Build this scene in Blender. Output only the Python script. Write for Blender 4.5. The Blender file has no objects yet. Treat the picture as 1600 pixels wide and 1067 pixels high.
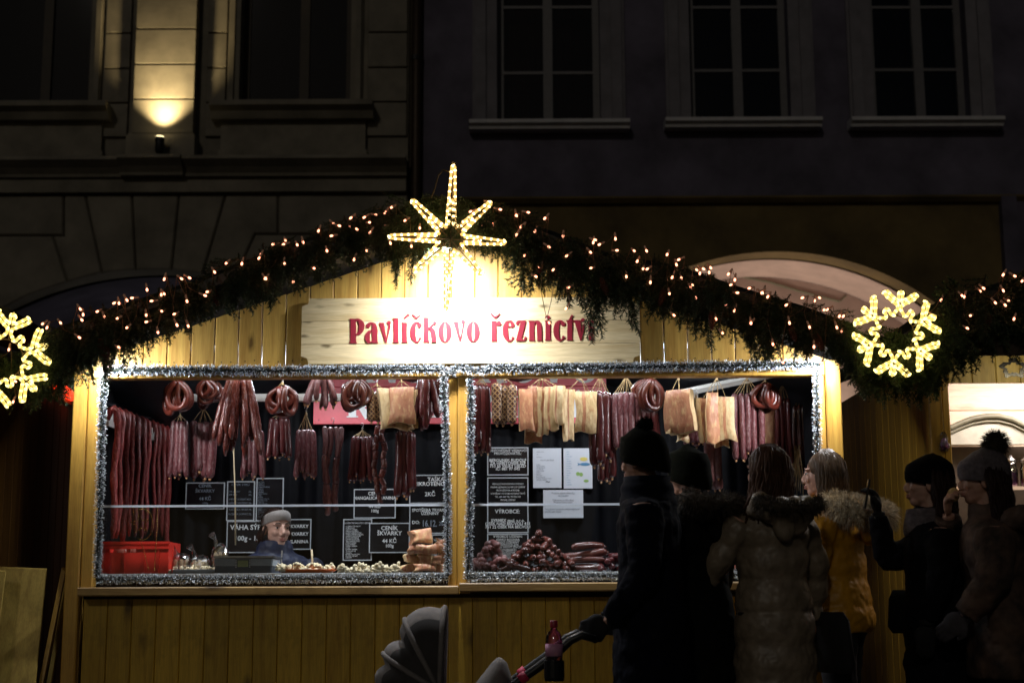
import bpy, math, random
from mathutils import Vector, Matrix, Euler
random.seed(7)
R = math.radians
sc = bpy.context.scene
C = sc.collection

# ------------------------------------------------------------------ camera
CAM = Vector((0.0, -7.85, 0.95))
PITCH, ROLL, FPX = R(9.9), R(0.25), 2333.0
cam_d = bpy.data.cameras.new('camera')
cam = bpy.data.objects.new('camera', cam_d)
C.objects.link(cam)
cam_d.sensor_width = 36.0
cam_d.lens = FPX / 1600.0 * 36.0
cam_d.clip_start, cam_d.clip_end = 0.1, 500.0
CAMROT = (Matrix.Rotation(R(90) + PITCH, 3, 'X') @ Matrix.Rotation(-ROLL, 3, 'Z'))
cam.location = CAM
cam.rotation_euler = CAMROT.to_euler()
cam_d.dof.use_dof = True
cam_d.dof.focus_distance = 7.9
cam_d.dof.aperture_fstop = 2.2
sc.camera = cam

# ------------------------------------------------------------------ night sky, faint glow of the square
world = bpy.data.worlds.new('World')
sc.world = world
world.use_nodes = True
wn = world.node_tree
bg = wn.nodes['Background']
sky = wn.nodes.new('ShaderNodeTexSky')
sky.sky_type = 'NISHITA'
sky.sun_disc = False
sky.sun_elevation = R(24.0)
sky.sun_rotation = R(194.0)
wn.links.new(sky.outputs['Color'], bg.inputs['Color'])
bg.inputs['Strength'].default_value = 0.0022

sun_d = bpy.data.lights.new('street_glow', 'SUN')
sun_d.energy = 0.115
sun_d.angle = R(4)
sun_d.color = (1.0, 0.90, 0.74)
sun = bpy.data.objects.new('street_glow', sun_d)
C.objects.link(sun)
sun.rotation_euler = Euler((R(66), 0, R(-14)))

sc.view_settings.view_transform = 'Standard'
sc.view_settings.look = 'None'
sc.view_settings.exposure = 0.0
sc.view_settings.gamma = 1.0
sc.view_settings.use_curve_mapping = False
sc.cycles.use_denoising = True
sc.cycles.max_bounces = 6
sc.cycles.diffuse_bounces = 3
sc.cycles.glossy_bounces = 2
sc.cycles.transmission_bounces = 4
sc.cycles.transparent_max_bounces = 12
sc.cycles.sample_clamp_indirect = 3.0
sc.cycles.caustics_reflective = False
sc.cycles.caustics_refractive = False

def P(u, v, Y):
    """photo pixel -> world point on the upright plane y = Y"""
    d = CAMROT @ Vector(((u - 800.0) / FPX, -(v - 533.5) / FPX, -1.0))
    t = (Y - CAM.y) / d.y
    return CAM + d * t

def PX(u, v, Y): return P(u, v, Y).x
def PZ(u, v, Y): return P(u, v, Y).z

# ------------------------------------------------------------------ materials
MATS = {}
def new_mat(name):
    m = bpy.data.materials.new(name); m.use_nodes = True
    MATS[name] = m
    nt = m.node_tree
    return m, nt, nt.nodes['Principled BSDF']

def nd(nt, t, **kw):
    n = nt.nodes.new(t)
    for k, v in kw.items():
        if k in n.inputs: n.inputs[k].default_value = v
        else: setattr(n, k, v)
    return n

def rnd_coords(nt, scale, kind='Object', seedscale=53.0):
    tc = nd(nt, 'ShaderNodeTexCoord'); oi = nd(nt, 'ShaderNodeObjectInfo')
    mul = nd(nt, 'ShaderNodeMath', operation='MULTIPLY'); mul.inputs[1].default_value = seedscale
    nt.links.new(oi.outputs['Random'], mul.inputs[0])
    add = nd(nt, 'ShaderNodeVectorMath', operation='ADD')
    nt.links.new(tc.outputs[kind], add.inputs[0]); nt.links.new(mul.outputs[0], add.inputs[1])
    mp = nd(nt, 'ShaderNodeMapping'); mp.inputs['Scale'].default_value = scale
    nt.links.new(add.outputs[0], mp.inputs['Vector'])
    return mp.outputs[0], oi, add.outputs[0]

def ramp(nt, fac, stops):
    r = nd(nt, 'ShaderNodeValToRGB')
    e = r.color_ramp.elements
    while len(e) < len(stops): e.new(0.5)
    for el, (p, c) in zip(e, stops):
        el.position = p; el.color = (*c, 1) if len(c) == 3 else c
    nt.links.new(fac, r.inputs['Fac'])
    return r.outputs['Color']

def mixc(nt, fac, a, b, blend='MIX'):
    m = nd(nt, 'ShaderNodeMix', data_type='RGBA', blend_type=blend)
    for inp, val in ((m.inputs[0], fac), (m.inputs[6], a), (m.inputs[7], b)):
        if hasattr(val, 'links') or isinstance(val, bpy.types.NodeSocket): nt.links.new(val, inp)
        else: inp.default_value = val if not isinstance(val, tuple) else ((*val, 1) if len(val) == 3 else val)
    return m.outputs[2]

def bump(nt, bs, height, strength=0.3, dist=0.005):
    b = nd(nt, 'ShaderNodeBump'); b.inputs['Strength'].default_value = strength
    b.inputs['Distance'].default_value = dist
    nt.links.new(height, b.inputs['Height']); nt.links.new(b.outputs[0], bs.inputs['Normal'])

def wood(name, base, dark, axis='Z', rough=0.5, knots=True, vary=0.25, wear=0.0, kk=1.0):
    """plank timber: long grain, sparse knots, each plank its own tone"""
    m, nt, bs = new_mat(name)
    s = {'Z': (9, 9, 0.55), 'X': (0.55, 9, 9), 'Y': (9, 0.55, 9)}[axis]
    co, oi, raw = rnd_coords(nt, s)
    n1 = nd(nt, 'ShaderNodeTexNoise', Scale=2.6, Detail=6.0, Roughness=0.6, Distortion=0.6)
    nt.links.new(co, n1.inputs['Vector'])
    col = ramp(nt, n1.outputs['Fac'], [(0.30, dark), (0.55, base), (0.8, tuple(min(1, c * 1.15) for c in base))])
    n2 = nd(nt, 'ShaderNodeTexNoise', Scale=22.0, Detail=3.0); nt.links.new(co, n2.inputs['Vector'])
    f = ramp(nt, n2.outputs['Fac'], [(0.35, (0.72, 0.70, 0.66)), (0.6, (1, 1, 1))])
    col = mixc(nt, 0.55, col, f, 'MULTIPLY')
    if knots:
        ks = {'Z': (7, 7, 2.6), 'X': (2.6, 7, 7), 'Y': (7, 2.6, 7)}[axis]
        mp = nd(nt, 'ShaderNodeMapping'); mp.inputs['Scale'].default_value = tuple(q * kk for q in ks)
        nt.links.new(raw, mp.inputs['Vector'])
        vo = nd(nt, 'ShaderNodeTexVoronoi', Scale=1.0); nt.links.new(mp.outputs[0], vo.inputs['Vector'])
        wob = nd(nt, 'ShaderNodeTexNoise', Scale=6.0); nt.links.new(mp.outputs[0], wob.inputs['Vector'])
        ad = nd(nt, 'ShaderNodeMath', operation='MULTIPLY_ADD'); ad.inputs[1].default_value = 0.16
        nt.links.new(wob.outputs['Fac'], ad.inputs[0]); nt.links.new(vo.outputs['Distance'], ad.inputs[2])
        k = ramp(nt, ad.outputs[0], [(0.15, (1, 1, 1)), (0.22, (0.5, 0.5, 0.5)), (0.31, (0, 0, 0))])
        sep = nd(nt, 'ShaderNodeSeparateColor'); nt.links.new(vo.outputs['Color'], sep.inputs[0])
        gt = nd(nt, 'ShaderNodeMath', operation='GREATER_THAN'); gt.inputs[1].default_value = 0.30
        nt.links.new(sep.outputs[0], gt.inputs[0])
        mm = nd(nt, 'ShaderNodeMath', operation='MULTIPLY')
        nt.links.new(k, mm.inputs[0]); nt.links.new(gt.outputs[0], mm.inputs[1])
        col = mixc(nt, mm.outputs[0], col, tuple(c * 0.35 for c in dark))
    mr = nd(nt, 'ShaderNodeMapRange'); mr.inputs['To Min'].default_value = 1 - vary; mr.inputs['To Max'].default_value = 1.0 + vary * 0.4
    nt.links.new(oi.outputs['Random'], mr.inputs['Value'])
    vm = nd(nt, 'ShaderNodeVectorMath', operation='SCALE')
    nt.links.new(col, vm.inputs[0]); nt.links.new(mr.outputs[0], vm.inputs['Scale'])
    outc = vm.outputs[0]
    if wear:
        tc = nd(nt, 'ShaderNodeTexCoord')
        n3 = nd(nt, 'ShaderNodeTexNoise', Scale=3.0, Detail=8.0, Roughness=0.7); nt.links.new(tc.outputs['Object'], n3.inputs['Vector'])
        w = ramp(nt, n3.outputs['Fac'], [(0.52, (0, 0, 0)), (0.72, (wear, wear, wear))])
        outc = mixc(nt, w, outc, tuple(c * 0.3 for c in dark))
    nt.links.new(outc, bs.inputs['Base Color'])
    bs.inputs['Roughness'].default_value = rough
    bump(nt, bs, n2.outputs['Fac'], 0.25, 0.002)
    return m

def plain(name, col, rough=0.6, metal=0.0, noise=0.15, nscale=14.0, bumpk=0.15, coat=0.0, spec=0.5, vary=0.0, sheen=0.0):
    """one material, mottled a little, toned per object when vary > 0"""
    m, nt, bs = new_mat(name)
    co, oi, raw = rnd_coords(nt, (1, 1, 1))
    n = nd(nt, 'ShaderNodeTexNoise', Scale=nscale, Detail=5.0, Roughness=0.6); nt.links.new(co, n.inputs['Vector'])
    lo = tuple(c * (1 - noise * 1.6) for c in col); hi = tuple(min(1.0, c * (1 + noise)) for c in col)
    colr = ramp(nt, n.outputs['Fac'], [(0.3, lo), (0.7, hi)])
    if vary:
        mr = nd(nt, 'ShaderNodeMapRange'); mr.inputs['To Min'].default_value = 1 - vary; mr.inputs['To Max'].default_value = 1 + vary
        nt.links.new(oi.outputs['Random'], mr.inputs['Value'])
        vm = nd(nt, 'ShaderNodeVectorMath', operation='SCALE')
        nt.links.new(colr, vm.inputs[0]); nt.links.new(mr.outputs[0], vm.inputs['Scale']); colr = vm.outputs[0]
    nt.links.new(colr, bs.inputs['Base Color'])
    bs.inputs['Roughness'].default_value = rough
    bs.inputs['Metallic'].default_value = metal
    bs.inputs['Coat Weight'].default_value = coat
    bs.inputs['Specular IOR Level'].default_value = spec
    bs.inputs['Sheen Weight'].default_value = sheen
    if bumpk: bump(nt, bs, n.outputs['Fac'], bumpk, 0.01)
    return m

def emit(name, col, strength):
    m, nt, bs = new_mat(name)
    bs.inputs['Base Color'].default_value = (*[c * 0.6 for c in col], 1)
    bs.inputs['Emission Color'].default_value = (*col, 1)
    bs.inputs['Emission Strength'].default_value = strength
    bs.inputs['Roughness'].default_value = 0.35
    return m

def sausage_mat(name, a, b, rough=0.32, speck=0.0, speckcol=(0.36, 0.26, 0.26), sc_=55.0, bk=0.5, vary=0.3):
    m, nt, bs = new_mat(name)
    co, oi, raw = rnd_coords(nt, (1, 1, 0.45))
    n = nd(nt, 'ShaderNodeTexNoise', Scale=sc_ * 0.5, Detail=4.0, Roughness=0.65); nt.links.new(co, n.inputs['Vector'])
    c = ramp(nt, n.outputs['Fac'], [(0.3, a), (0.7, b)])
    n2 = nd(nt, 'ShaderNodeTexNoise', Scale=sc_ * 2.2, Detail=3.0); nt.links.new(co, n2.inputs['Vector'])
    if speck:
        k = ramp(nt, n2.outputs['Fac'], [(0.50, (0, 0, 0)), (0.72, (speck, speck, speck))])
        c = mixc(nt, k, c, speckcol)
    mr = nd(nt, 'ShaderNodeMapRange'); mr.inputs['To Min'].default_value = 1 - vary; mr.inputs['To Max'].default_value = 1 + vary
    nt.links.new(oi.outputs['Random'], mr.inputs['Value'])
    vm = nd(nt, 'ShaderNodeVectorMath', operation='SCALE'); nt.links.new(c, vm.inputs[0]); nt.links.new(mr.outputs[0], vm.inputs['Scale'])
    nt.links.new(vm.outputs[0], bs.inputs['Base Color'])
    bs.inputs['Roughness'].default_value = rough
    bs.inputs['Subsurface Weight'].default_value = 0.0
    ad = nd(nt, 'ShaderNodeMath', operation='ADD'); nt.links.new(n.outputs['Fac'], ad.inputs[0]); nt.links.new(n2.outputs['Fac'], ad.inputs[1])
    bump(nt, bs, ad.outputs[0], bk, 0.004)
    return m

# timber of the stalls
wood('gable_pine', (0.56, 0.355, 0.085), (0.40, 0.215, 0.045), 'Z', 0.42, vary=0.22, kk=1.35)
wood('sign_pine', (0.70, 0.58, 0.35), (0.55, 0.41, 0.2), 'X', 0.45, vary=0.10, kk=2.2)
wood('front_pine', (0.74, 0.47, 0.055), (0.52, 0.29, 0.028), 'Z', 0.4, vary=0.25, wear=0.6)
wood('post_pine', (0.60, 0.35, 0.065), (0.44, 0.22, 0.035), 'Z', 0.42, vary=0.12, wear=0.3)
wood('sill_pine', (0.40, 0.25, 0.08), (0.24, 0.13, 0.035), 'X', 0.5, vary=0.2, wear=0.7)
wood('side_pine', (0.48, 0.28, 0.035), (0.32, 0.17, 0.02), 'Z', 0.45, vary=0.35, knots=False)
wood('dark_side_pine', (0.20, 0.095, 0.018), (0.12, 0.05, 0.01), 'Z', 0.5, vary=0.3, knots=False)
wood('cream_pine', (0.72, 0.60, 0.46), (0.60, 0.45, 0.30), 'X', 0.5, vary=0.08)
wood('yellow_pine', (0.50, 0.37, 0.10), (0.36, 0.24, 0.05), 'Z', 0.5, vary=0.15, wear=0.5)
wood('loose_panel', (0.58, 0.42, 0.10), (0.42, 0.28, 0.06), 'Z', 0.6, vary=0.1, wear=0.5)
wood('dark_timber', (0.07, 0.045, 0.025), (0.04, 0.025, 0.014), 'Y', 0.7, knots=False)
plain('roof_felt', (0.02, 0.02, 0.022), 0.9, nscale=60)
plain('tarp', (0.010, 0.011, 0.016), 0.55, nscale=5, noise=0.4, bumpk=0.5)
plain('back_cloth', (0.0035, 0.0035, 0.005), 0.6, nscale=6, noise=0.4, bumpk=0.4, spec=0.12)
plain('white_board', (0.72, 0.70, 0.66), 0.5, noise=0.06)
plain('steel', (0.55, 0.56, 0.58), 0.3, 1.0, noise=0.1)
plain('rail_white', (0.62, 0.68, 0.78), 0.3, noise=0.05)
plain('dark_metal', (0.03, 0.03, 0.032), 0.45, 0.6)
plain('counter_steel', (0.55, 0.58, 0.62), 0.35, 0.7, noise=0.08)
plain('twine', (0.50, 0.36, 0.19), 0.9, noise=0.3, nscale=80)
plain('knot_tip', (0.55, 0.30, 0.14), 0.6, noise=0.3, nscale=60, vary=0.4)
sausage_mat('ring_skin', (0.05, 0.009, 0.006), (0.105, 0.02, 0.012), 0.3, bk=0.25)
sausage_mat('dark_ring_skin', (0.035, 0.009, 0.007), (0.075, 0.018, 0.012), 0.25, bk=0.25)
sausage_mat('salami_skin', (0.075, 0.018, 0.021), (0.135, 0.036, 0.040), 0.4, speck=0.42, bk=0.6)
sausage_mat('wet_skin', (0.045, 0.009, 0.007), (0.105, 0.021, 0.013), 0.22, speck=0.25, bk=0.9, sc_=70)
sausage_mat('dark_skin', (0.045, 0.009, 0.010), (0.095, 0.019, 0.019), 0.27, bk=0.4)
sausage_mat('red_skin', (0.11, 0.010, 0.010), (0.20, 0.022, 0.020), 0.4, speck=0.35, speckcol=(0.5, 0.16, 0.12), bk=0.8)
sausage_mat('link_skin', (0.075, 0.022, 0.022), (0.13, 0.04, 0.038), 0.45, speck=0.2, bk=0.6)
sausage_mat('pink_skin', (0.33, 0.10, 0.075), (0.45, 0.16, 0.12), 0.28, bk=0.2)
sausage_mat('heap_skin', (0.045, 0.012, 0.010), (0.095, 0.025, 0.018), 0.27, bk=0.3, vary=0.45)
sausage_mat('bacon_fat', (0.46, 0.30, 0.13), (0.74, 0.58, 0.34), 0.5, speck=0.75, speckcol=(0.40, 0.20, 0.09), sc_=26, bk=0.9, vary=0.16)
sausage_mat('bacon_rind', (0.26, 0.085, 0.045), (0.52, 0.25, 0.13), 0.45, speck=0.7, speckcol=(0.62, 0.42, 0.2), sc_=22, bk=0.9, vary=0.2)
sausage_mat('crackling', (0.66, 0.55, 0.33), (0.82, 0.74, 0.55), 0.6, speck=0.4, speckcol=(0.6, 0.42, 0.2), sc_=60, bk=1.0)
def net_mat():
    m, nt, bs = new_mat('net_skin')
    tc = nd(nt, 'ShaderNodeTexCoord')
    mp = nd(nt, 'ShaderNodeMapping'); mp.inputs['Scale'].default_value = (1, 1, 1); nt.links.new(tc.outputs['UV'], mp.inputs['Vector'])
    w = []
    for rot in (45, -45):
        m2 = nd(nt, 'ShaderNodeMapping'); m2.inputs['Rotation'].default_value = (0, 0, R(rot)); nt.links.new(tc.outputs['UV'], m2.inputs['Vector'])
        wv = nd(nt, 'ShaderNodeTexWave', Scale=0.7, Distortion=0.4); nt.links.new(m2.outputs[0], wv.inputs['Vector']); w.append(wv.outputs['Fac'])
    mx = nd(nt, 'ShaderNodeMath', operation='MAXIMUM'); nt.links.new(w[0], mx.inputs[0]); nt.links.new(w[1], mx.inputs[1])
    c = ramp(nt, mx.outputs[0], [(0.72, (0.060, 0.018, 0.012)), (0.93, (0.34, 0.20, 0.09))])
    nt.links.new(c, bs.inputs['Base Color']); bs.inputs['Roughness'].default_value = 0.4
    bump(nt, bs, mx.outputs[0], 0.5, 0.004)
net_mat()
# signs
plain('sign_red', (0.21, 0.012, 0.026), 0.4, noise=0.1)
plain('board_red', (0.66, 0.085, 0.11), 0.35, noise=0.06)
plain('letter_white', (0.82, 0.82, 0.82), 0.5, noise=0.02, bumpk=0)
plain('plate_black', (0.010, 0.010, 0.012), 0.22, noise=0.2)
plain('plate_rim', (0.62, 0.64, 0.68), 0.35, noise=0.05)
plain('paper', (0.66, 0.68, 0.74), 0.6, noise=0.04, nscale=5)
plain('ink', (0.16, 0.17, 0.21), 0.7)
plain('ink_blue', (0.08, 0.24, 0.42), 0.7)
plain('ink_green', (0.28, 0.45, 0.12), 0.7)
plain('ink_yellow', (0.75, 0.62, 0.15), 0.7)
plain('chalk', (0.24, 0.27, 0.32), 0.9)
# counter goods
plain('crate_red', (0.72, 0.030, 0.018), 0.38, noise=0.05, bumpk=0.05)
plain('scale_dark', (0.08, 0.10, 0.13), 0.35, noise=0.1)
plain('scale_grey', (0.34, 0.39, 0.45), 0.4, noise=0.08)
plain('display', (0.36, 0.42, 0.22), 0.2, noise=0.05)
plain('tray_orange', (0.85, 0.16, 0.02), 0.4, noise=0.05)
plain('tray_white', (0.75, 0.77, 0.80), 0.4, noise=0.05)
plain('gold', (0.75, 0.52, 0.12), 0.25, 1.0, noise=0.1)
plain('bamboo', (0.55, 0.45, 0.28), 0.5)
# building
plain('plaster_cream', (0.24, 0.215, 0.17), 0.85, noise=0.22, nscale=2.5, bumpk=0.35)
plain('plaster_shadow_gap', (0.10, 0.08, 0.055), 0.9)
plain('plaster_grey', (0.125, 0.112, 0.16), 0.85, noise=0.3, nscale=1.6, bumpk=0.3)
plain('plaster_ochre', (0.17, 0.12, 0.045), 0.85, noise=0.3, nscale=1.6, bumpk=0.3)
plain('plaster_trim', (0.20, 0.19, 0.215), 0.8, noise=0.15, nscale=4, bumpk=0.2)
plain('plaster_white', (0.62, 0.61, 0.64), 0.8, noise=0.08, nscale=7, bumpk=0.2)
plain('vault_pink', (0.52, 0.40, 0.36), 0.85, noise=0.1, nscale=4)
plain('vault_line', (0.20, 0.22, 0.15), 0.85)
plain('window_paint', (0.15, 0.145, 0.155), 0.5, noise=0.08)
plain('window_brown', (0.05, 0.035, 0.02), 0.6)
plain('room_dark', (0.012, 0.010, 0.010), 0.9)
plain('curtain_cloth', (0.05, 0.045, 0.05), 0.9, nscale=3, noise=0.3)
plain('curtain_brown', (0.16, 0.10, 0.06), 0.9, nscale=3, noise=0.3)
plain('pipe_brown', (0.05, 0.03, 0.018), 0.5, 0.4)
def glass_mat(name, tint=(1, 1, 1), rough=0.02, mixk=0.12):
    m = bpy.data.materials.new(name); m.use_nodes = True; MATS[name] = m
    nt = m.node_tree; nt.nodes.clear()
    o = nd(nt, 'ShaderNodeOutputMaterial'); t = nd(nt, 'ShaderNodeBsdfTransparent'); g = nd(nt, 'ShaderNodeBsdfGlossy')
    t.inputs['Color'].default_value = (*tint, 1); g.inputs['Roughness'].default_value = rough
    fr = nd(nt, 'ShaderNodeFresnel'); fr.inputs['IOR'].default_value = 1.45
    mx = nd(nt, 'ShaderNodeMixShader')
    ad = nd(nt, 'ShaderNodeMath', operation='ADD'); ad.inputs[1].default_value = mixk - 0.04; ad.use_clamp = True
    nt.links.new(fr.outputs[0], ad.inputs[0]); nt.links.new(ad.outputs[0], mx.inputs[0])
    nt.links.new(t.outputs[0], mx.inputs[1]); nt.links.new(g.outputs[0], mx.inputs[2]); nt.links.new(mx.outputs[0], o.inputs['Surface'])
    return m
glass_mat('screen_glass', (0.97, 0.98, 0.98), 0.02, 0.04)
glass_mat('window_glass', (0.5, 0.5, 0.52), 0.04, 0.05)
glass_mat('cellophane', (0.86, 0.88, 0.92), 0.12, 0.30)
glass_mat('jar_glass', (0.75, 0.85, 0.88), 0.05, 0.25)
glass_mat('bottle_pink', (0.92, 0.50, 0.66), 0.06, 0.2)
# greenery, tinsel, light chains
def needle_mat():
    m, nt, bs = new_mat('fir_needles')
    co, oi, raw = rnd_coords(nt, (1, 1, 1))
    n = nd(nt, 'ShaderNodeTexNoise', Scale=9.0, Detail=2.0); nt.links.new(co, n.inputs['Vector'])
    c = ramp(nt, n.outputs['Fac'], [(0.3, (0.022, 0.045, 0.018)), (0.55, (0.055, 0.095, 0.038)), (0.8, (0.095, 0.14, 0.075))])
    nt.links.new(c, bs.inputs['Base Color']); bs.inputs['Roughness'].default_value = 0.55
needle_mat()
plain('bark', (0.06, 0.04, 0.022), 0.85)
plain('cone', (0.12, 0.045, 0.022), 0.6, noise=0.3, nscale=50)
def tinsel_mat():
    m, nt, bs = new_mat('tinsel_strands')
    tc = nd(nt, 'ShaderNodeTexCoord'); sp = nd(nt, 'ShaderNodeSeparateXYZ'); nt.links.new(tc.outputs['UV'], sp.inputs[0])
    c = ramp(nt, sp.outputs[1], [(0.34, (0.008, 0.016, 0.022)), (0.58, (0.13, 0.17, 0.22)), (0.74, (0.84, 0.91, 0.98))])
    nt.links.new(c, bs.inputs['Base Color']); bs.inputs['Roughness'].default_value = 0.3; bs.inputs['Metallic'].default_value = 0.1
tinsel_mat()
plain('wire_clear', (0.16, 0.11, 0.06), 0.4, noise=0.05)
plain('wire_dark', (0.015, 0.02, 0.012), 0.5)
emit('bulb_warm', (1.0, 0.36, 0.20), 5.0)
emit('bulb_stem', (0.8, 0.42, 0.25), 0.06)  # sockets are no lamps: a faint glow of the bulbs is put into them
emit('star_rope', (1.0, 0.58, 0.16), 1.25)
emit('star_bulb', (1.0, 0.74, 0.33), 8.0)
emit('flake_rope', (1.0, 0.72, 0.17), 1.15)
emit('flake_bulb', (1.0, 0.80, 0.27), 3.4)
emit('lamp_red', (1.0, 0.045, 0.012), 2.2)
emit('led_white', (0.85, 0.93, 1.0), 6.0)
emit('flood_face', (0.95, 0.97, 1.0), 8.0)
emit('uplight_face', (1.0, 0.80, 0.42), 12.0)
# people
plain('skin', (0.50, 0.27, 0.19), 0.5, noise=0.08, nscale=30, bumpk=0.05)
plain('skin_pale', (0.58, 0.34, 0.26), 0.5, noise=0.08, nscale=30, bumpk=0.05)
plain('lips', (0.38, 0.155, 0.125), 0.4)
plain('eye_white', (0.7, 0.68, 0.66), 0.2, noise=0.02, bumpk=0)
plain('iris', (0.03, 0.025, 0.02), 0.15, bumpk=0)
plain('brow_hair', (0.07, 0.04, 0.025), 0.8)
plain('navy_jacket', (0.008, 0.014, 0.048), 0.6, noise=0.3, nscale=16, bumpk=0.9)
plain('knit_beige', (0.30, 0.27, 0.255), 0.9, noise=0.12, nscale=40)
plain('black_coat', (0.006, 0.006, 0.008), 0.9, noise=0.2, nscale=20, spec=0.1)
plain('navy_coat', (0.005, 0.006, 0.012), 0.9, noise=0.2, nscale=20, spec=0.1)
plain('olive_coat', (0.008, 0.008, 0.007), 0.9, noise=0.25, nscale=20, spec=0.1)
plain('taupe_coat', (0.24, 0.19, 0.135), 0.45, noise=0.2, nscale=12, bumpk=0.4)
plain('mustard_coat', (0.58, 0.28, 0.012), 0.5, noise=0.15, nscale=12, bumpk=0.4)
plain('brown_coat', (0.075, 0.044, 0.030), 0.8, noise=0.9, nscale=9, bumpk=0.3)
plain('black_cloth', (0.008, 0.008, 0.010), 0.85)
plain('denim', (0.02, 0.026, 0.05), 0.85)
plain('shoe', (0.012, 0.010, 0.009), 0.5)
plain('hat_green', (0.006, 0.007, 0.004), 0.95, nscale=60, noise=0.3, spec=0.05)
plain('hat_black', (0.005, 0.005, 0.006), 0.95, nscale=60, spec=0.05)
plain('hat_grey', (0.12, 0.10, 0.11), 0.95, nscale=60, noise=0.25)
plain('hair_brown', (0.055, 0.025, 0.013), 0.5, noise=0.3, nscale=20, spec=0.12)
plain('hair_ash', (0.085, 0.052, 0.03), 0.38, noise=0.3, nscale=20, spec=0.3)
plain('hair_dark', (0.022, 0.010, 0.008), 0.5, spec=0.1)
plain('fur_pale', (0.66, 0.56, 0.40), 0.9, noise=0.5, nscale=30)
plain('fur_dark', (0.06, 0.045, 0.03), 0.9, noise=0.4, nscale=30)
plain('glove_grey', (0.07, 0.065, 0.075), 0.95)
plain('phone_case', (0.015, 0.015, 0.02), 0.2)
plain('food_crust', (0.62, 0.42, 0.18), 0.7)
plain('stroller_cloth', (0.22, 0.20, 0.19), 0.85, noise=0.12, nscale=30)
plain('stroller_inner', (0.05, 0.046, 0.045), 0.9)
plain('stroller_frame', (0.012, 0.012, 0.013), 0.4, 0.3)
plain('blanket', (0.16, 0.12, 0.13), 0.95, noise=0.6, nscale=12)
plain('strap_pink', (0.62, 0.03, 0.10), 0.6)
plain('label_pink', (0.75, 0.35, 0.55), 0.5)
plain('cap_red', (0.4, 0.02, 0.05), 0.4)
plain('cobble', (0.09, 0.085, 0.08), 0.7, noise=0.4, nscale=6, bumpk=0.8)
plain('painted_cupboard', (0.42, 0.43, 0.36), 0.5, noise=0.12)
plain('cupboard_trim', (0.15, 0.15, 0.10), 0.5, noise=0.15)
plain('purple_sweets', (0.42, 0.10, 0.32), 0.5, noise=0.4, nscale=40)
plain('straw', (0.55, 0.42, 0.24), 0.85, noise=0.3, vary=0.25)

# ------------------------------------------------------------------ mesh helpers
WL = {}                                     # world location of every object built
def V(*a): return Vector(a)

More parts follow.
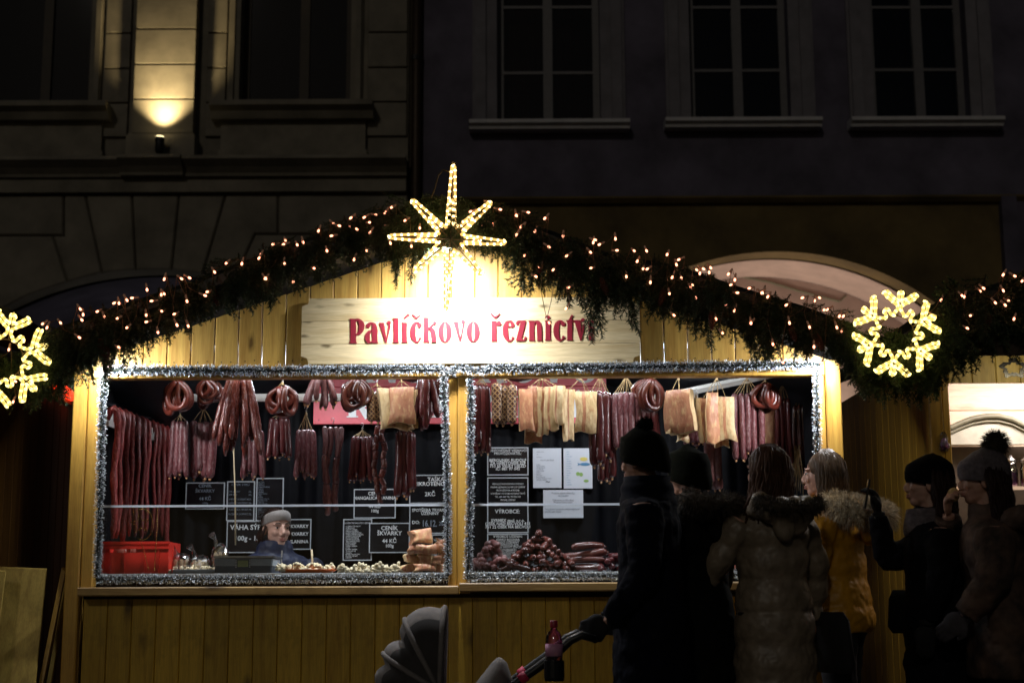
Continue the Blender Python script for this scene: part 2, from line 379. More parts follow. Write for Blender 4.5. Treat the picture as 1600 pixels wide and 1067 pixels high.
class MB:
    def __init__(self): self.v = []; self.f = []; self.m = []; self.uv = {}
    def add(self, vs, fs, mi=0):
        b = len(self.v); self.v += [Vector(p) for p in vs]
        for f in fs: self.f.append(tuple(b + i for i in f)); self.m.append(mi)
        return b
    def box(self, x0, x1, y0, y1, z0, z1, mi=0):
        vs = [(x, y, z) for z in (z0, z1) for y in (y0, y1) for x in (x0, x1)]
        self.add(vs, [(0, 2, 3, 1), (4, 5, 7, 6), (0, 1, 5, 4), (1, 3, 7, 5), (3, 2, 6, 7), (2, 0, 4, 6)], mi); return self
    def plank(self, x0, x1, y0, y1, z0, z1, ch=0.004, axis='Z', mi=0):
        """board along an axis with chamfered front (y0) arrises"""
        if axis == 'Z':
            pr = [(x0, y1), (x0, y0 + ch), (x0 + ch, y0), (x1 - ch, y0), (x1, y0 + ch), (x1, y1)]
            vs = [(x, y, z0) for x, y in pr] + [(x, y, z1) for x, y in pr]
        else:
            pr = [(z0, y1), (z0, y0 + ch), (z0 + ch, y0), (z1 - ch, y0), (z1, y0 + ch), (z1, y1)]
            vs = [(x1, y, z) for z, y in pr] + [(x0, y, z) for z, y in pr]
        n = 6
        fs = [tuple(range(n - 1, -1, -1)), tuple(range(n, 2 * n))] + [(i, (i + 1) % n, n + (i + 1) % n, n + i) for i in range(n)]
        self.add(vs, fs, mi); return self
    def prism(self, poly, y0, y1, mi=0):
        """x,z polygon extruded from y0 (front) to y1"""
        n = len(poly)
        vs = [(x, y0, z) for x, z in poly] + [(x, y1, z) for x, z in poly]
        a = sum(poly[i][0] * poly[(i + 1) % n][1] - poly[(i + 1) % n][0] * poly[i][1] for i in range(n))
        fs = [tuple(range(n)), tuple(range(2 * n - 1, n - 1, -1))] + [(i, n + i, n + (i + 1) % n, (i + 1) % n) for i in range(n)]
        if a < 0: fs = [tuple(reversed(f)) for f in fs]
        self.add(vs, fs, mi); return self
    def tube(self, pts, rad, n=8, cap=True, mi=0, flat=1.0, uvs=None):
        pts = [Vector(p) for p in pts]; k = len(pts)
        if not hasattr(rad, '__len__'): rad = [rad] * k
        T = [(pts[min(i + 1, k - 1)] - pts[max(i - 1, 0)]).normalized() for i in range(k)]
        ref = Vector((0, 1, 0)) if abs(T[0].y) < 0.9 else Vector((1, 0, 0))
        nrm = (ref - T[0] * ref.dot(T[0])).normalized()
        vs = []
        for i in range(k):
            nrm = (nrm - T[i] * nrm.dot(T[i]))
            nrm = nrm.normalized() if nrm.length > 1e-6 else T[i].orthogonal().normalized()
            bn = T[i].cross(nrm)
            for j in range(n):
                a = 2 * math.pi * j / n
                vs.append(pts[i] + (nrm * math.cos(a) * flat + bn * math.sin(a)) * rad[i])
        fs = [(i * n + j, i * n + (j + 1) % n, (i + 1) * n + (j + 1) % n, (i + 1) * n + j) for i in range(k - 1) for j in range(n)]
        if cap: fs += [tuple(range(n - 1, -1, -1)), tuple((k - 1) * n + j for j in range(n))]
        self.add(vs, fs, mi); return self
    def loft(self, rings, n=24, mi=0, cap=True):
        """rings: (centre, axis a, axis b) with full vectors"""
        vs = []
        for c, a, b in rings:
            for j in range(n):
                t = 2 * math.pi * j / n
                vs.append(c + a * math.cos(t) + b * math.sin(t))
        k = len(rings)
        fs = [(i * n + j, i * n + (j + 1) % n, (i + 1) * n + (j + 1) % n, (i + 1) * n + j) for i in range(k - 1) for j in range(n)]
        if cap: fs += [tuple(range(n - 1, -1, -1)), tuple((k - 1) * n + j for j in range(n))]
        self.add(vs, fs, mi); return self
    def ell(self, c, rx, ry=None, rz=None, n=12, m=8, rot=None, mi=0):
        ry = rx if ry is None else ry; rz = rx if rz is None else rz
        c = Vector(c); vs = []; fs = []
        def put(p):
            p = Vector(p)
            if rot is not None: p = rot @ p
            vs.append(c + p)
        put((0, 0, -rz))
        for i in range(1, m):
            ph = -math.pi / 2 + math.pi * i / m
            for j in range(n):
                t = 2 * math.pi * j / n
                put((rx * math.cos(ph) * math.cos(t), ry * math.cos(ph) * math.sin(t), rz * math.sin(ph)))
        put((0, 0, rz))
        for j in range(n):
            fs.append((0, 1 + (j + 1) % n, 1 + j))
            fs.append((len(vs) - 1, 1 + (m - 2) * n + j, 1 + (m - 2) * n + (j + 1) % n))
        for i in range(m - 2):
            for j in range(n):
                fs.append((1 + i * n + j, 1 + i * n + (j + 1) % n, 1 + (i + 1) * n + (j + 1) % n, 1 + (i + 1) * n + j))
        self.add(vs, fs, mi); return self
    def lathe(self, prof, c, n=16, mi=0, axis=None):
        """(radius, height) profile about the z axis through c"""
        c = Vector(c); vs = []
        for r, h in prof:
            for j in range(n):
                a = 2 * math.pi * j / n; p = Vector((r * math.cos(a), r * math.sin(a), h))
                vs.append(c + (axis @ p if axis is not None else p))
        k = len(prof)
        fs = [(i * n + j, i * n + (j + 1) % n, (i + 1) * n + (j + 1) % n, (i + 1) * n + j) for i in range(k - 1) for j in range(n)]
        fs += [tuple(range(n - 1, -1, -1)), tuple((k - 1) * n + j for j in range(n))]
        self.add(vs, fs, mi); return self
    def build(self, name, mats, parent=None, smooth=False, origin=None, auto=None):
        if isinstance(mats, str): mats = [mats]
        if origin is None:
            lo = [min(p[i] for p in self.v) for i in range(3)]; hi = [max(p[i] for p in self.v) for i in range(3)]
            origin = Vector(((lo[0] + hi[0]) / 2, (lo[1] + hi[1]) / 2, lo[2]))
        me = bpy.data.meshes.new(name)
        me.from_pydata([p - origin for p in self.v], [], self.f)
        for m in mats: me.materials.append(MATS[m])
        if len(mats) > 1: me.polygons.foreach_set('material_index', self.m)
        if smooth: me.polygons.foreach_set('use_smooth', [True] * len(self.f))
        if self.uv:
            l = me.uv_layers.new(name='UVMap')
            for p in me.polygons:
                for li, vi in zip(p.loop_indices, p.vertices): l.data[li].uv = self.uv.get(vi, (0, 0))
        o = bpy.data.objects.new(name, me)
        C.objects.link(o); place(o, origin, parent)
        return o

def place(o, world, parent=None):
    world = Vector(world); WL[o.name] = world.copy()
    if parent is not None:
        o.parent = parent; o.location = world - WL[parent.name]
    else: o.location = world
    return o

def tag(o, label, cat, group=None):
    o['label'] = label; o['category'] = cat
    if group: o['group'] = group
    return o

def thing(name, loc, label, cat, group=None):
    o = bpy.data.objects.new(name, None); o.empty_display_size = 0.05
    C.objects.link(o); place(o, loc); tag(o, label, cat, group); return o

def struct(o): o['kind'] = 'structure'; return o

def inst(src, world, parent, rot=None, scale=None, name=None):
    """another object on the same mesh"""
    o = src.copy(); o.parent = None; C.objects.link(o); place(o, world, parent)
    if name: o.name = name
    if rot is not None: o.rotation_euler = rot
    if scale is not None: o.scale = scale if hasattr(scale, '__len__') else (scale,) * 3
    return o

def mesh_only(mb, name, mats, smooth=False, origin=(0, 0, 0)):
    """mesh data without an object, to be shared"""
    o = mb.build(name, mats, None, smooth, Vector(origin)); me = o.data
    bpy.data.objects.remove(o); return me

def put(me, name, world, parent, rot=None, scale=None):
    o = bpy.data.objects.new(name, me); C.objects.link(o); place(o, world, parent)
    if rot is not None: o.rotation_euler = rot
    if scale is not None: o.scale = scale if hasattr(scale, '__len__') else (scale,) * 3
    return o

def ppoly(pts, Y): return [(P(u, v, Y).x, P(u, v, Y).z) for u, v in pts]

def area_light(name, loc, target, w, h, power, col, parent=None, spread=180):
    d = bpy.data.lights.new(name, 'AREA'); d.shape = 'RECTANGLE'; d.size = w; d.size_y = h
    d.energy = power; d.color = col; d.spread = R(spread)
    o = bpy.data.objects.new(name, d); C.objects.link(o)
    o.rotation_euler = (Vector(target) - Vector(loc)).to_track_quat('-Z', 'Y').to_euler()
    place(o, loc, parent); return o

def spot_light(name, loc, target, power, col, cone, blend, parent=None, radius=0.03):
    d = bpy.data.lights.new(name, 'SPOT'); d.energy = power; d.color = col
    d.spot_size = R(cone); d.spot_blend = blend; d.shadow_soft_size = radius
    o = bpy.data.objects.new(name, d); C.objects.link(o)
    o.rotation_euler = (Vector(target) - Vector(loc)).to_track_quat('-Z', 'Y').to_euler()
    place(o, loc, parent); return o

FONT = None
def text_mesh(s, size, align='CENTER', bold=0.0, sx=1.0, space=1.0):
    cu = bpy.data.curves.new('txt', 'FONT'); cu.body = s; cu.size = size; cu.align_x = align; cu.align_y = 'CENTER'
    cu.resolution_u = 2; cu.offset = bold; cu.space_line = space; cu.fill_mode = 'FRONT'
    o = bpy.data.objects.new('txt', cu); C.objects.link(o)
    dg = bpy.context.evaluated_depsgraph_get()
    me = bpy.data.meshes.new_from_object(o.evaluated_get(dg))
    bpy.data.objects.remove(o); bpy.data.curves.remove(cu)
    for v in me.vertices: v.co = Vector((v.co.x * sx, 0, v.co.y))
    me.materials.clear()
    return me

# ------------------------------------------------------------------ ground
gb = MB(); gb.box(-30, 30, -25, 30, -0.2, 0.0)
struct(gb.build('ground', 'cobble'))

# ================================================================== the two houses behind the stalls
YB = 7.2
def bx(u, v=160): return P(u, v, YB).x
def bz(v, u=800): return P(u, v, YB).z
GB = 0.0

def xprism(mb, prof, x0, x1, mi=0):
    n = len(prof)
    vs = [(x0, y, z) for y, z in prof] + [(x1, y, z) for y, z in prof]
    a = sum(prof[i][0] * prof[(i + 1) % n][1] - prof[(i + 1) % n][0] * prof[i][1] for i in range(n))
    fs = [tuple(range(n - 1, -1, -1)), tuple(range(n, 2 * n))] + [(i, (i + 1) % n, n + (i + 1) % n, n + i) for i in range(n)]
    if a < 0: fs = [tuple(reversed(f)) for f in fs]
    mb.add(vs, fs, mi)

def wall_grid(x0, x1, z0, z1, y0, y1, holes):
    mb = MB()
    xs = sorted({x0, x1, *[h[0] for h in holes], *[h[1] for h in holes]}); zs = sorted({z0, z1, *[h[2] for h in holes], *[h[3] for h in holes]})
    for i in range(len(xs) - 1):
        run = None
        for k in range(len(zs) - 1):
            cx, cz = (xs[i] + xs[i + 1]) / 2, (zs[k] + zs[k + 1]) / 2
            solid = not any(h[0] < cx < h[1] and h[2] < cz < h[3] for h in holes)
            if solid: run = (run[0], zs[k + 1]) if run else (zs[k], zs[k + 1])
            if run and (not solid or k == len(zs) - 2): mb.box(xs[i], xs[i + 1], y0, y1, run[0], run[1]); run = None
    return mb

def block(poly, yb, depth, inset, parent, mat, name='stone_block'):
    """dressed stone: full outline at the back, drawn in at the face, so the joint is a V"""
    n = len(poly); a = sum(poly[i][0] * poly[(i + 1) % n][1] - poly[(i + 1) % n][0] * poly[i][1] for i in range(n))
    if a < 0: poly = poly[::-1]
    def off(d):
        out = []
        for i in range(n):
            p0, p1, p2 = Vector(poly[i - 1]), Vector(poly[i]), Vector(poly[(i + 1) % n])
            e1, e2 = (p1 - p0).normalized(), (p2 - p1).normalized()
            n1, n2 = Vector((-e1.y, e1.x)), Vector((-e2.y, e2.x))
            b = (n1 + n2); b = b / max(0.35, b.length_squared) * 2
            out.append(p1 + b * d)
        return out
    A, B, D = off(0.006), off(0.006), off(inset)
    vs = [(p.x, yb, p.y) for p in A] + [(p.x, yb - depth * 0.55, p.y) for p in B] + [(p.x, yb - depth, p.y) for p in D]
    fs = [tuple(range(2 * n, 3 * n))]
    for k in range(2): fs += [(k * n + i, k * n + (i + 1) % n, (k + 1) * n + (i + 1) % n, (k + 1) * n + i) for i in range(n)]
    mb = MB(); mb.add(vs, fs)
    return mb.build(name, mat, parent)

def sash_window(parent, x0, x1, z0, z1, yf, mull, trans, frame_mat, curtain=None, recess=0.16):
    """frame with a mullion and a transom, four panes, a dark room behind"""
    w = MB(); t = 0.07; yr = yf + recess
    w.box(x0, x0 + t, yr, yr + 0.07, z0, z1); w.box(x1 - t, x1, yr, yr + 0.07, z0, z1)
    w.box(x0 + t, x1 - t, yr, yr + 0.07, z0, z0 + t); w.box(x0 + t, x1 - t, yr, yr + 0.07, z1 - t, z1)
    w.box(mull - 0.05, mull + 0.05, yr - 0.012, yr + 0.06, z0 + t, z1 - t)
    for z in trans:
        w.box(x0 + t, mull - 0.05, yr + 0.004, yr + 0.05, z - 0.016, z + 0.016); w.box(mull + 0.05, x1 - t, yr + 0.004, yr + 0.05, z - 0.016, z + 0.016)
    win = w.build('window', frame_mat, parent)
    zz = [z0 + t] + list(trans) + [z1 - t]
    for k in range(len(zz) - 1):
        for a, b in ((x0 + t, mull - 0.05), (mull + 0.05, x1 - t)):
            g = MB(); g.box(a, b, yr + 0.022, yr + 0.028, zz[k] + (0.017 if k else 0.001), zz[k + 1] - 0.017); g.build('pane', 'window_glass', win)
    rm = MB(); rm.box(x0 - 0.1, x1 + 0.1, yr + 0.55, yr + 0.6, z0 - 0.1, z1 + 0.1); rm.build('room', 'room_dark', win)
    if curtain:
        for a, b in ((x0 + 0.05, mull - 0.06), (mull + 0.06, x1 - 0.05)):
            cb = MB(); n = 40
            vs = [(a + (b - a) * i / n, yr + 0.2 + 0.025 * math.sin(i * 1.3) + 0.01 * math.sin(i * 3.1), z) for z in (z0 + 0.02, z1) for i in range(n + 1)]
            cb.add(vs, [(i, i + 1, n + 2 + i, n + 1 + i) for i in range(n)]); cb.build('curtain', curtain, win, True)
    return win

def architrave(parent, x0, x1, z0, z1, y, w, proj, mat, steps=2):
    for s in range(steps):
        m = MB(); ww = w * (1 - 0.45 * s); pj = proj * (1 + 0.9 * s); o = w - ww if s else 0
        # outer step is wide and shallow, inner one narrow and proud
        ox = 0 if s == 0 else 0
        a0, a1 = x0 - w + (0.0 if s == 0 else w * 0.12), x1 + w - (0.0 if s == 0 else w * 0.12)
        i0, i1 = (x0, x1) if s == 0 else (x0 - w * 0.45, x1 + w * 0.45)
        m.box(a0, i0, y - pj, y + 0.01, z0, z1); m.box(i1, a1, y - pj, y + 0.01, z0, z1)
        m.box(a0, a1, y - pj, y + 0.01, z1 + 0.002, z1 + w)
        m.build('window_surround', mat, parent)

# ---------------- cream house with the uplit pilaster
xl0, xl1 = bx(-330), bx(637)
ztop = 11.0
lb = thing('town_house', (bx(240), YB + 0.2, 0), 'cream town house with rusticated arch and a pilaster lit by a wall lamp', 'building')
zc = bz(250)
wz0, wz1 = bz(163), bz(-190)
winL = (bx(-42), bx(135), wz0, wz1); winR = (bx(371), bx(546), wz0, wz1)
wall_grid(xl0, xl1, zc - 0.05, ztop, YB + 0.10, YB + 0.4, [winL, winR]).build('wall', 'plaster_cream', lb)
# lower wall with the segmental arch
def arc(cu, cv, rad, u0, u1, n=40):
    out = []
    for i in range(n + 1):
        u = u0 + (u1 - u0) * i / n; out.append((u, cv - math.sqrt(max(0, rad * rad - (u - cu) ** 2))))
    return out
LA = arc(240, 947, 526, -62, 540)
low = ppoly([(-330, 252), (637, 252), (637, 1083), (540, 1083)] + LA[::-1] + [(-62, 1083), (-330, 1083)], YB + 0.10)
m = MB(); m.prism(low, YB + 0.10, YB + 0.4); m.build('arcade_wall', 'plaster_cream', lb)
def soffit(parent, A, y0, y1, mat, th=0.12, name='vault'):
    pts = [P(u, v, YB) for u, v in A]; m = MB(); n = len(pts)
    vs = [(p.x, y0, p.z + 0.004) for p in pts] + [(p.x, y1, p.z + 0.004) for p in pts] + [(p.x, y0, p.z + th) for p in pts] + [(p.x, y1, p.z + th) for p in pts]
    fs = []
    for i in range(n - 1): fs += [(i, i + 1, n + i + 1, n + i), (2 * n + i, 3 * n + i, 3 * n + i + 1, 2 * n + i + 1)]
    m.add(vs, fs); return m.build(name, mat, parent, True)
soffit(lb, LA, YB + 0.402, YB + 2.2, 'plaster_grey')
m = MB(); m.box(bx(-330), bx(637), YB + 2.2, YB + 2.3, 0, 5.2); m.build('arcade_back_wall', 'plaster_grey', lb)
# dressed stones of the arch
T, BT = 302, 0
for poly in [
    [(97, T), (131, T), (157, 424), (103, 439), (80, 366), (97, 366)],
    [(131, T), (204, T), (210, 420), (157, 424)],
    [(204, T), (278, T), (266, 420), (210, 420)],
    [(278, T), (351, T), (315, 426), (266, 420)],
    [(351, T), (433, T), (433, 364), (397, 364), (364, 436), (315, 426)],
    [(-60, T), (97, T), (97, 366), (-60, 366)], [(-330, T), (-60, T), (-60, 366), (-330, 366)],
    [(-62, 366), (80, 366), (103, 439), (40, 460), (-62, 514)],
    [(433, T), (637, T), (637, 364), (433, 364)],
    [(397, 364), (637, 364), (637, 430), (470, 430), (364, 436)],
    [(470, 430), (637, 430), (637, 515), (540, 515), (440, 461)],
    [(540, 515), (637, 515), (637, 600), (540, 600)], [(540, 600), (637, 600), (637, 690), (540, 690)],
    [(-330, 366), (-62, 366), (-62, 514), (-330, 514)]]:
    block(ppoly(poly, YB), YB + 0.10, 0.045, 0.022, lb, 'plaster_cream')
# cornice: two mouldings, broken forward under the pilaster
zc1 = bz(276)
def cornice(x0, x1, fwd):
    m = MB()
    xprism(m, [(YB + 0.12, zc), (YB - 0.20 - fwd, zc), (YB - 0.22 - fwd, zc - 0.04), (YB - 0.12 - fwd, zc - 0.10), (YB - 0.06 - fwd, zc - 0.15), (YB - 0.05 - fwd, zc1), (YB + 0.12, zc1)], x0, x1)
    m.build('cornice', 'plaster_cream', lb)
cornice(xl0, bx(192, 260), 0.0); cornice(bx(192, 260) + 0.001, bx(290, 260), 0.06); cornice(bx(290, 260) + 0.001, xl1, 0.015)
m = MB(); m.box(xl0, xl1 - 0.01, YB - 0.01, YB + 0.11, bz(298), zc1 - 0.002); m.build('frieze', 'plaster_cream', lb)
# pilaster, its side strips and the wall beyond the window in courses
js = [212, 158, 104, 49, -6, -62, -118, -176, -236, -300]
for k in range(len(js) - 1):
    z0, z1 = bz(js[k], 250), bz(js[k + 1], 250)
    for a, b, dep in ((209, 306, 0.16), (157, 199, 0.045), (319, 351, 0.045), (572, 636, 0.04)):
        xa, xb = bx(a), bx(b)
        block([(xa, z0), (xb, z0), (xb, z1), (xa, z1)], YB + 0.10, dep, 0.012, lb, 'plaster_cream')
m = MB(); m.box(bx(203), bx(309), YB - 0.10, YB + 0.11, zc + 0.002, bz(213)); m.box(bx(205), bx(307), YB - 0.085, YB + 0.11, bz(213) + .001, bz(210)); m.build('pilaster_base', 'plaster_cream', lb)
for (x0, x1, z0, z1), sx in ((winL, None), (winR, None)):
    sash_window(lb, x0, x1, z0, z1, YB + 0.12, (x0 + x1) / 2 + 0.07, [z0 + 1.0 + 0.45], 'window_brown')
    architrave(lb, x0, x1, z0, z1, YB + 0.10, 0.125, 0.04, 'plaster_cream')
    s = MB(); e = 0.26
    xprism(s, [(YB + 0.1, z0), (YB - 0.2, z0 - 0.005), (YB - 0.2, z0 - 0.06), (YB - 0.12, z0 - 0.10), (YB - 0.07, z0 - 0.17), (YB + 0.1, z0 - 0.17)], x0 - e, x1 + e)
    s.build('window_sill', 'plaster_cream', lb)
    a = MB(); a.box(x0 - e + 0.09, x1 + e - 0.09, YB + 0.02, YB + 0.11, zc + 0.12 + 0.002, z0 - 0.172); a.box(x0 - e + 0.07, x1 + e - 0.07, YB, YB + 0.11, zc + 0.002, zc + 0.12); a.build('apron', 'plaster_cream', lb)
# ---------------- wall lamp
pl = P(250, 236, YB - 0.25)
wl = thing('wall_uplight', (pl.x, YB - 0.10, pl.z - 0.1), 'small black wall spotlight shining up the cream pilaster', 'lamp')
m = MB(); m.lathe([(0.030, 0), (0.045, 0.02), (0.045, 0.10), (0.05, 0.15), (0.05, 0.17)], (pl.x - 0.012, YB - 0.23, pl.z - 0.02), 14); m.build('lamp_housing', 'dark_metal', wl, True)
m = MB(); m.box(pl.x - 0.03, pl.x + 0.05, YB - 0.13, YB - 0.102, pl.z - 0.09, pl.z + 0.0); m.tube([(pl.x + 0.02, YB - 0.12, pl.z - 0.05), (pl.x + 0.04, YB - 0.2, pl.z - 0.06), (pl.x, YB - 0.23, pl.z - 0.01)], 0.016); m.build('bracket', 'dark_metal', wl)
m = MB(); m.lathe([(0.042, 0), (0.042, 0.004)], (pl.x - 0.012, YB - 0.23, pl.z + 0.152), 14); m.build('lens', 'uplight_face', wl)
spot_light('uplight_beam', (pl.x - 0.012, YB - 0.24, pl.z + 0.165), (pl.x, YB - 0.02, pl.z + 2.2), 210, (1.0, 0.76, 0.38), 92, 1.0, wl, 0.03)

# ---------------- grey house to the right
xr0, xr1 = bx(661), bx(1760)
rb = thing('grey_house', (bx(1200), YB + 0.2, 0), 'grey plastered town house with three tall windows above an ochre arcade', 'building')
zl = bz(305, 1200)
wins = []
for g0, g1, vb, mu, tr in ((784, 932, 181, 857, 102), (1088, 1230, 178, 1158, 98), (1376, 1512, 177, 1446, 97)):
    wins.append((bx(g0, 170) - 0.05, bx(g1, 170) + 0.05, P(g0, vb, YB).z - 0.05, P(g0, -170, YB).z, bx(mu, 120), P(g0, tr, YB).z, P(g0, -2, YB).z))
wall_grid(xr0, xr1, zl, ztop, YB + 0.08, YB + 0.4, [w[:4] for w in wins]).build('wall', 'plaster_grey', rb)
for i, w in enumerate(wins):
    sash_window(rb, w[0], w[1], w[2], w[3], YB + 0.08, w[4], [w[5], w[6]], 'window_paint', ('curtain_brown', 'curtain_cloth', 'curtain_cloth')[i])
    architrave(rb, w[0], w[1], w[2], w[3], YB + 0.08, 0.26, 0.035, 'plaster_trim')
    s = MB(); zz = w[2] - 0.02
    xprism(s, [(YB + 0.08, zz), (YB - 0.14, zz - 0.012), (YB - 0.14, zz - 0.05), (YB - 0.09, zz - 0.075), (YB - 0.08, zz - 0.10), (YB + 0.08, zz - 0.10)], w[0] - 0.29, w[1] + 0.29)
    s.build('window_sill', 'plaster_white', rb)
RA = arc(1215, 812, 419, 800, 1630, 48)
low = ppoly([(655, 309), (1760, 309), (1760, 1083), (1630, 1083)] + RA[::-1] + [(800, 1083), (655, 1083)], YB + 0.08)
m = MB(); m.prism(low, YB + 0.085, YB + 0.4); m.build('arcade_wall', 'plaster_ochre', rb)
m = MB(); xprism(m, [(YB + 0.10, zl - 0.002), (YB - 0.0, zl - 0.004), (YB - 0.02, zl - 0.03), (YB + 0.03, zl - 0.07), (YB + 0.10, zl - 0.08)], xr0, xr1); m.build('string_course', 'plaster_ochre', rb)
soffit(rb, RA, YB + 0.402, YB + 1.25, 'vault_pink')
tym = [(p.x, p.z) for p in [P(u, v, YB) for u, v in RA]]
m = MB(); m.prism(tym + [(tym[-1][0], 0), (tym[0][0], 0)], YB + 1.25, YB + 1.4); m.build('arcade_back_wall', 'vault_pink', rb)
yl = YB + 1.246
def line_strip(pts, w, parent, mat, y):
    m = MB(); m.tube([(P(u, v, y).x, y, P(u, v, y).z) for u, v in pts], w, 6); m.build('painted_border', mat, parent)
line_strip([(1118, 428), (1160, 423), (1200, 426)], 0.011, rb, 'vault_line', yl)
line_strip([(1218, 430), (1262, 435), (1305, 448), (1340, 462)], 0.011, rb, 'vault_line', yl)
line_strip([(1150, 431), (1200, 440), (1250, 455), (1312, 471), (1322, 462)], 0.010, rb, 'vault_line', yl)
m = MB(); m.box(bx(1566, 350), bx(1590, 350), YB - 0.02, YB + 0.086, bz(432), bz(310)); m.box(bx(1590, 350) + .001, bx(1700, 350), YB + 0.03, YB + 0.086, bz(440), bz(310)); m.build('pilaster', 'plaster_grey', rb)
# lamp that lights the vault from below, hidden by the stalls
lp = P(1235, 640, YB + 0.75)
al = thing('arcade_lantern', (lp.x, YB + 0.75, 0), 'lantern on a post inside the ochre arcade, hidden behind the stall', 'lamp')
m = MB(); m.tube([(lp.x, YB + 0.75, 0), (lp.x, YB + 0.75, 2.2)], 0.04); m.build('post', 'dark_metal', al)
m = MB(); m.ell((lp.x, YB + 0.75, 2.3), 0.12); m.build('globe', 'bulb_stem', al, True)
area_light('lantern_light', (lp.x, YB + 0.75, 2.45), (lp.x, YB + 0.95, 5), 0.3, 0.3, 26, (1.0, 0.80, 0.62), al)
lq = P(230, 640, YB + 1.2)  # no lamp known here: dim unseen lantern added to lighten the cream vault
al = thing('arcade_lantern', (lq.x, YB + 1.2, 0), 'dim fill lantern on a post, added unseen in the cream arcade to lighten its vault', 'lamp')
m = MB(); m.tube([(lq.x, YB + 1.2, 0), (lq.x, YB + 1.2, 2.2)], 0.04); m.build('post', 'dark_metal', al)
m = MB(); m.ell((lq.x, YB + 1.2, 2.3), 0.12); m.build('globe', 'bulb_stem', al, True)
area_light('lantern_light', (lq.x, YB + 1.2, 2.45), (lq.x, YB + 1.2, 5), 0.3, 0.3, 1.8, (1.0, 0.95, 0.88), al)
# rain pipe in the joint of the two houses
xp = bx(650, 200)
dp = thing('rain_pipe', (xp, YB, 0), 'dark brown rain pipe in the joint between the two houses', 'pipe')
m = MB(); m.tube([(xp, YB + 0.02, 0), (xp, YB + 0.02, ztop)], 0.055, 12); m.build('pipe', 'pipe_brown', dp, True)
for z in (2.0, 4.4, 6.6): 
    m = MB(); m.tube([(xp, YB + 0.02, z), (xp, YB + 0.02, z + 0.05)], 0.064, 12); m.build('clip', 'dark_metal', dp)
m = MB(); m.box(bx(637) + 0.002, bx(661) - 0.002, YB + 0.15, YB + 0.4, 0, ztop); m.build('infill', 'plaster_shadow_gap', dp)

# ================================================================== the butcher's stall
def fx(u, v=700): return P(u, v, 0).x
def fz(v, u=715): return P(u, v, 0).z
XL, XR = fx(113), fx(1316)                   # outer edges
XC0, XC1 = fx(701), fx(734)                  # centre post
ZSILL = fz(915); ZLIN0, ZLIN1 = fz(590), fz(571)
DEP = 2.15
OV = -0.42                                   # front edge of the roof
RPK, REL, RER = P(706, 318, OV), P(66, 530, OV), P(1344, 524, OV)
XM, ZR = RPK.x, RPK.z - 0.05
def roof_z(x):
    e = REL if x < XM else RER
    return ZR + (e.z - 0.05 - ZR) * abs(x - XM) / abs(e.x - XM)
stall = thing('market_stall', ((XL + XR) / 2, 0.9, 0), 'yellow pine butcher stall with gabled front and two open serving bays', 'stall')
# gable boards
n = 31; x0 = fx(150, 560); x1 = fx(1297, 560)
w = (x1 - x0) / n
for i in range(n):
    a, b = x0 + i * w, x0 + (i + 1) * w
    z1a = roof_z(a) - 0.03; z1b = roof_z(b) - 0.03
    m = MB(); ch = 0.005; g = 0.0012
    pr = [(a + g, 0.02), (a + g, ch), (a + g + ch, 0), (b - g - ch, 0), (b - g, ch), (b - g, 0.02)]
    vs = [(x, y, ZLIN1 + 0.002) for x, y in pr] + [(x, y, z1a if x < (a + b) / 2 else z1b) for x, y in pr]
    m.add(vs, [tuple(range(5, -1, -1)), tuple(range(6, 12))] + [(k, (k + 1) % 6, 6 + (k + 1) % 6, 6 + k) for k in range(6)])
    m.build('gable_board', 'gable_pine', stall)
# nails along the foot of the gable
nm = MB(); nm.lathe([(0.0035, 0), (0.0035, 0.002)], (0, 0, 0), 6, axis=Matrix.Rotation(R(90), 3, 'X')); nail = mesh_only(nm, 'nail', 'dark_metal')
for i in range(n):
    for k in (0.3, 0.7): put(nail, 'nail', (x0 + (i + k) * w, 0.0, ZLIN1 + 0.028 + random.uniform(-.006, .006)), stall)
# lower front boards
n2 = 31; xb0, xb1 = fx(128, 1000), fx(1311, 1000)
w2 = (xb1 - xb0) / n2
for i in range(n2):
    m = MB(); m.plank(xb0 + i * w2 + 0.001, xb0 + (i + 1) * w2 - 0.001, 0.0, 0.02, 0.03, ZSILL - 0.06, 0.004); m.build('front_board', 'front_pine', stall)
# posts
def post(x0, x1, z0, z1, y0, y1, name='post'):
    m = MB(); m.plank(x0, x1, y0, y1, z0, z1, 0.006); return m.build(name, 'post_pine', stall)
post(XL, fx(135), 0, fz(567), -0.03, 0.07)
post(fx(136), fx(155), ZSILL - 0.04, ZLIN0, -0.018, 0.05, 'jamb')
post(fx(1292), XR, 0, fz(567), -0.03, 0.07)
post(fx(1276), fx(1291), ZSILL - 0.04, ZLIN0, -0.018, 0.05, 'jamb')
xm = (XC0 + XC1) / 2 - 0.01
post(XC0, xm, ZSILL - 0.04, ZLIN0, -0.012, 0.06); post(xm + 0.002, XC1, ZSILL - 0.04, ZLIN0, -0.015, 0.06)
m = MB(); m.plank(fx(136), fx(1291), -0.022, 0.06, ZLIN0 + 0.001, ZLIN1, 0.005, 'X'); m.build('lintel', 'post_pine', stall)
# sills
for a, b, dz in ((fx(131, 920), fx(717, 920), 0.0), (fx(719, 920), fx(1300, 920), 0.014)):
    m = MB(); m.plank(a, b, -0.115, 0.03, ZSILL - 0.045 + dz, ZSILL + dz, 0.006, 'X'); m.build('sill', 'sill_pine', stall)
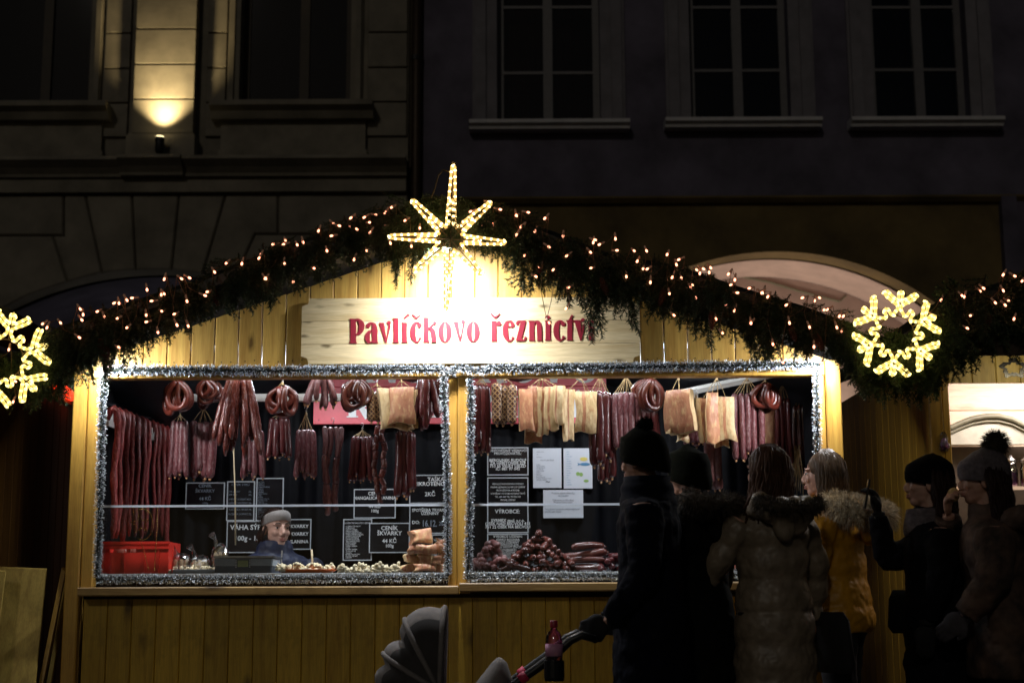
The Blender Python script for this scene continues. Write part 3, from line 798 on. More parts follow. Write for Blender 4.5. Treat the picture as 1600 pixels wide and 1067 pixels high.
# roof: two slopes with an overhang in front, boards of the fascia
for s in (-1, 1):
    xe = REL.x if s < 0 else RER.x
    ze = roof_z(xe); m = MB()
    vs = []
    for y in (OV, DEP):
        vs += [(XM, y, ZR + 0.0), (xe, y, ze), (xe, y, ze + 0.05), (XM, y, ZR + 0.05)]
    fs = [(0, 1, 2, 3), (7, 6, 5, 4), (0, 4, 5, 1), (1, 5, 6, 2), (2, 6, 7, 3), (3, 7, 4, 0)]
    m.add(vs, fs if s > 0 else [tuple(reversed(f)) for f in fs]); m.build('roof_slope', 'roof_felt', stall)
    m = MB(); d = 0.10
    vs = []
    for y in (OV - 0.022, OV - 0.002):
        vs += [(XM, y, ZR - d + 0.05), (xe, y, ze - d + 0.05), (xe, y, ze + 0.055), (XM, y, ZR + 0.055)]
    m.add(vs, fs if s > 0 else [tuple(reversed(f)) for f in fs]); m.build('barge_board', 'dark_timber', stall)
# side walls, back wall, floor, ceiling of dark tarpaulin
for xa in (XL + 0.012, XR - 0.032):
    m = MB(); nb = 17
    for k in range(nb):
        y0 = 0.075 + k * (DEP - 0.1) / nb
        b = MB(); b.box(xa, xa + 0.02, y0 + 0.001, y0 + (DEP - 0.1) / nb - 0.001, 0.03, roof_z(xa) - 0.12); b.build('side_board', 'side_pine', stall)
m = MB(); m.box(XL + 0.04, XR - 0.04, DEP - 0.03, DEP, 0.03, 2.3); m.build('back_wall', 'dark_side_pine', stall)
m = MB(); m.box(XL + 0.04, XR - 0.04, 0.08, DEP - 0.04, 0.02, 0.08); m.build('floor_boards', 'dark_timber', stall)
YBK = 1.5
m = MB(); nn = 160; xa, xb = XL + 0.05, XR - 0.05
vs = [(xa + (xb - xa) * i / nn, YBK + 0.022 * math.sin(i * 0.55) + 0.012 * math.sin(i * 1.7 + 1) , z) for z in (0.1, 1.2, 2.6) for i in range(nn + 1)]
m.add(vs, [(r * (nn + 1) + i, r * (nn + 1) + i + 1, (r + 1) * (nn + 1) + i + 1, (r + 1) * (nn + 1) + i) for r in range(2) for i in range(nn)])
m.build('back_curtain', 'back_cloth', stall, True)
m = MB(); na, nb = 24, 10                    # tarpaulin ceiling, sagging between its battens
vs = []
for j in range(nb + 1):
    for i in range(na + 1):
        x = xa + (xb - xa) * i / na; y = 0.10 + (YBK + 0.05 - 0.10) * j / nb
        z = roof_z(x) - 0.07 - 0.05 * abs(math.sin(i * math.pi / 6)) - 0.22 * (j / nb)
        z = min(z, 2.55 - 0.12 * abs(math.sin(i * math.pi / 4)) - 0.15 * j / nb)
        vs.append((x, y, z))
m.add(vs, [(j * (na + 1) + i, j * (na + 1) + i + 1, (j + 1) * (na + 1) + i + 1, (j + 1) * (na + 1) + i) for j in range(nb) for i in range(na)])
m.build('ceiling_tarpaulin', 'tarp', stall, True)
for xs in (xa + 0.002, xb - 0.002):
    m = MB(); vs = [(xs + 0.012 * math.sin(k * 0.9), 0.1 + (YBK - 0.1) * k / 30, z) for z in (0.1, 2.5) for k in range(31)]
    m.add(vs, [(k, k + 1, 32 + k, 31 + k) for k in range(30)]); m.build('side_curtain', 'back_cloth', stall, True)
# counter with a white shelf edge
ZC = P(450, 895, 0.12).z
m = MB(); m.box(XL + 0.09, XR - 0.09, 0.07, 0.72, ZC - 0.03, ZC); m.build('counter_top', 'counter_steel', stall)
for a, b in ((fx(160), fx(699)), (fx(740), fx(1272))):
    m = MB(); m.plank(a, b, 0.055, 0.069, ZC - 0.042, ZC - 0.002, 0.003, 'X'); m.build('counter_edge', 'white_board', stall)
m = MB(); m.box(XL + 0.1, XR - 0.1, 0.1, 0.13, 0.09, ZC - 0.05); m.box(XL + 0.1, XR - 0.1, 0.66, 0.69, 0.09, ZC - 0.05); m.build('counter_frame', 'dark_timber', stall)
# glass screens with a bright top rail
ZG = P(450, 790, 0.03).z
for a, b in ((fx(157), fx(698)), (fx(738), fx(1276))):
    m = MB(); m.box(a, b, 0.036, 0.042, ZC - 0.04, ZG - 0.004); g = m.build('glass_screen', 'screen_glass', stall)
    m = MB(); m.box(a - 0.01, b + 0.01, 0.031, 0.047, ZG - 0.004, ZG + 0.007); m.build('glass_rail', 'rail_white', g)
# hanging rails
ZH = P(715, 580, 0.27).z
m = MB(); m.box(XL + 0.1, XC0 + 0.05, 0.255, 0.285, ZH, ZH + 0.03); m.box(XC0 + 0.052, XR - 0.1, 0.255, 0.285, ZH, ZH + 0.03); m.build('hanging_rail', 'white_board', stall)
ZH2 = P(390, 622, 0.62).z
m = MB(); m.box(PX(293, 622, .62), PX(706, 622, .62), 0.60, 0.64, ZH2 - 0.02, ZH2 + 0.022); m.build('hanging_rail', 'white_board', stall)
m = MB(); m.box(PX(960, 618, .62), PX(1090, 618, .62), 0.60, 0.64, ZH2 - 0.02, ZH2 + 0.022); m.build('hanging_rail', 'white_board', stall)
a, b = P(1056, 616, 0.95), P(1228, 580, 0.27)
m = MB(); m.tube([a, b], 0.022, 4); m.build('hanging_rail', 'white_board', stall)
# the rack on the left wall that carries the long red sausages
ra, rc = P(170, 652, 0.15), P(262, 684, 1.40)
m = MB(); d = (rc - ra)
m.add([ra + V(0, 0, -0.045), rc + V(0, 0, -0.045), rc + V(0, 0, 0.03), ra + V(0, 0, 0.03), ra + V(-0.02, 0, -0.045), rc + V(-0.02, 0, -0.045), rc + V(-0.02, 0, 0.03), ra + V(-0.02, 0, 0.03)],
      [(0, 1, 2, 3), (7, 6, 5, 4), (0, 4, 5, 1), (2, 6, 7, 3), (1, 5, 6, 2), (0, 3, 7, 4)]); m.build('wall_rack', 'white_board', stall)
m = MB(); k = 16
vs = [ra + d * (i / k) + V(0.02 - 0.16 * j, 0, 0.06 + 0.02 * math.sin(i * 1.4) + 0.03 * j) for j in (0, 1) for i in range(k + 1)]
m.add(vs, [(i, i + 1, k + 2 + i, k + 1 + i) for i in range(k)]); m.build('rack_cover', 'tarp', stall, True)

# ---------------- lamps of the stall
def floodlight(name, loc, aim, power, label, size=0.16, spread=150):
    t = thing(name, loc, label, 'lamp', None); loc = Vector(loc)
    q = (Vector(aim) - loc).to_track_quat('-Z', 'Y').to_matrix()
    m = MB()
    hx, hy, hz = size / 2, size * 0.38, 0.03
    vs = [loc + q @ V(sx * hx, sy * hy, z) for z in (0.0, hz) for sx, sy in ((-1, -1), (1, -1), (1, 1), (-1, 1))]
    vs += [loc + q @ V(sx * hx * .7, sy * hy * .7, hz + 0.02) for sx, sy in ((-1, -1), (1, -1), (1, 1), (-1, 1))]
    fs = []
    for r in range(2): fs += [(r * 4 + i, r * 4 + (i + 1) % 4, r * 4 + 4 + (i + 1) % 4, r * 4 + 4 + i) for i in range(4)]
    m.add(vs, fs + [(8, 9, 10, 11)]); m.build('lamp_housing', 'dark_metal', t)
    m = MB(); m.add([loc + q @ V(sx * hx * .9, sy * hy * .9, 0.004) for sx, sy in ((-1, -1), (1, -1), (1, 1), (-1, 1))], [(3, 2, 1, 0)]); m.build('lens', 'flood_face', t)
    m = MB(); m.tube([loc + q @ V(0, 0, 0.05), loc + q @ V(0, 0, 0.10) + V(0, 0, 0.05)], 0.012); m.build('bracket', 'dark_metal', t)
    area_light(name + '_light', loc + q @ V(0, 0, -0.004), aim, size * 0.9, size * 0.6, power, (0.96, 0.97, 1.0), t, spread)
    return t
FL = P(701, 382, -0.39)
floodlight('floodlight', FL, (FL.x + 0.0, 0.12, FL.z - 1.0), 30, 'white floodlight under the gable peak behind the big star')
for u, nm in ((137, 'left'), (1303, 'right')):
    c = P(u, 556, -0.24)
    floodlight('corner_spotlight', c, (c.x + (0.45 if u < 500 else -0.42), 0.12, c.z - 0.42), 9.5, 'small white spotlight in the fir greenery above the ' + ('striped curtain side post' if u < 500 else 'post beside the big snowflake'), 0.08, 165)
# light tubes behind the lintel
for i, (a, b) in enumerate(((fx(255), fx(690)), (fx(745), fx(1180)))):
    zt = ZLIN0 + 0.20; cx = (a + b) / 2
    t = thing('light_tube', (cx, 0.115, zt - 0.02), 'cool white light tube behind the lintel of the bay ' + ('with the weighing scale' if i == 0 else 'with the sausage heaps'), 'lamp')
    m = MB(); m.box(a, b, 0.085, 0.145, zt + 0.0, zt + 0.03); m.build('tube_holder', 'white_board', t)
    m = MB(); m.tube([(a + .02, 0.115, zt - 0.016), (b - .02, 0.115, zt - 0.016)], 0.013, 8); m.build('tube', 'led_white', t)
    area_light('tube_light', (cx, 0.125, zt - 0.035), (cx, 0.55, zt - 0.9), b - a, 0.05, 6.2, (0.86, 0.93, 1.0), t, 170)
    t = thing('ceiling_lamp', (cx, 0.78, 2.36), 'flat white lamp under the tarpaulin of the bay ' + ('with the weighing scale' if i == 0 else 'with the sausage heaps'), 'lamp')
    m = MB(); m.box(cx - .2, cx + .2, 0.70, 0.86, 2.37, 2.40); m.build('lamp_housing', 'white_board', t)
    m = MB(); m.box(cx - .18, cx + .18, 0.715, 0.845, 2.362, 2.369); m.build('diffuser', 'led_white', t)
    area_light('ceiling_light', (cx, 0.78, 2.355), (cx, 0.55, 1.0), .36, .13, 14, (0.86, 0.93, 1.0), t, 175)

# ---------------- the name sign
SY = -0.05
sign = thing('name_sign', (PX(735, 520, SY), SY, PZ(735, 568, SY)), 'pale pine name board with dark red lettering under the lit star', 'sign')
for k, (va, vb) in enumerate(((465, 501), (501, 537), (537, 568))):
    xa, xb = PX(471, 520, SY), PX(1000, 520, SY); z1, z0 = PZ(735, va, SY) - 0.001, PZ(735, vb, SY) + 0.001
    m = MB(); c = 0.042
    if k == 0: poly = [(xa, z0), (xb, z0), (xb, z1 - c), (xb - c * .75, z1 - c * .75), (xb - c, z1), (xa + c, z1), (xa + c * .75, z1 - c * .75), (xa, z1 - c)]
    elif k == 2: poly = [(xa + c, z0), (xb - c, z0), (xb - c * .75, z0 + c * .75), (xb, z0 + c), (xb, z1), (xa, z1), (xa, z0 + c), (xa + c * .75, z0 + c * .75)]
    else: poly = [(xa, z0), (xb, z0), (xb, z1), (xa, z1)]
    m.prism(poly, SY, SY + 0.026); m.build('sign_board', 'sign_pine', sign)
for u in (500, 970):
    m = MB(); m.box(PX(u, 520, SY) - 0.02, PX(u, 520, SY) + 0.02, SY + 0.027, -0.001, PZ(735, 560, SY), PZ(735, 475, SY)); m.build('batten', 'sill_pine', sign)
# lettering, traced stroke by stroke: (x, y, width) on the 7.27x enlargement of the photograph
def S(*pts): return ('s', pts)
def D(x, y, rx, ry=None): return ('d', x, y, rx, ry or rx)
def Bx(x0, x1, y0, y1): return ('b', x0, x1, y0, y1)
def O(x, y, rx, ry, ix, iy): return ('o', x, y, rx, ry, ix, iy)
def vee(dx, dy): return [S((440 + dx, 182 + dy, 58), (488 + dx, 404 + dy, 18)), S((489 + dx, 398 + dy, 15), (512 + dx, 300 + dy, 18), (530 + dx, 205 + dy, 24)), D(523 + dx, 180 + dy, 24), Bx(412 + dx, 470 + dx, 178 + dy, 188 + dy)]
def cee(dx, dy): return [S((872 + dx, 205 + dy, 26), (862 + dx, 184 + dy, 22), (838 + dx, 176 + dy, 24), (808 + dx, 205 + dy, 48), (796 + dx, 250 + dy, 62), (794 + dx, 295 + dy, 64), (801 + dx, 345 + dy, 56), (828 + dx, 392 + dy, 28), (856 + dx, 390 + dy, 18), (876 + dx, 360 + dy, 20)), D(870 + dx, 208 + dy, 26), D(875 + dx, 358 + dy, 15)]
G1 = {
 'P': [S((117, 140, 64), (117, 404, 64)), Bx(75, 158, 396, 412), Bx(76, 150, 133, 148), S((130, 142, 18), (178, 147, 30), (210, 185, 58), (213, 225, 62), (200, 275, 50), (172, 304, 26), (146, 309, 16))],
 'a': [D(287, 212, 25), S((272, 205, 16), (292, 186, 18), (325, 184, 22), (352, 202, 46), (361, 250, 60), (362, 330, 60), (362, 402, 60)), Bx(330, 398, 396, 408), S((335, 262, 12), (302, 282, 36), (280, 320, 54), (280, 365, 54), (296, 396, 32), (318, 398, 14), (334, 385, 10))],
 'v': vee(0, 0),
 'l': [S((602, 130, 56), (602, 400, 56)), Bx(567, 635, 393, 405), Bx(567, 627, 125, 137)],
 'i_acute': [S((700, 182, 54), (700, 398, 54)), Bx(667, 735, 391, 403), Bx(668, 727, 176, 187), S((694, 130, 20), (750, 80, 32))],
 'c_caron': cee(0, 0) + [S((788, 80, 16), (834, 122, 26), (884, 80, 10))],
 'k': [S((946, 122, 56), (946, 394, 56)), Bx(913, 981, 387, 398), Bx(914, 972, 118, 130), D(1043, 181, 20), S((1042, 190, 16), (1015, 205, 15), (972, 248, 18)), S((990, 232, 30), (1020, 275, 52), (1032, 340, 54), (1034, 394, 56)), Bx(1005, 1063, 387, 398)],
 'o': [O(1160, 283, 77, 118, 15, 106)], 'v2': vee(842, -14), 'o2': [O(1479, 280, 77, 118, 15, 106)]}
G2 = {
 'r_caron': [S((160, 166, 58), (160, 382, 58)), Bx(127, 196, 375, 387), Bx(127, 187, 161, 172), S((184, 206, 14), (198, 186, 16), (216, 178, 26)), D(214, 187, 25), S((124, 70, 16), (172, 116, 26), (226, 70, 10))],
 'e': [S((330, 161, 14), (305, 178, 40), (290, 225, 60), (288, 280, 64), (298, 335, 56), (322, 376, 30), (350, 382, 18), (376, 352, 22)), D(372, 350, 16), S((326, 161, 14), (352, 166, 26), (369, 192, 38), (370, 222, 36)), Bx(316, 388, 217, 229)],
 'z': [D(425, 190, 17), S((412, 186, 14), (430, 167, 22), (520, 166, 24)), S((492, 170, 62), (440, 372, 62)), S((410, 373, 20), (500, 374, 20), (518, 352, 18)), D(515, 350, 15)],
 'n': [S((588, 164, 58), (588, 380, 58)), Bx(555, 624, 372, 384), Bx(552, 616, 157, 168), S((612, 200, 12), (632, 170, 22), (660, 176, 44), (673, 230, 55), (675, 380, 55)), Bx(650, 706, 371, 383)],
 'i': [S((772, 162, 56), (772, 376, 56)), Bx(740, 806, 367, 379), Bx(738, 800, 154, 166), D(766, 115, 28, 20)],
 'c': cee(72, -18),
 't': [S((1019, 150, 56), (1019, 374, 56)), Bx(986, 1055, 366, 378), Bx(980, 1056, 148, 164), S((1012, 160, 30), (1030, 125, 22), (1044, 100, 20)), D(1043, 101, 12)],
 'v': [S((1106, 152, 72), (1146, 378, 20)), S((1146, 372, 16), (1166, 280, 18), (1180, 190, 24)), D(1170, 150, 24), Bx(1069, 1142, 147, 158)],
 'i_acute': [S((1260, 160, 56), (1260, 374, 56)), Bx(1226, 1293, 366, 378), Bx(1226, 1288, 152, 163), S((1258, 128, 18), (1305, 82, 26))]}
def glyph(name, parts, ou, ov, sc_, mat, parent, Y, th=0.004):
    m = MB(); k = [0]
    def pt(x, y): p = P(ou + x / sc_, ov + y / sc_, Y); return (p.x, p.z)
    def smooth(pts):
        if len(pts) < 3: return pts
        out = []
        for i in range(len(pts) - 1):
            p0, p1, p2, p3 = pts[max(0, i - 1)], pts[i], pts[i + 1], pts[min(len(pts) - 1, i + 2)]
            for s in range(4):
                t = s / 4
                out.append(tuple(0.5 * (2 * p1[q] + (p2[q] - p0[q]) * t + (2 * p0[q] - 5 * p1[q] + 4 * p2[q] - p3[q]) * t * t + (3 * p1[q] - p0[q] - 3 * p2[q] + p3[q]) * t ** 3) for q in range(3)))
        return out + [pts[-1]]
    for pa in parts:
        y1 = Y - th - 0.00035 * k[0]; k[0] += 1
        if pa[0] == 's':
            ps = smooth(list(pa[1])); L, Rr = [], []
            vertical = len(pa[1]) == 2 and abs(ps[0][0] - ps[1][0]) < 0.35 * abs(ps[0][1] - ps[1][1])
            for i, (x, y, w) in enumerate(ps):
                a, b = ps[max(0, i - 1)], ps[min(len(ps) - 1, i + 1)]
                tx, ty = b[0] - a[0], b[1] - a[1]; l = math.hypot(tx, ty) or 1
                nx, ny = (1, 0) if vertical else (-ty / l, tx / l)
                if vertical and ty > 0: nx = -1
                L.append((x + nx * w / 2, y + ny * w / 2)); Rr.append((x - nx * w / 2, y - ny * w / 2))
            # quads along the stroke, one skin: front and rim
            n_ = len(L); vs = []
            for yy in (y1, Y - 0.0005):
                for q in L + Rr: px_, pz_ = pt(*q); vs.append((px_, yy, pz_))
            fs = []
            for i in range(n_ - 1):
                fs += [(i, i + 1, n_ + i + 1, n_ + i), (i, 2 * n_ + i, 2 * n_ + i + 1, i + 1), (n_ + i, n_ + i + 1, 3 * n_ + i + 1, 3 * n_ + i)]
            fs += [(0, n_, 3 * n_, 2 * n_), (n_ - 1, 3 * n_ - 1, 4 * n_ - 1, 2 * n_ - 1)]
            m.add(vs, fs)
        elif pa[0] == 'b':
            m.prism([pt(pa[1], pa[3]), pt(pa[2], pa[3]), pt(pa[2], pa[4]), pt(pa[1], pa[4])], y1, Y - 0.0005)
        elif pa[0] == 'd':
            m.prism([pt(pa[1] + pa[3] * math.cos(a * math.pi / 8), pa[2] + pa[4] * math.sin(a * math.pi / 8)) for a in range(16)], y1, Y - 0.0005)
        else:
            _, x, y, rx, ry, ix, iy = pa; q = 28; vs = []
            for yy in (y1, Y - 0.0005):
                for r1, r2 in ((rx, ry), (ix, iy)):
                    for a in range(q):
                        ca, sa = math.cos(2 * math.pi * a / q), math.sin(2 * math.pi * a / q)
                        px_, pz_ = pt(x + r1 * ca, y + r2 * sa); vs.append((px_, yy, pz_))
            fs = []
            for a in range(q):
                b = (a + 1) % q
                fs += [(a, b, q + b, q + a), (a, 2 * q + a, 2 * q + b, b), (q + a, q + b, 3 * q + b, 3 * q + a)]
            m.add(vs, fs)
    return m.build('letter', mat, parent)
for g in G1.values(): glyph('letter', g, 536, 480, 7.2727, 'sign_red', sign, SY)
for g in G2.values(): glyph('letter', g, 750, 480, 7.2727, 'sign_red', sign, SY)

# ---------------- red name board hanging inside, half hidden by the goods
RY = 1.36
rs = thing('red_board', (PX(720, 662, RY), RY, PZ(720, 662, RY)), 'red board with big white serif lettering hanging behind the meat', 'sign')
xa, xb = PX(490, 640, RY), PX(948, 640, RY)
zq = [PZ(720, 662, RY), PZ(720, 604, RY), PZ(720, 545, RY)]
for k in range(2):
    m = MB(); m.plank(xa, xb, RY, RY + 0.02, zq[k] + 0.001, zq[k + 1] - 0.001, 0.003, 'X'); m.build('board_panel', 'board_red', rs)
for u, v in ((498, 656), (522, 657), (945, 598), (935, 656), (912, 598), (700, 657)):
    p = P(u, v, RY); put(nail, 'screw', (p.x, RY - 0.0005, p.z), rs)
# serif capitals of the red board as strokes on a 100-high em, x from 0
SER = {
 'P': (66, [S((18, 0, 20), (18, 100, 20)), Bx(4, 34, 94, 100), Bx(2, 34, 0, 6), S((24, 3, 7), (44, 6, 12), (54, 26, 20), (44, 48, 12), (24, 52, 7))]),
 'A': (78, [S((38, 0, 10), (12, 100, 9)), S((40, 0, 20), (64, 100, 20)), Bx(0, 26, 94, 100), Bx(50, 78, 94, 100), Bx(22, 56, 62, 69)]),
 'V': (76, [S((14, 0, 20), (38, 100, 18)), S((64, 0, 8), (40, 100, 10)), Bx(0, 28, 0, 6), Bx(52, 76, 0, 6)]),
 'L': (60, [S((18, 0, 20), (18, 100, 20)), Bx(4, 58, 93, 100), Bx(4, 34, 0, 6), Bx(52, 58, 76, 100)]),
 'I': (36, [S((18, 0, 20), (18, 100, 20)), Bx(3, 33, 94, 100), Bx(3, 33, 0, 6)]),
 'C': (70, [S((60, 28, 10), (50, 8, 10), (34, 4, 12), (17, 30, 20), (15, 55, 20), (22, 82, 18), (42, 97, 10), (60, 78, 8)), Bx(57, 63, 6, 30)]),
 'K': (76, [S((18, 0, 20), (18, 100, 20)), Bx(3, 33, 94, 100), Bx(3, 33, 0, 6), S((62, 2, 8), (28, 52, 8)), S((36, 40, 14), (64, 100, 20)), Bx(50, 78, 94, 100), Bx(48, 74, 0, 6)]),
 'O': (76, [O(38, 50, 36, 51, 14, 44)]),
 'R': (74, [S((18, 0, 20), (18, 100, 20)), Bx(3, 33, 94, 100), Bx(2, 34, 0, 6), S((24, 3, 7), (44, 6, 12), (53, 26, 19), (44, 46, 12), (24, 51, 7)), S((40, 50, 14), (60, 100, 20)), Bx(52, 74, 94, 100)]),
 'E': (62, [S((18, 0, 20), (18, 100, 20)), Bx(3, 58, 94, 100), Bx(3, 56, 0, 6), Bx(24, 44, 46, 53), Bx(52, 58, 78, 100), Bx(50, 56, 0, 20), Bx(40, 45, 38, 62)]),
 'Z': (64, [S((52, 2, 20), (14, 98, 20)), Bx(6, 60, 94, 100), Bx(6, 58, 0, 6), Bx(54, 60, 74, 100), Bx(6, 12, 0, 24)]),
 'N': (80, [S((14, 0, 9), (14, 100, 9)), S((14, 0, 20), (62, 100, 20)), S((64, 0, 9), (64, 100, 9)), Bx(2, 27, 94, 100), Bx(52, 78, 0, 6)]),
 'T': (66, [S((33, 0, 20), (33, 100, 20)), Bx(18, 48, 94, 100), Bx(4, 62, 0, 6), Bx(3, 9, 0, 26), Bx(57, 63, 0, 26)])}
def serif_line(word, u0, u1, vbase, hpx, carons):
    tot = sum(SER[c][0] + 8 for c in word); sx = (u1 - u0) / tot; x = 0
    for i, c in enumerate(word):
        parts = list(SER[c][1])
        if i in carons: parts.append(S((14, -26, 6), (34, -10, 10), (54, -26, 6)) if carons[i] == 'v' else S((14, -10, 6), (28, -26, 8)))
        # widths scale with the em; stretch in x only
        sc2 = 100 / hpx
        pr = []
        for pa in parts:
            if pa[0] == 's': pr.append(('s', tuple(((x + q[0]) * sx * sc2, q[1], q[2] * sx * sc2) for q in pa[1])))
            elif pa[0] == 'b': pr.append(('b', (x + pa[1]) * sx * sc2, (x + pa[2]) * sx * sc2, pa[3], pa[4]))
            elif pa[0] == 'o': pr.append(('o', (x + pa[1]) * sx * sc2, pa[2], pa[3] * sx * sc2, pa[4], pa[5] * sx * sc2, pa[6]))
        glyph('letter', pr, u0, vbase - hpx, sc2, 'letter_white', rs, RY - 0.0005)
        x += SER[c][0] + 8
serif_line('PAVLICKOVO', 500, 940, 598, 44, {4: '/', 5: 'v'})
serif_line('REZNICTVI', 540, 915, 652, 33, {0: 'v', 8: '/'})

# ---------------- black price plates and papers on the back curtain
PY = YBK - 0.045
def plate(name, u0, u1, v0, v1, label, lines, cat='sign', back='plate_black', rim='plate_rim', txt='letter_white', rim_w=0.006, y=PY, group=None):
    """lines: (text, centre u or None, v, height px, squeeze, align)"""
    a, b = P(u0, v1, y), P(u1, v0, y)
    t = thing(name, ((a.x + b.x) / 2, y, a.z), label, cat, group)
    m = MB(); m.box(a.x, b.x, y, y + 0.006, a.z, b.z); m.build('panel', back, t)
    if rim:
        m = MB(); w = rim_w
        m.box(a.x - w, a.x - .0005, y - 0.004, y + 0.007, a.z - w, b.z + w); m.box(b.x + .0005, b.x + w, y - 0.004, y + 0.007, a.z - w, b.z + w)
        m.box(a.x, b.x, y - 0.004, y + 0.007, a.z - w, a.z - .0005); m.box(a.x, b.x, y - 0.004, y + 0.007, b.z + .0005, b.z + w); m.build('frame', rim, t)
    for s, u, v, h, sx, al in lines:
        mt = txt
        if isinstance(s, tuple): s, mt = s
        p = P((u0 + u1) / 2 if u is None else u, v, y)
        px_m = (P(u0, v + 10, y) - P(u0, v, y)).length / 10
        me = text_mesh(s, h * px_m * 1.42, al, h * px_m * (0.022 if h > 4.3 else 0.0), sx); me.materials.append(MATS[mt])
        o = bpy.data.objects.new('lettering', me); C.objects.link(o); place(o, (p.x, y - 0.003, p.z), t)
    return t
def rows(v0, v1, n, u, wd, h=1.6, al='LEFT', mat=None):
    words = 'NAZEV UZENINY VEPROVE MASO SUL KORENI CESNEK PAPRIKA KMIN KOURENO TRVANLIVY CENA SKLADUJTE V CHLADU'.split()
    out = []
    rr = random.Random(int(v0 * 7 + u))
    for i in range(n):
        s = ' '.join(rr.choice(words) for _ in range(max(1, int(wd * rr.uniform(0.55, 1.0)))))
        out.append(((s, mat) if mat else s, u, v0 + (v1 - v0) * i / max(1, n - 1), h, 0.8, al))
    return out
plate('price_plate', 291, 350, 755, 794, 'black price plate reading CENÍK ŠKVARKY hanging beside the red sausages', [('CENÍK', None, 759, 5, 1, 'CENTER'), ('ŠKVARKY', None, 767, 5, 1, 'CENTER'), ('44 KČ', None, 779, 5, 1, 'CENTER'), ('100g', None, 786, 3.5, 1, 'CENTER')], txt='chalk')
plate('price_list', 355, 397, 753, 812, 'narrow black price list with small rows behind the bamboo stick', [('CENÍK SÝRŮ', None, 757, 3.6, 1, 'CENTER')] + [(s, 357, v, 2.8, 0.9, 'LEFT') for s, v in (('SÝR UZENÝ', 768), ('SÝR BÍLÝ', 773), ('PAŘENÝ KORBÁČIK', 780), ('PAŘENÝ NEUZENÝ', 786), ('TLAČENKA HRUBÁ', 796), ('KLOBÁSA DOMÁCÍ', 803))] + [(s, 394, v, 2.8, 0.9, 'RIGHT') for s, v in (('33,-', 768), ('29,-', 773), ('35,-', 780), ('28,-', 786), ('19,-', 796), ('22,-', 803))], txt='chalk')
plate('info_plate', 401, 442, 748, 812, 'black notice densely filled with small text above the headband', rows(753, 808, 22, 403, 3, 1.9, 'LEFT'), txt='chalk')
plate('weight_plate', 355, 424, 815, 862, 'black plate reading VÁHA and 100g behind the navy shoulder', [('VÁHA SÝRA', 360, 824, 7.5, 1, 'LEFT'), ('100g - 1kg', 366, 841, 7.5, 1, 'LEFT')])
plate('goods_plate', 430, 485, 812, 857, 'black plate listing ŠKVARKY and SLANINA behind the seller', [('- OŠKVARKY', 482, 822, 5.2, 1, 'RIGHT'), ('-ŠKVARKY', 482, 834, 5.2, 1, 'RIGHT'), ('SLANINA', 482, 846, 5.2, 1, 'RIGHT')])
plate('mangalica_plate', 554, 617, 765, 808, 'black price plate reading MANGALICA SLANINA under the red links', [('CENÍK', None, 771, 5, 1, 'CENTER'), ('MANGALICA SLANINA', None, 778, 5, 0.92, 'CENTER'), ('44 KČ', None, 791, 5, 1, 'CENTER'), ('100g', None, 798, 4.6, 1, 'CENTER')])
plate('ingredient_plate', 537, 580, 812, 874, 'tall black ingredients notice overlapped by the crackling price plate', [('SLOŽENÍ TRVANLIVÝCH UZENIN', None, 817, 2.4, 0.8, 'CENTER')] + rows(822, 871, 20, 540, 3.3, 2.0, 'LEFT'))
plate('crackling_plate', 578, 639, 818, 862, 'black price plate reading ŠKVARKY 44 KČ above the pale cracklings', [('CENÍK', None, 825, 6.4, 1, 'CENTER'), ('ŠKVARKY', None, 833, 6.4, 1, 'CENTER'), ('44 KČ', None, 845, 6, 1, 'CENTER'), ('100g', None, 852.5, 4.8, 1, 'CENTER')], y=PY - 0.02)
plate('bag_plate', 641, 702, 743, 785, 'black plate reading TAŠKA MIKROTENOVÁ 2KČ beside the centre post', [('TAŠKA', 681, 749, 6, 1, 'CENTER'), ('MIKROTENOVÁ', 676, 756, 6, 1, 'CENTER'), ('2KČ', 672, 772, 6.2, 1, 'CENTER')])
plate('date_plate', 641, 702, 789, 832, 'black plate with the handwritten date 16.12. beside the centre post', [('SPOTŘEBA TRVANLIVÉ', 675, 797, 4.6, 0.95, 'CENTER'), ('UZENINY', 672, 802, 4.6, 1, 'CENTER'), ('DO:', 650, 816, 5, 1, 'CENTER'), (('16.12.', 'chalk'), 671, 818, 10, 0.7, 'CENTER'), (('20', 'chalk'), 689, 818, 6, 0.7, 'CENTER')])
plate('cut_plate', 676, 702, 836, 866, 'small black plate behind the stacked bacon', [('UZENINA', 690, 843, 4, 1, 'CENTER')])
plate('owner_plate', 763, 824, 700, 741, 'brownish glossy plate with five lines of address at the top of its column', [('ODPOVĚDNÝ VEDOUCÍ', None, 704, 4, 0.95, 'CENTER'), ('PROVOZOVATEL:', None, 708.5, 4, 0.95, 'CENTER'), ('BEROUNEK RUDOLF', None, 719, 4.4, 1, 'CENTER'), ('ZA HŘBITOVEM 329', None, 723.5, 4.4, 1, 'CENTER'), ('753 55 VELKÝ ÚJEZD', None, 728, 4.4, 1, 'CENTER'), ('IČ: 881 97 043', None, 732.5, 4.4, 1, 'CENTER')])
plate('contact_plate', 763, 824, 747, 785, 'black plate with six small rows, second in its column', [(s, None, v, 2.6, 0.85, 'CENTER') for s, v in (('VEDOUCÍ PROVOZOVNY STÁNKU', 756), ('MASNÁ UZENINA DOMÁCÍ Z UDÍRNY', 761), ('PROVOZOVNA A PRODEJ', 766), ('OTEVŘENO PO DOBU KONÁNÍ TRHŮ', 771), ('TEL. 603 420 742, 774 200 743', 776), ('PRODEJ UZENIN', 781))])
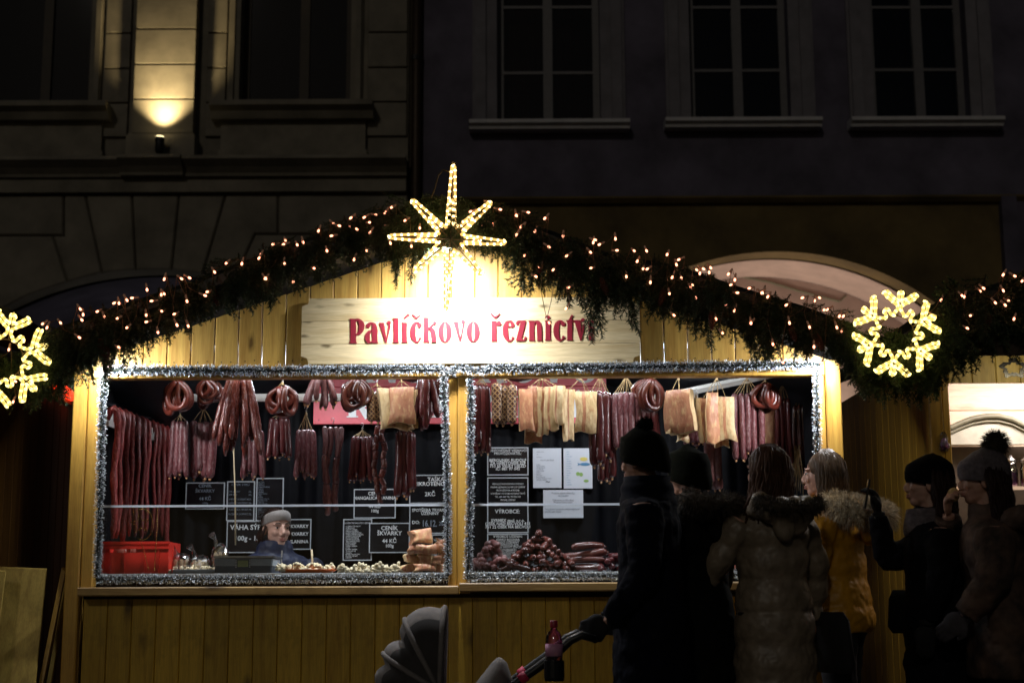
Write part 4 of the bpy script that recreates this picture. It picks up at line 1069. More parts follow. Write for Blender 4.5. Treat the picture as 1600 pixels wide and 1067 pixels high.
plate('maker_plate', 763, 824, 789, 831, 'black plate headed VÝROBCE with three bold rows below', [('VÝROBCE:', 793, 799, 6, 1, 'CENTER'), ('SYRMEX spol. s.r.o.', None, 813, 4.6, 1, 'CENTER'), ('OSEK NAD BEČVOU 411', None, 818, 4.6, 1, 'CENTER'), ('751 22 OSEK NA BEČVOU', None, 823, 4.6, 0.95, 'CENTER')])
plate('meat_maker_plate', 763, 824, 835, 885, 'black plate headed VÝROBCE UZENIN behind the purple sausage heap', [('VÝROBCE UZENIN:', None, 838, 3.8, 1, 'CENTER')] + [(s, None, v, 3.6, 0.95, 'CENTER') for s, v in (('ÁRPÁD BOGNÁR', 843), ('MASO UZENINY', 847), ('SLÁMOVCE 294', 851), ('982 01 NOVÝ ŽIVOT', 854.5), ('SLOVENSKO', 859), ('HLUČOVA', 863), ('ROVNÁ MASO UZENINY', 867), ('HLUČOVICE 756', 871), ('NOVÝ ŽIVOT', 875))])
plate('paper_sheet', 833, 877, 700, 762, 'white paper sheet with faint grey printed rows pinned to the dark curtain', [('PROVOZNÍ ŘÁD', None, 719, 2, 1, 'CENTER')] + rows(706, 714, 3, 838, 2.5, 1.5, 'LEFT') + rows(726, 750, 11, 838, 3.2, 1.5, 'LEFT') + [('~', 856, 752, 8, 1, 'CENTER')], 'paper', 'paper', None, 'ink')
pp = plate('food_sheet', 881, 925, 700, 763, 'white paper chart with a small blue fish and green leaves', rows(706, 757, 15, 885, 1.2, 1.5, 'LEFT', 'ink_blue'), 'paper', 'paper', None, 'ink')
def blob(u, v, ru, rv, mat, tail=False):
    a = P(u, v, PY - .002); k = (P(u + 10, v, PY).x - a.x) / 10
    m = MB(); pts = [(a.x + k * ru * math.cos(t * math.pi / 10), a.z + k * rv * math.sin(t * math.pi / 10)) for t in range(20)]
    m.prism(pts, PY - 0.0025, PY - 0.0005)
    if tail: m.prism([(a.x - k * ru * .8, a.z), (a.x - k * ru * 1.5, a.z + k * rv), (a.x - k * ru * 1.3, a.z), (a.x - k * ru * 1.5, a.z - k * rv)], PY - 0.003, PY - 0.0008)
    m.build('printed_picture', mat, pp)
blob(912, 717, 6, 3, 'ink_yellow'); blob(914, 725, 8, 2.4, 'ink_blue', True); blob(903, 740, 3, 3, 'ink_green'); blob(908, 741, 3, 3, 'ink_green'); blob(916, 751, 4, 2.2, 'ink_green')
plate('notice_sheet', 849, 911, 765, 809, 'white landscape notice below the two paper sheets', [('Prosíme vážené zákazníky,', None, 770, 3, 0.8, 'CENTER'), ('na požádání', None, 774, 3, 0.8, 'CENTER'), ('Děkujeme za Váš nákup', None, 781, 3, 0.8, 'CENTER'), ('Přejeme hezké svátky', None, 784.5, 3, 0.8, 'CENTER'), ('Tento stánek je provozován s vážnými registracemi', 851, 795, 3, 0.62, 'LEFT'), ('nemůže vydat doklad', 851, 799, 3, 0.7, 'LEFT')], 'paper', 'paper', None, 'ink')

# ================================================================== the hanging goods
rg = random.Random(11)
def sausage(parent, top, bot, r, mat, bend=0.0, name='sausage', tip=True, n=9, k=9, sway=None, uv=False, lump=0.0):
    """one sausage from its tied top to its tied end; ends drawn in, a knot at each"""
    top, bot = Vector(top), Vector(bot); d = bot - top; L = d.length
    side = V(rg.uniform(-1, 1), rg.uniform(-1, 1), 0).normalized() * bend * L
    prof = [(0.0, 0.30), (0.015, 0.62), (0.04, 0.86), (0.09, 0.98)] + [(0.09 + 0.82 * i / k, 1.0) for i in range(1, k)] + [(0.91, 1.0), (0.955, 0.9), (0.985, 0.62), (1.0, 0.28)]
    pts, rad = [], []
    ph = rg.uniform(0, 6)
    for t, f in prof:
        pts.append(top + d * t + side * math.sin(math.pi * t)); rad.append(r * f * (1 + lump * math.sin(t * 23 + ph) + 0.02 * math.sin(t * 9 + ph)))
    m = MB(); m.tube(pts, rad, n)
    if uv:
        for i in range(len(pts)):
            for j in range(n): m.uv[i * n + j] = (j / n * 4 if j else 0, prof[i][0] * L / (2 * math.pi * r) * 4)
    o = m.build(name, mat, parent, True)
    if tip:
        q = MB(); dn = (bot - pts[-2]).normalized()
        q.tube([bot - dn * 0.002, bot + dn * r * 0.25, bot + dn * r * 0.55], [r * 0.24, r * 0.32, r * 0.15], 6); q.build('knot', 'knot_tip', o)
    return o

def hook(parent, p, h=0.035):
    m = MB(); x, y, z = p
    m.tube([(x - 0.008, y, z + h * 0.6), (x - 0.006, y, z + h * 0.92), (x, y, z + h), (x + 0.007, y, z + h * 0.9), (x + 0.005, y, z + h * 0.45), (x - 0.003, y, z + 0.006), (x, y, z), (x + 0.007, y, z + 0.008)], 0.0018, 5)
    m.build('hook', 'steel', parent, True)

def strings(parent, p, ends, mat='twine'):
    m = MB()
    for e in ends: m.tube([p, (Vector(p) + Vector(e)) / 2 + V(rg.uniform(-.004, .004), rg.uniform(-.004, .004), 0), e], 0.0016, 4, False)
    m.tube([Vector(p) + V(0, 0, 0.004), Vector(p) + V(0.003, 0, -0.014)], 0.005, 5)
    m.build('string', mat, parent)

def bunch(kind, u, v0, v1, hw, Y, n, mat, label, group=None, r=None, **kw):
    p = P(u, v0, Y); bz_ = P(u, v1, Y).z
    k = (P(u + 10, v0, Y).x - p.x) / 10          # metres per pixel
    W = hw * k * 1.06; H = p.z - bz_; n = n + (1 if kind in ('straight', 'drape') else 0)
    nm = {'straight': 'sausage_bunch', 'ring': 'ring_sausage_bunch', 'net': 'netted_salami_bunch', 'bacon': 'bacon_bunch', 'drape': 'draped_sausage_bunch', 'links': 'sausage_link_chain'}[kind]
    cat = {'bacon': 'bacon', 'net': 'salami'}.get(kind, 'sausages')
    t = thing(nm, p, label, cat, group)
    if kind in ('straight', 'net'):
        st = kw.get('string', 16) * k
        r = (r or 5.6) * k
        ends, done = [], []
        for i in range(n):
            f = (i + 0.5) / n * 2 - 1
            back = (i % 2) * r * 1.7 + rg.uniform(0, 0.006)
            xt = p.x + f * W * kw.get('topk', 0.55); xb = p.x + f * (W - r) + rg.uniform(-1, 1) * r * 0.25
            a = V(xt, p.y + back, p.z - st - rg.uniform(0, 0.012)); b = V(xb, p.y + back + rg.uniform(-.01, .02), bz_ + (rg.uniform(0, 0.13) if i % 3 else 0.0) * H * kw.get('rag', 1))
            sausage(t, a, b, r * rg.uniform(0.92, 1.06), mat, kw.get('bend', 0.015), uv=(kind == 'net'), name='salami' if kind == 'net' else 'sausage', lump=0.05 if kind == 'net' else 0.01, n=14 if kind == 'net' else 9)
            ends.append(a + V(0, 0, 0.002))
        if st > 0.004: strings(t, p, ends)
    elif kind == 'ring':
        r = (r or 6.0) * k * .82
        for i in range(n):
            f = (i + 0.5) / n * 2 - 1
            yaw = f * kw.get('yaw', 0.9) + rg.uniform(-.2, .2); lw = W * rg.uniform(0.40, 0.62); hh = H * rg.uniform(0.62, 1.0)
            cx = p.x + f * W * 0.48; cy = p.y + rg.uniform(-0.03, 0.05) + abs(f) * 0.015
            pts = []
            for s in range(19):
                a = R(14) + (2 * math.pi - R(28)) * s / 18
                lx = math.sin(a) * lw * (0.75 + 0.25 * (1 - math.cos(a)) / 2 * 1.3); lz = -hh / 2 + r + math.cos(a) * (hh / 2 - r)
                top_pull = max(0.0, math.cos(a)) ** 2
                x = cx + (lx * math.cos(yaw)) * (1 - 0.45 * top_pull); x = x + (p.x - x) * 0.55 * top_pull
                pts.append(V(x, cy + lx * math.sin(yaw), p.z - 0.004 + lz - r * 0.6))
            rad = [r * (0.5 if s in (0, 18) else 0.9 if s in (1, 17) else 1.0 + 0.04 * math.sin(s * 1.7 + i)) for s in range(19)]
            m = MB(); m.tube(pts, rad, 10); m.build('sausage', mat, t, True)
        strings(t, p + V(0, 0, 0.01), [p + V(rg.uniform(-W * .35, W * .35), 0.01, -0.012) for _ in range(5)])
    elif kind == 'drape':
        r = (r or 4.6) * k
        for i in range(n):
            f = (i + 0.5) / n * 2 - 1; y = p.y + rg.uniform(-0.035, 0.045); L = H * rg.uniform(0.72, 1.0)
            xb = p.x + f * W + rg.uniform(-1, 1) * r; c = rg.uniform(-1, 1) * kw.get('curl', 0.1) * L
            pts = []; q = 12
            for s in range(q + 1):
                s_ = s / q
                pts.append(V(p.x + f * W * 0.35 + (xb - p.x - f * W * 0.35) * s_ ** 0.8 + c * math.sin(s_ * 2.6) * 0.5, y + 0.01 * math.sin(s_ * 4 + i), p.z - 0.002 - L * s_))
            rad = [r * (0.55 if s == 0 else 0.4 if s == q else 0.85 if s == q - 1 else 1 + 0.08 * math.sin(s * 2.2 + i * 2)) for s in range(q + 1)]
            m = MB(); m.tube(pts, rad, 9); o = m.build('sausage', mat, t, True)
            if kw.get('tips'):
                z = MB(); z.tube([pts[-1], pts[-1] + V(0.002, 0, -0.012)], [r * .5, r * .3], 6); z.build('knot', 'knot_tip', o)
    elif kind == 'links':
        r = (r or 4.5) * k
        for i in range(n):
            f = (i + 0.5) / n * 2 - 1; z = p.z - 0.01; x = p.x + f * W * 0.8; seg = kw.get('seg', 0.055); y = p.y + rg.uniform(-.02, .02)
            while z > bz_:
                L = seg * rg.uniform(0.85, 1.15); x2 = x + rg.uniform(-1, 1) * seg * kw.get('zig', 0.35)
                sausage(t, (x, y, z), (x2, y + rg.uniform(-.01, .01), z - L), r * rg.uniform(.9, 1.1), mat, 0.06, tip=False, k=5)
                z -= L * 0.99; x = x2 * 0.8 + (p.x + f * W * 0.8) * 0.2
    hook(t, p + V(0, 0, 0.006))
    return t

def slab(parent, cx, cy, ztop, w, h, th, yaw=0.0, lean=0.0, flare=0.15, mats=('bacon_fat', 'bacon_rind'), rind_front=False, name='bacon_slab'):
    """bent side of bacon: fat all round, meat or rind on the broad faces"""
    m = MB(); nx, nz = 6, 9; seed = rg.uniform(0, 9)
    def pos(i, k, s):
        fx_, fz_ = i / nx * 2 - 1, k / nz
        ww = w / 2 * (1 - 0.03 * math.sin(fz_ * math.pi) + flare * (fz_ - 0.5) * rg0)
        x = fx_ * ww * (1 + 0.05 * math.sin(fz_ * 5 + seed)); e = min(1.0, (1 - abs(fx_)) * 6 + 0.78) * min(1.0, min(fz_, 1 - fz_) * 12 + 0.7)
        x += 0.0035 * math.sin(fz_ * 4.3 + seed * 2) + 0.0015 * math.sin(fz_ * 9.1 + seed * 3); y = s * th / 2 * e + 0.008 * math.sin(fz_ * 2.6 + seed) + 0.005 * math.cos(fx_ * 1.9 + seed) + 0.0015 * math.sin(fx_ * 5 + fz_ * 7.3 + seed)
        z = -h * fz_ + 0.008 * math.sin(fx_ * 3 + seed) * fz_ + lean * x
        q = Matrix.Rotation(yaw, 3, 'Z') @ V(x, y, z)
        return V(cx, cy, ztop) + q
    rg0 = rg.choice((-1, 1)); idx = {}
    vs = []
    for s in (-1, 1):
        for k in range(nz + 1):
            for i in range(nx + 1): idx[(i, k, s)] = len(vs); vs.append(pos(i, k, s))
    fs, ms = [], []
    for k in range(nz):
        for i in range(nx):
            fs.append((idx[(i, k, -1)], idx[(i, k + 1, -1)], idx[(i + 1, k + 1, -1)], idx[(i + 1, k, -1)])); ms.append(1 if rind_front else (1 if (i in (2,)) else 0))
            fs.append((idx[(i, k, 1)], idx[(i + 1, k, 1)], idx[(i + 1, k + 1, 1)], idx[(i, k + 1, 1)])); ms.append(1)
    for k in range(nz):
        for i in (0, nx): 
            f = (idx[(i, k, -1)], idx[(i, k, 1)], idx[(i, k + 1, 1)], idx[(i, k + 1, -1)]); fs.append(f if i == 0 else f[::-1]); ms.append(0)
    for i in range(nx):
        for k in (0, nz):
            f = (idx[(i, k, -1)], idx[(i + 1, k, -1)], idx[(i + 1, k, 1)], idx[(i, k, 1)]); fs.append(f if k == 0 else f[::-1]); ms.append(0)
    # every face set keeps its own corners, so the cut edges stay crisp
    nb = 2 * nz * nx; ns = nb + 2 * nz
    for a, b in ((0, nb), (nb, ns), (ns, len(fs))):
        used = sorted({q for f in fs[a:b] for q in f}); mp = {q: i for i, q in enumerate(used)}
        m.add([vs[q] for q in used], [tuple(mp[q] for q in f) for f in fs[a:b]])
    m.m = ms
    return m.build(name, list(mats), parent, True)

def bacon(u, v0, v1, Y, pieces, label):
    p = P(u, v0, Y); t = thing('bacon_bunch', p, label, 'bacon'); ends = []
    for du, dv0, dv1, wpx, th, yaw, dy, rf in pieces:
        a = P(u + du, v0 + dv0, Y + dy); k = (P(u + 10, v0, Y).x - p.x) / 10
        slab(t, a.x, Y + dy, a.z, wpx * k, a.z - P(u + du, v0 + dv1, Y + dy).z, th, yaw, 0.06 * rg.uniform(-1, 1), rind_front=rf)
        ends.append(a + V(0, 0, -0.006))
    strings(t, p, ends); hook(t, p + V(0, 0, 0.004)); return t

B = bunch
B('ring', 277, 592, 652, 26, .25, 6, 'ring_skin', 'shiny ring sausages hung in loops beside the striped red sausage rack')
B('straight', 281, 648, 746, 19, .46, 6, 'salami_skin', 'short straight sausages tied below the first shiny ring sausages', r=5.2, string=8)
B('ring', 327, 590, 640, 24, .32, 7, 'ring_skin', 'small ring sausages tied above the fat grey salamis', r=4.6)
B('straight', 318, 637, 747, 22, .52, 6, 'salami_skin', 'fat greyish purple salamis fanned out on long strings', r=7.2, string=20, topk=0.75)
B('drape', 375, 588, 718, 36, .25, 12, 'wet_skin', 'long wet looking thin sausages in a thick dangling bundle', r=5.2, curl=0.12)
B('straight', 396, 664, 747, 22, .55, 6, 'salami_skin', 'straight purple sausages behind the long wet bundle', r=5.0, string=6)
B('ring', 441, 600, 657, 30, .25, 6, 'ring_skin', 'ring sausages looped over twine in front of the white rail')
B('straight', 436, 648, 716, 22, .55, 6, 'dark_skin', 'dark straight sausages under the twine tied rings', r=5.0, string=4)
B('straight', 478, 645, 746, 21, .62, 6, 'salami_skin', 'purple sausages on a spray of thin strings below the white rail', r=5.0, string=24)
B('drape', 503, 588, 638, 27, .27, 9, 'link_skin', 'dull crooked thin sausages with orange tips before the red board', r=4.4, curl=0.3, tips=True)
B('links', 520, 664, 772, 20, .62, 4, 'link_skin', 'thin brown sausages linked in two tiers on the dark curtain', r=4.6, seg=0.165, zig=0.12)
B('ring', 556, 588, 645, 25, .25, 6, 'dark_ring_skin', 'very dark ring sausages hung before the red board', r=6.2)
B('net', 589, 600, 658, 21, .30, 3, 'net_skin', 'three netted salamis beside the broad bacon slab', r=7.5, string=8, topk=0.8, rag=0.3)
B('straight', 566, 672, 752, 24, .62, 7, 'dark_skin', 'dark purple sausages with pale metal ends below the red board', r=4.6, string=8)
B('links', 595, 662, 772, 11, .60, 2, 'wet_skin', 'chain of small knotted red sausages hanging over a price plate', r=4.6, seg=0.05, zig=0.5)
bacon(627, 594, 672, .25, [(-12, 14, 76, 44, 0.05, 0.35, 0.05, False), (2, 11, 68, 40, 0.045, -0.05, 0.0, True), (20, 16, 74, 20, 0.05, -0.9, 0.03, False)], 'broad bacon slab with orange rind, tied with twine near the centre post')
B('straight', 634, 668, 777, 19, .50, 5, 'dark_skin', 'long reddish brown sausages below the broad bacon slab', r=6.4, string=4)
B('drape', 665, 586, 676, 16, .25, 6, 'dark_skin', 'thick dark sausages dangling in front of the red board, touching the tinsel', r=6.2, curl=0.03)
B('ring', 690, 588, 632, 13, .30, 4, 'dark_ring_skin', 'dark ring sausages half hidden by the centre post', r=5.5)
B('straight', 752, 590, 708, 17, .29, 6, 'dark_skin', 'dark straight sausages hung beside the centre post', r=5.6, string=10)
B('net', 788, 590, 662, 24, .25, 3, 'net_skin', 'three netted salamis between the centre post and the bacon strips', r=8.2, string=8, topk=0.75, rag=0.25)
bacon(846, 590, 690, .25, [(-24, 18, 82, 22, 0.035, 0.25, 0.0, True), (-10, 14, 86, 24, 0.05, -0.2, 0.05, True), (2, 16, 90, 20, 0.04, 0.3, 0.03, False), (-12, 30, 102, 30, 0.04, 0.1, 0.09, True), (16, 15, 82, 20, 0.04, -0.35, 0.0, False), (28, 13, 72, 17, 0.035, -0.6, -0.02, False)], 'cluster of pale bacon strips hung side by side before the red board')
bacon(907, 590, 690, .25, [(-19, 18, 98, 17, 0.035, 0.5, 0.0, False), (8, 22, 86, 34, 0.045, -0.1, 0.02, False), (14, 22, 80, 22, 0.04, -0.5, 0.05, True)], 'pale bacon piece with one long narrow strip beside it')
B('straight', 938, 588, 728, 22, .30, 5, 'dark_skin', 'thick dark red sausages with white tops beside the bacon piece', r=8.0, string=22, topk=0.7)
B('straight', 948, 690, 752, 16, .42, 4, 'dark_skin', 'short dark sausage ends below the thick dark red sausages', r=6.5, string=3)
B('straight', 978, 588, 700, 24, .30, 8, 'salami_skin', 'speckled straight sausages on a fan of pale strings near the tall man in navy', r=5.6, string=24, topk=0.8)
B('ring', 1014, 588, 646, 27, .25, 5, 'ring_skin', 'glossy red ring sausages hung above the tall man in navy', r=5.8)
B('straight', 1012, 632, 706, 24, .58, 7, 'dark_skin', 'dark sausages behind the glossy red rings', r=4.8, string=6)
bacon(1060, 590, 690, .25, [(2, 20, 86, 44, 0.09, -0.45, 0.0, True), (-12, 24, 88, 14, 0.06, 0.6, 0.02, False), (6, 80, 100, 18, 0.03, 0.2, 0.05, False)], 'thick block of orange bacon hung by several strings')
B('straight', 1087, 618, 696, 22, .56, 6, 'salami_skin', 'sausages behind the orange bacon block under a big hook', r=5.6, string=24)
bacon(1120, 590, 698, .25, [(-22, 32, 100, 16, 0.04, 0.9, 0.03, True), (-8, 24, 102, 20, 0.045, 0.1, -0.01, True), (14, 30, 98, 28, 0.045, -0.15, 0.0, False), (8, 90, 108, 22, 0.03, 0.2, 0.05, False)], 'two tall bacon pieces, one pink and one cream, side by side')
B('straight', 1114, 680, 764, 18, .40, 5, 'link_skin', 'loose brownish pink sausages below the two tall bacon pieces', r=6.5, string=3, rag=2.0)
B('straight', 1167, 590, 718, 25, .27, 8, 'salami_skin', 'row of speckled dark sausages hung under the diagonal rail', r=5.2, string=24, topk=0.85)
B('ring', 1196, 596, 648, 25, .25, 5, 'ring_skin', 'red brown ring sausages hung on the diagonal white rail', r=5.6)
bacon(1192, 620, 700, .52, [(-6, 14, 82, 12, 0.04, 0.3, 0.0, False), (8, 14, 80, 18, 0.04, 0.0, 0.01, True)], 'pair of bacon strips behind the ring sausages on the diagonal rail')
B('straight', 1222, 600, 724, 17, .5, 6, 'dark_skin', 'dark thin sausages in the shade beside the tinselled post', r=4.6, string=22)
B('straight', 1250, 620, 735, 16, .75, 5, 'dark_ring_skin', 'nearly black sausages deep in the corner behind the post', r=5.0, string=10)
# bundle of dry straw stalks in the right bay
sp = P(1246, 716, 0.5); st = thing('straw_bundle', P(1246, 700, .5), 'pale dry straw bundle hanging in the bay corner beside the girl in mustard', 'straw')
for i in range(26):
    a = P(1246 + rg.uniform(-5, 5), 700 + rg.uniform(-6, 8), 0.5); b = P(1243 + rg.uniform(-16, 14), 775 + rg.uniform(-22, 6), 0.5 + rg.uniform(-.03, .03))
    m = MB(); m.tube([a, (a + b) / 2 + V(rg.uniform(-.01, .01), 0, 0), b], [0.003, 0.0035, 0.0015], 5); m.build('stalk', 'straw', st, True)
# long red sausages over the rack on the left wall
for i in range(11):
    f = (i + 0.15) / 11.0; f = f ** 1.1
    a = ra + (rc - ra) * f
    a = a + V(0.022 + rg.uniform(0, 0.012), rg.uniform(-.01, .01), 0.035)
    L = 0.70 * rg.uniform(0.92, 1.06); r = 0.0155 * rg.uniform(0.75, 1.25)
    t = thing('long_red_sausage', a + V(0, 0, -L), 'long thin red sausage hanging over the white wall rack', 'sausage', 'long red sausages on the wall rack')
    pts = [a + V(-0.03, 0, -0.05), a + V(-0.02, 0, 0.008), a + V(0.0, 0, 0.016), a + V(0.016, 0, 0.0)]
    q = 14
    for s in range(1, q + 1): pts.append(a + V(0.018 + 0.005 * math.sin(s * 0.7 + i), 0.006 * math.sin(s * 0.6 + i * 2), -L * s / q))
    rad = [r * (1 + 0.14 * math.sin(s * 1.9 + i * 1.3)) for s in range(len(pts))]; rad[0] = rad[-1] = r * 0.4
    m = MB(); m.tube(pts, rad, 9); m.build('sausage', 'red_skin', t, True)

# ================================================================== on the counter
ZT = ZC + 0.0008
# red crate
a, b = P(158, 893, .16), P(264, 846, .16); x0, x1, z1 = a.x, b.x, b.z; y0, y1 = .16, .44
cr = thing('plastic_crate', ((x0 + x1) / 2, .3, ZT), 'red plastic crate with handle slots at the counter corner', 'crate')
m = MB(); t_ = 0.008; zs0, zs1 = ZT + (z1 - ZT) * 0.66, ZT + (z1 - ZT) * 0.82
for ya, yb in ((y0, y0 + t_), (y1 - t_, y1)):
    for xa_, xb_, za, zb in ((x0, x1, ZT, zs0), (x0, x0 + .04, zs0, zs1), (x0 + .13, x0 + .15, zs0, zs1), (x0 + .18, x1, zs0, zs1), (x0, x1, zs1, z1)): m.box(xa_, xb_, ya, yb, za, zb)
m.box(x0, x0 + t_, y0 + t_, y1 - t_, ZT, z1); m.box(x1 - t_, x1, y0 + t_, y1 - t_, ZT, z1); m.box(x0 + t_, x1 - t_, y0 + t_, y1 - t_, ZT, ZT + t_)
m.build('crate_body', 'crate_red', cr)
m = MB()
for z in (z1 - 0.004, z1 - 0.03): m.box(x0 - .006, x1 + .006, y0 - .007, y0 - 0.0005, z - .008, z + .006); 
for q in range(4): m.box(x0 + .12 + q * .075 + (q > 0) * .03, x0 + .124 + q * .075 + (q > 0) * .03, y0 - .006, y0 - 0.0005, ZT + .002, z1 - .04)
m.build('crate_rim', 'crate_red', cr)
for q in range(2):
    m = MB(); m.ell((x0 + .085 + q * .08, y0 + .07, zs0 + .004), .045, .03, .035); m.build('packet', 'pink_skin', cr, True)
# golden bead star on a chain in front of it
gx = P(222, 790, .055); gs = thing('bead_star', P(222, 893, .055), 'gold bead star in a ring hanging on a chain before the red crate', 'ornament')
def beads(pts, r, step, parent, nm, mat='gold'):
    m = MB(); acc = 0
    for i in range(len(pts) - 1):
        a_, b_ = pts[i], pts[i + 1]; L = (b_ - a_).length; s = 0.0
        while s < L: m.ell(a_ + (b_ - a_) * (s / L), r, n=6, m=4); s += step
    m.build(nm, mat, parent, True)
def gp(u, v): return P(u, v, .052)
starp = []
for i in range(10):
    an = R(90 + 36 * i + 8); rr = 15 if i % 2 == 0 else 6.5; starp.append(gp(219 + rr * math.cos(an), 818 - rr * math.sin(an)))
beads(starp + [starp[0]], .0032, .0075, gs, 'star'); beads([gp(222 + 17 * math.cos(R(q)), 819 - 24 * math.sin(R(q))) for q in range(-110, 140, 12)], .0028, .007, gs, 'ring')
beads([gp(207, 791), gp(209, 804)], .0022, .006, gs, 'chain'); beads([gp(246, 791), gp(245, 830), gp(241, 892)], .0026, .0065, gs, 'chain'); beads([gp(219, 843), gp(226, 865), gp(233, 892)], .0022, .006, gs, 'chain')
# cellophane bags of pastry
for u, v, ru, rv, lab in ((283, 880, 19, 12, 'bulging clear bag beside the red crate'), (312, 881, 18, 11, 'clear bag with a golden bun inside'), (344, 872, 15, 7, 'flat clear bag lying behind the scale')):
    c = P(u, v, .3); k = .0034
    t = thing('cellophane_bag', (c.x, .3, ZT), lab, 'bag'); hh = (c.z - ZT)
    m = MB(); m.ell((c.x, .3, c.z), ru * k, ru * k * .8, max(.02, hh), 14, 9)
    for q in m.v[:]: pass
    m.v = [q + V(rg.uniform(-.005, .005), rg.uniform(-.005, .005), rg.uniform(-.004, .004)) for q in m.v]; m.v = [V(q.x, q.y, max(q.z, ZT)) for q in m.v]
    m.tube([(c.x - ru * k * .4, .3, c.z + hh * .7), (c.x - ru * k * .6, .3, c.z + hh + .02), (c.x - ru * k * .9, .28, c.z + hh + .045)], [.02, .008, .02], 7)
    m.build('bag', 'cellophane', t)
    for q in range(3):
        m = MB(); m.ell((c.x + (q - 1) * ru * k * .5, .3, ZT + hh * .75), ru * k * .36, ru * k * .3, hh * .7, 10, 7); m.build('bun', 'bacon_fat', t, True)
# white tray in front
a, b = P(250, 893, .12), P(345, 887, .12)
def tray(name, u0, u1, v, Y, mat, label):
    a, b = P(u0, v, Y), P(u1, v, Y); z = ZT
    t = thing(name, ((a.x + b.x) / 2, Y + .1, z), label, 'tray'); m = MB()
    m.lathe([(0.42, 0), (0.5, 0.02), (0.505, 0.024)], (0, 0, 0), 20)
    m.v = [V((a.x + b.x) / 2 + q.x * (b.x - a.x), Y + .11 + q.y * .2, z + q.z * (a.z - z) / .024) for q in m.v]; m.build('tray_body', mat, t, True); return t
tray('white_tray', 252, 352, 889, .12, 'tray_white', 'flat white tray before the clear bags')
tray('orange_tray', 428, 522, 889, .12, 'tray_orange', 'orange tray under a row of pale cracklings')
def cracklings(u0, u1, v0, v1, label, n, zb=0.0, Y=.16):
    a, b = P(u0, v1, Y), P(u1, v0, Y); m = MB()
    for i in range(n):
        f = rg.random(); hump = 0.45 + 0.55 * abs(math.sin(f * 9.4 + u0)); x = a.x + (b.x - a.x) * f
        z = ZT + zb + rg.random() ** 1.5 * (b.z - ZT - zb) * hump
        m.ell((x, Y + rg.uniform(0, .1), z), .011 * rg.uniform(.6, 1.3), .01, .008 * rg.uniform(.6, 1.3), 6, 5, Euler((rg.random() * 3, rg.random() * 3, 0)).to_matrix())
    m.v = [q + V(rg.uniform(-.002, .002), rg.uniform(-.002, .002), rg.uniform(-.002, .002)) for q in m.v]
    o = m.build('pork_cracklings', 'crackling', None, True); tag(o, label, 'cracklings'); o['kind'] = 'stuff'
cracklings(432, 518, 880, 890, 'pale pork cracklings heaped on the orange tray', 210, .012)
cracklings(526, 622, 879, 893, 'pale pork cracklings heaped along the bare counter', 240)
cracklings(262, 345, 884, 890, 'thin layer of cracklings on the flat white tray', 90, .008)
# scale
a, b = P(334, 893, .13), P(426, 868, .13)
sc_t = thing('weighing_scale', ((a.x + b.x) / 2, .25, ZT), 'dark grey weighing scale with a small green display on the counter', 'scale')
m = MB(); h = b.z - ZT
m.plank(a.x + .004, b.x - .004, .13, .40, ZT, ZT + h * .42, .006); m.build('base', 'scale_dark', sc_t)
m = MB(); m.plank(a.x, b.x, .128, .40, ZT + h * .425, ZT + h * .84, .005); m.build('body', 'scale_grey', sc_t)
m = MB(); m.box(a.x - .006, b.x + .006, .12, .42, ZT + h * .88, ZT + h); m.build('weighing_plate', 'steel', sc_t)
m = MB(); m.box(a.x + .02, b.x - .02, .2, .35, ZT + h * .842, ZT + h * .879); m.build('plate_support', 'scale_dark', sc_t)
cxs = (a.x + b.x) / 2 + .0
m = MB(); m.box(cxs - .04, cxs + .04, .122, .1275, ZT + h * .3, ZT + h * .8); m.build('display_frame', 'scale_dark', sc_t)
m = MB(); m.box(cxs - .028, cxs + .028, .119, .1215, ZT + h * .36, ZT + h * .74); m.build('display', 'display', sc_t)
for q in range(5):
    for s in (-1, 1): 
        m = MB(); m.box(cxs + s * .036 - .003, cxs + s * .036 + .003, .1185, .1215, ZT + h * (.34 + q * .09), ZT + h * (.39 + q * .09)); m.build('button', 'plate_rim', sc_t)
# sticks
for u, v0, v1, y, lab in ((368, 700, 851, .5, 'thin pale stick dangling before the price plates'), (487, 858, 886, .3, 'short upright stick behind the cracklings')):
    a, b = P(u - 3 if v0 < 800 else u, v0, y), P(u, v1, y); b2 = V(b.x, y, b.z if v0 < 800 else ZT)
    m = MB(); m.tube([a, (a + b2) / 2 + V(.004, 0, 0), b2], .0042 if v0 < 800 else .0055, 7); tag(m.build('bamboo_stick', 'bamboo', None, True), lab, 'stick')
# stacked bacon
def lump(u, v, Y, wpx, hpx, th, yaw, roll, label, mats=('bacon_fat', 'bacon_rind'), name='bacon_piece', twine=True):
    c = P(u, v, Y); k = .00345; t = thing(name, (c.x, Y, max(ZT, c.z - hpx * k / 2)), label, 'bacon', None)
    o = slab(t, 0, 0, 0, hpx * k, wpx * k, th, 0, 0, .1, mats, True)
    # lay it down: its length runs along x, then turn it
    M = Matrix.Translation(c - WL[t.name]) @ Matrix.Rotation(yaw, 4, 'Z') @ Matrix.Rotation(roll, 4, 'Y') @ Matrix.Rotation(R(90), 4, 'Y') @ Matrix.Translation(V(0, 0, wpx * k / 2))
    o.data.transform(Matrix.Translation(o.location + WL[t.name])); o.data.transform(M); o.location = (0, 0, 0); WL[o.name] = WL[t.name]
    if twine:
        m = MB(); mid = c + V(rg.uniform(-.02, .02), 0, 0)
        m.tube([mid + V(.004 * math.sin(q), math.cos(q) * (th * .6 + .004), math.sin(q) * (hpx * k * .5 + .004)) for q in [i * math.pi / 6 for i in range(13)]], .0017, 4); m.build('twine', 'twine', t)
    return t
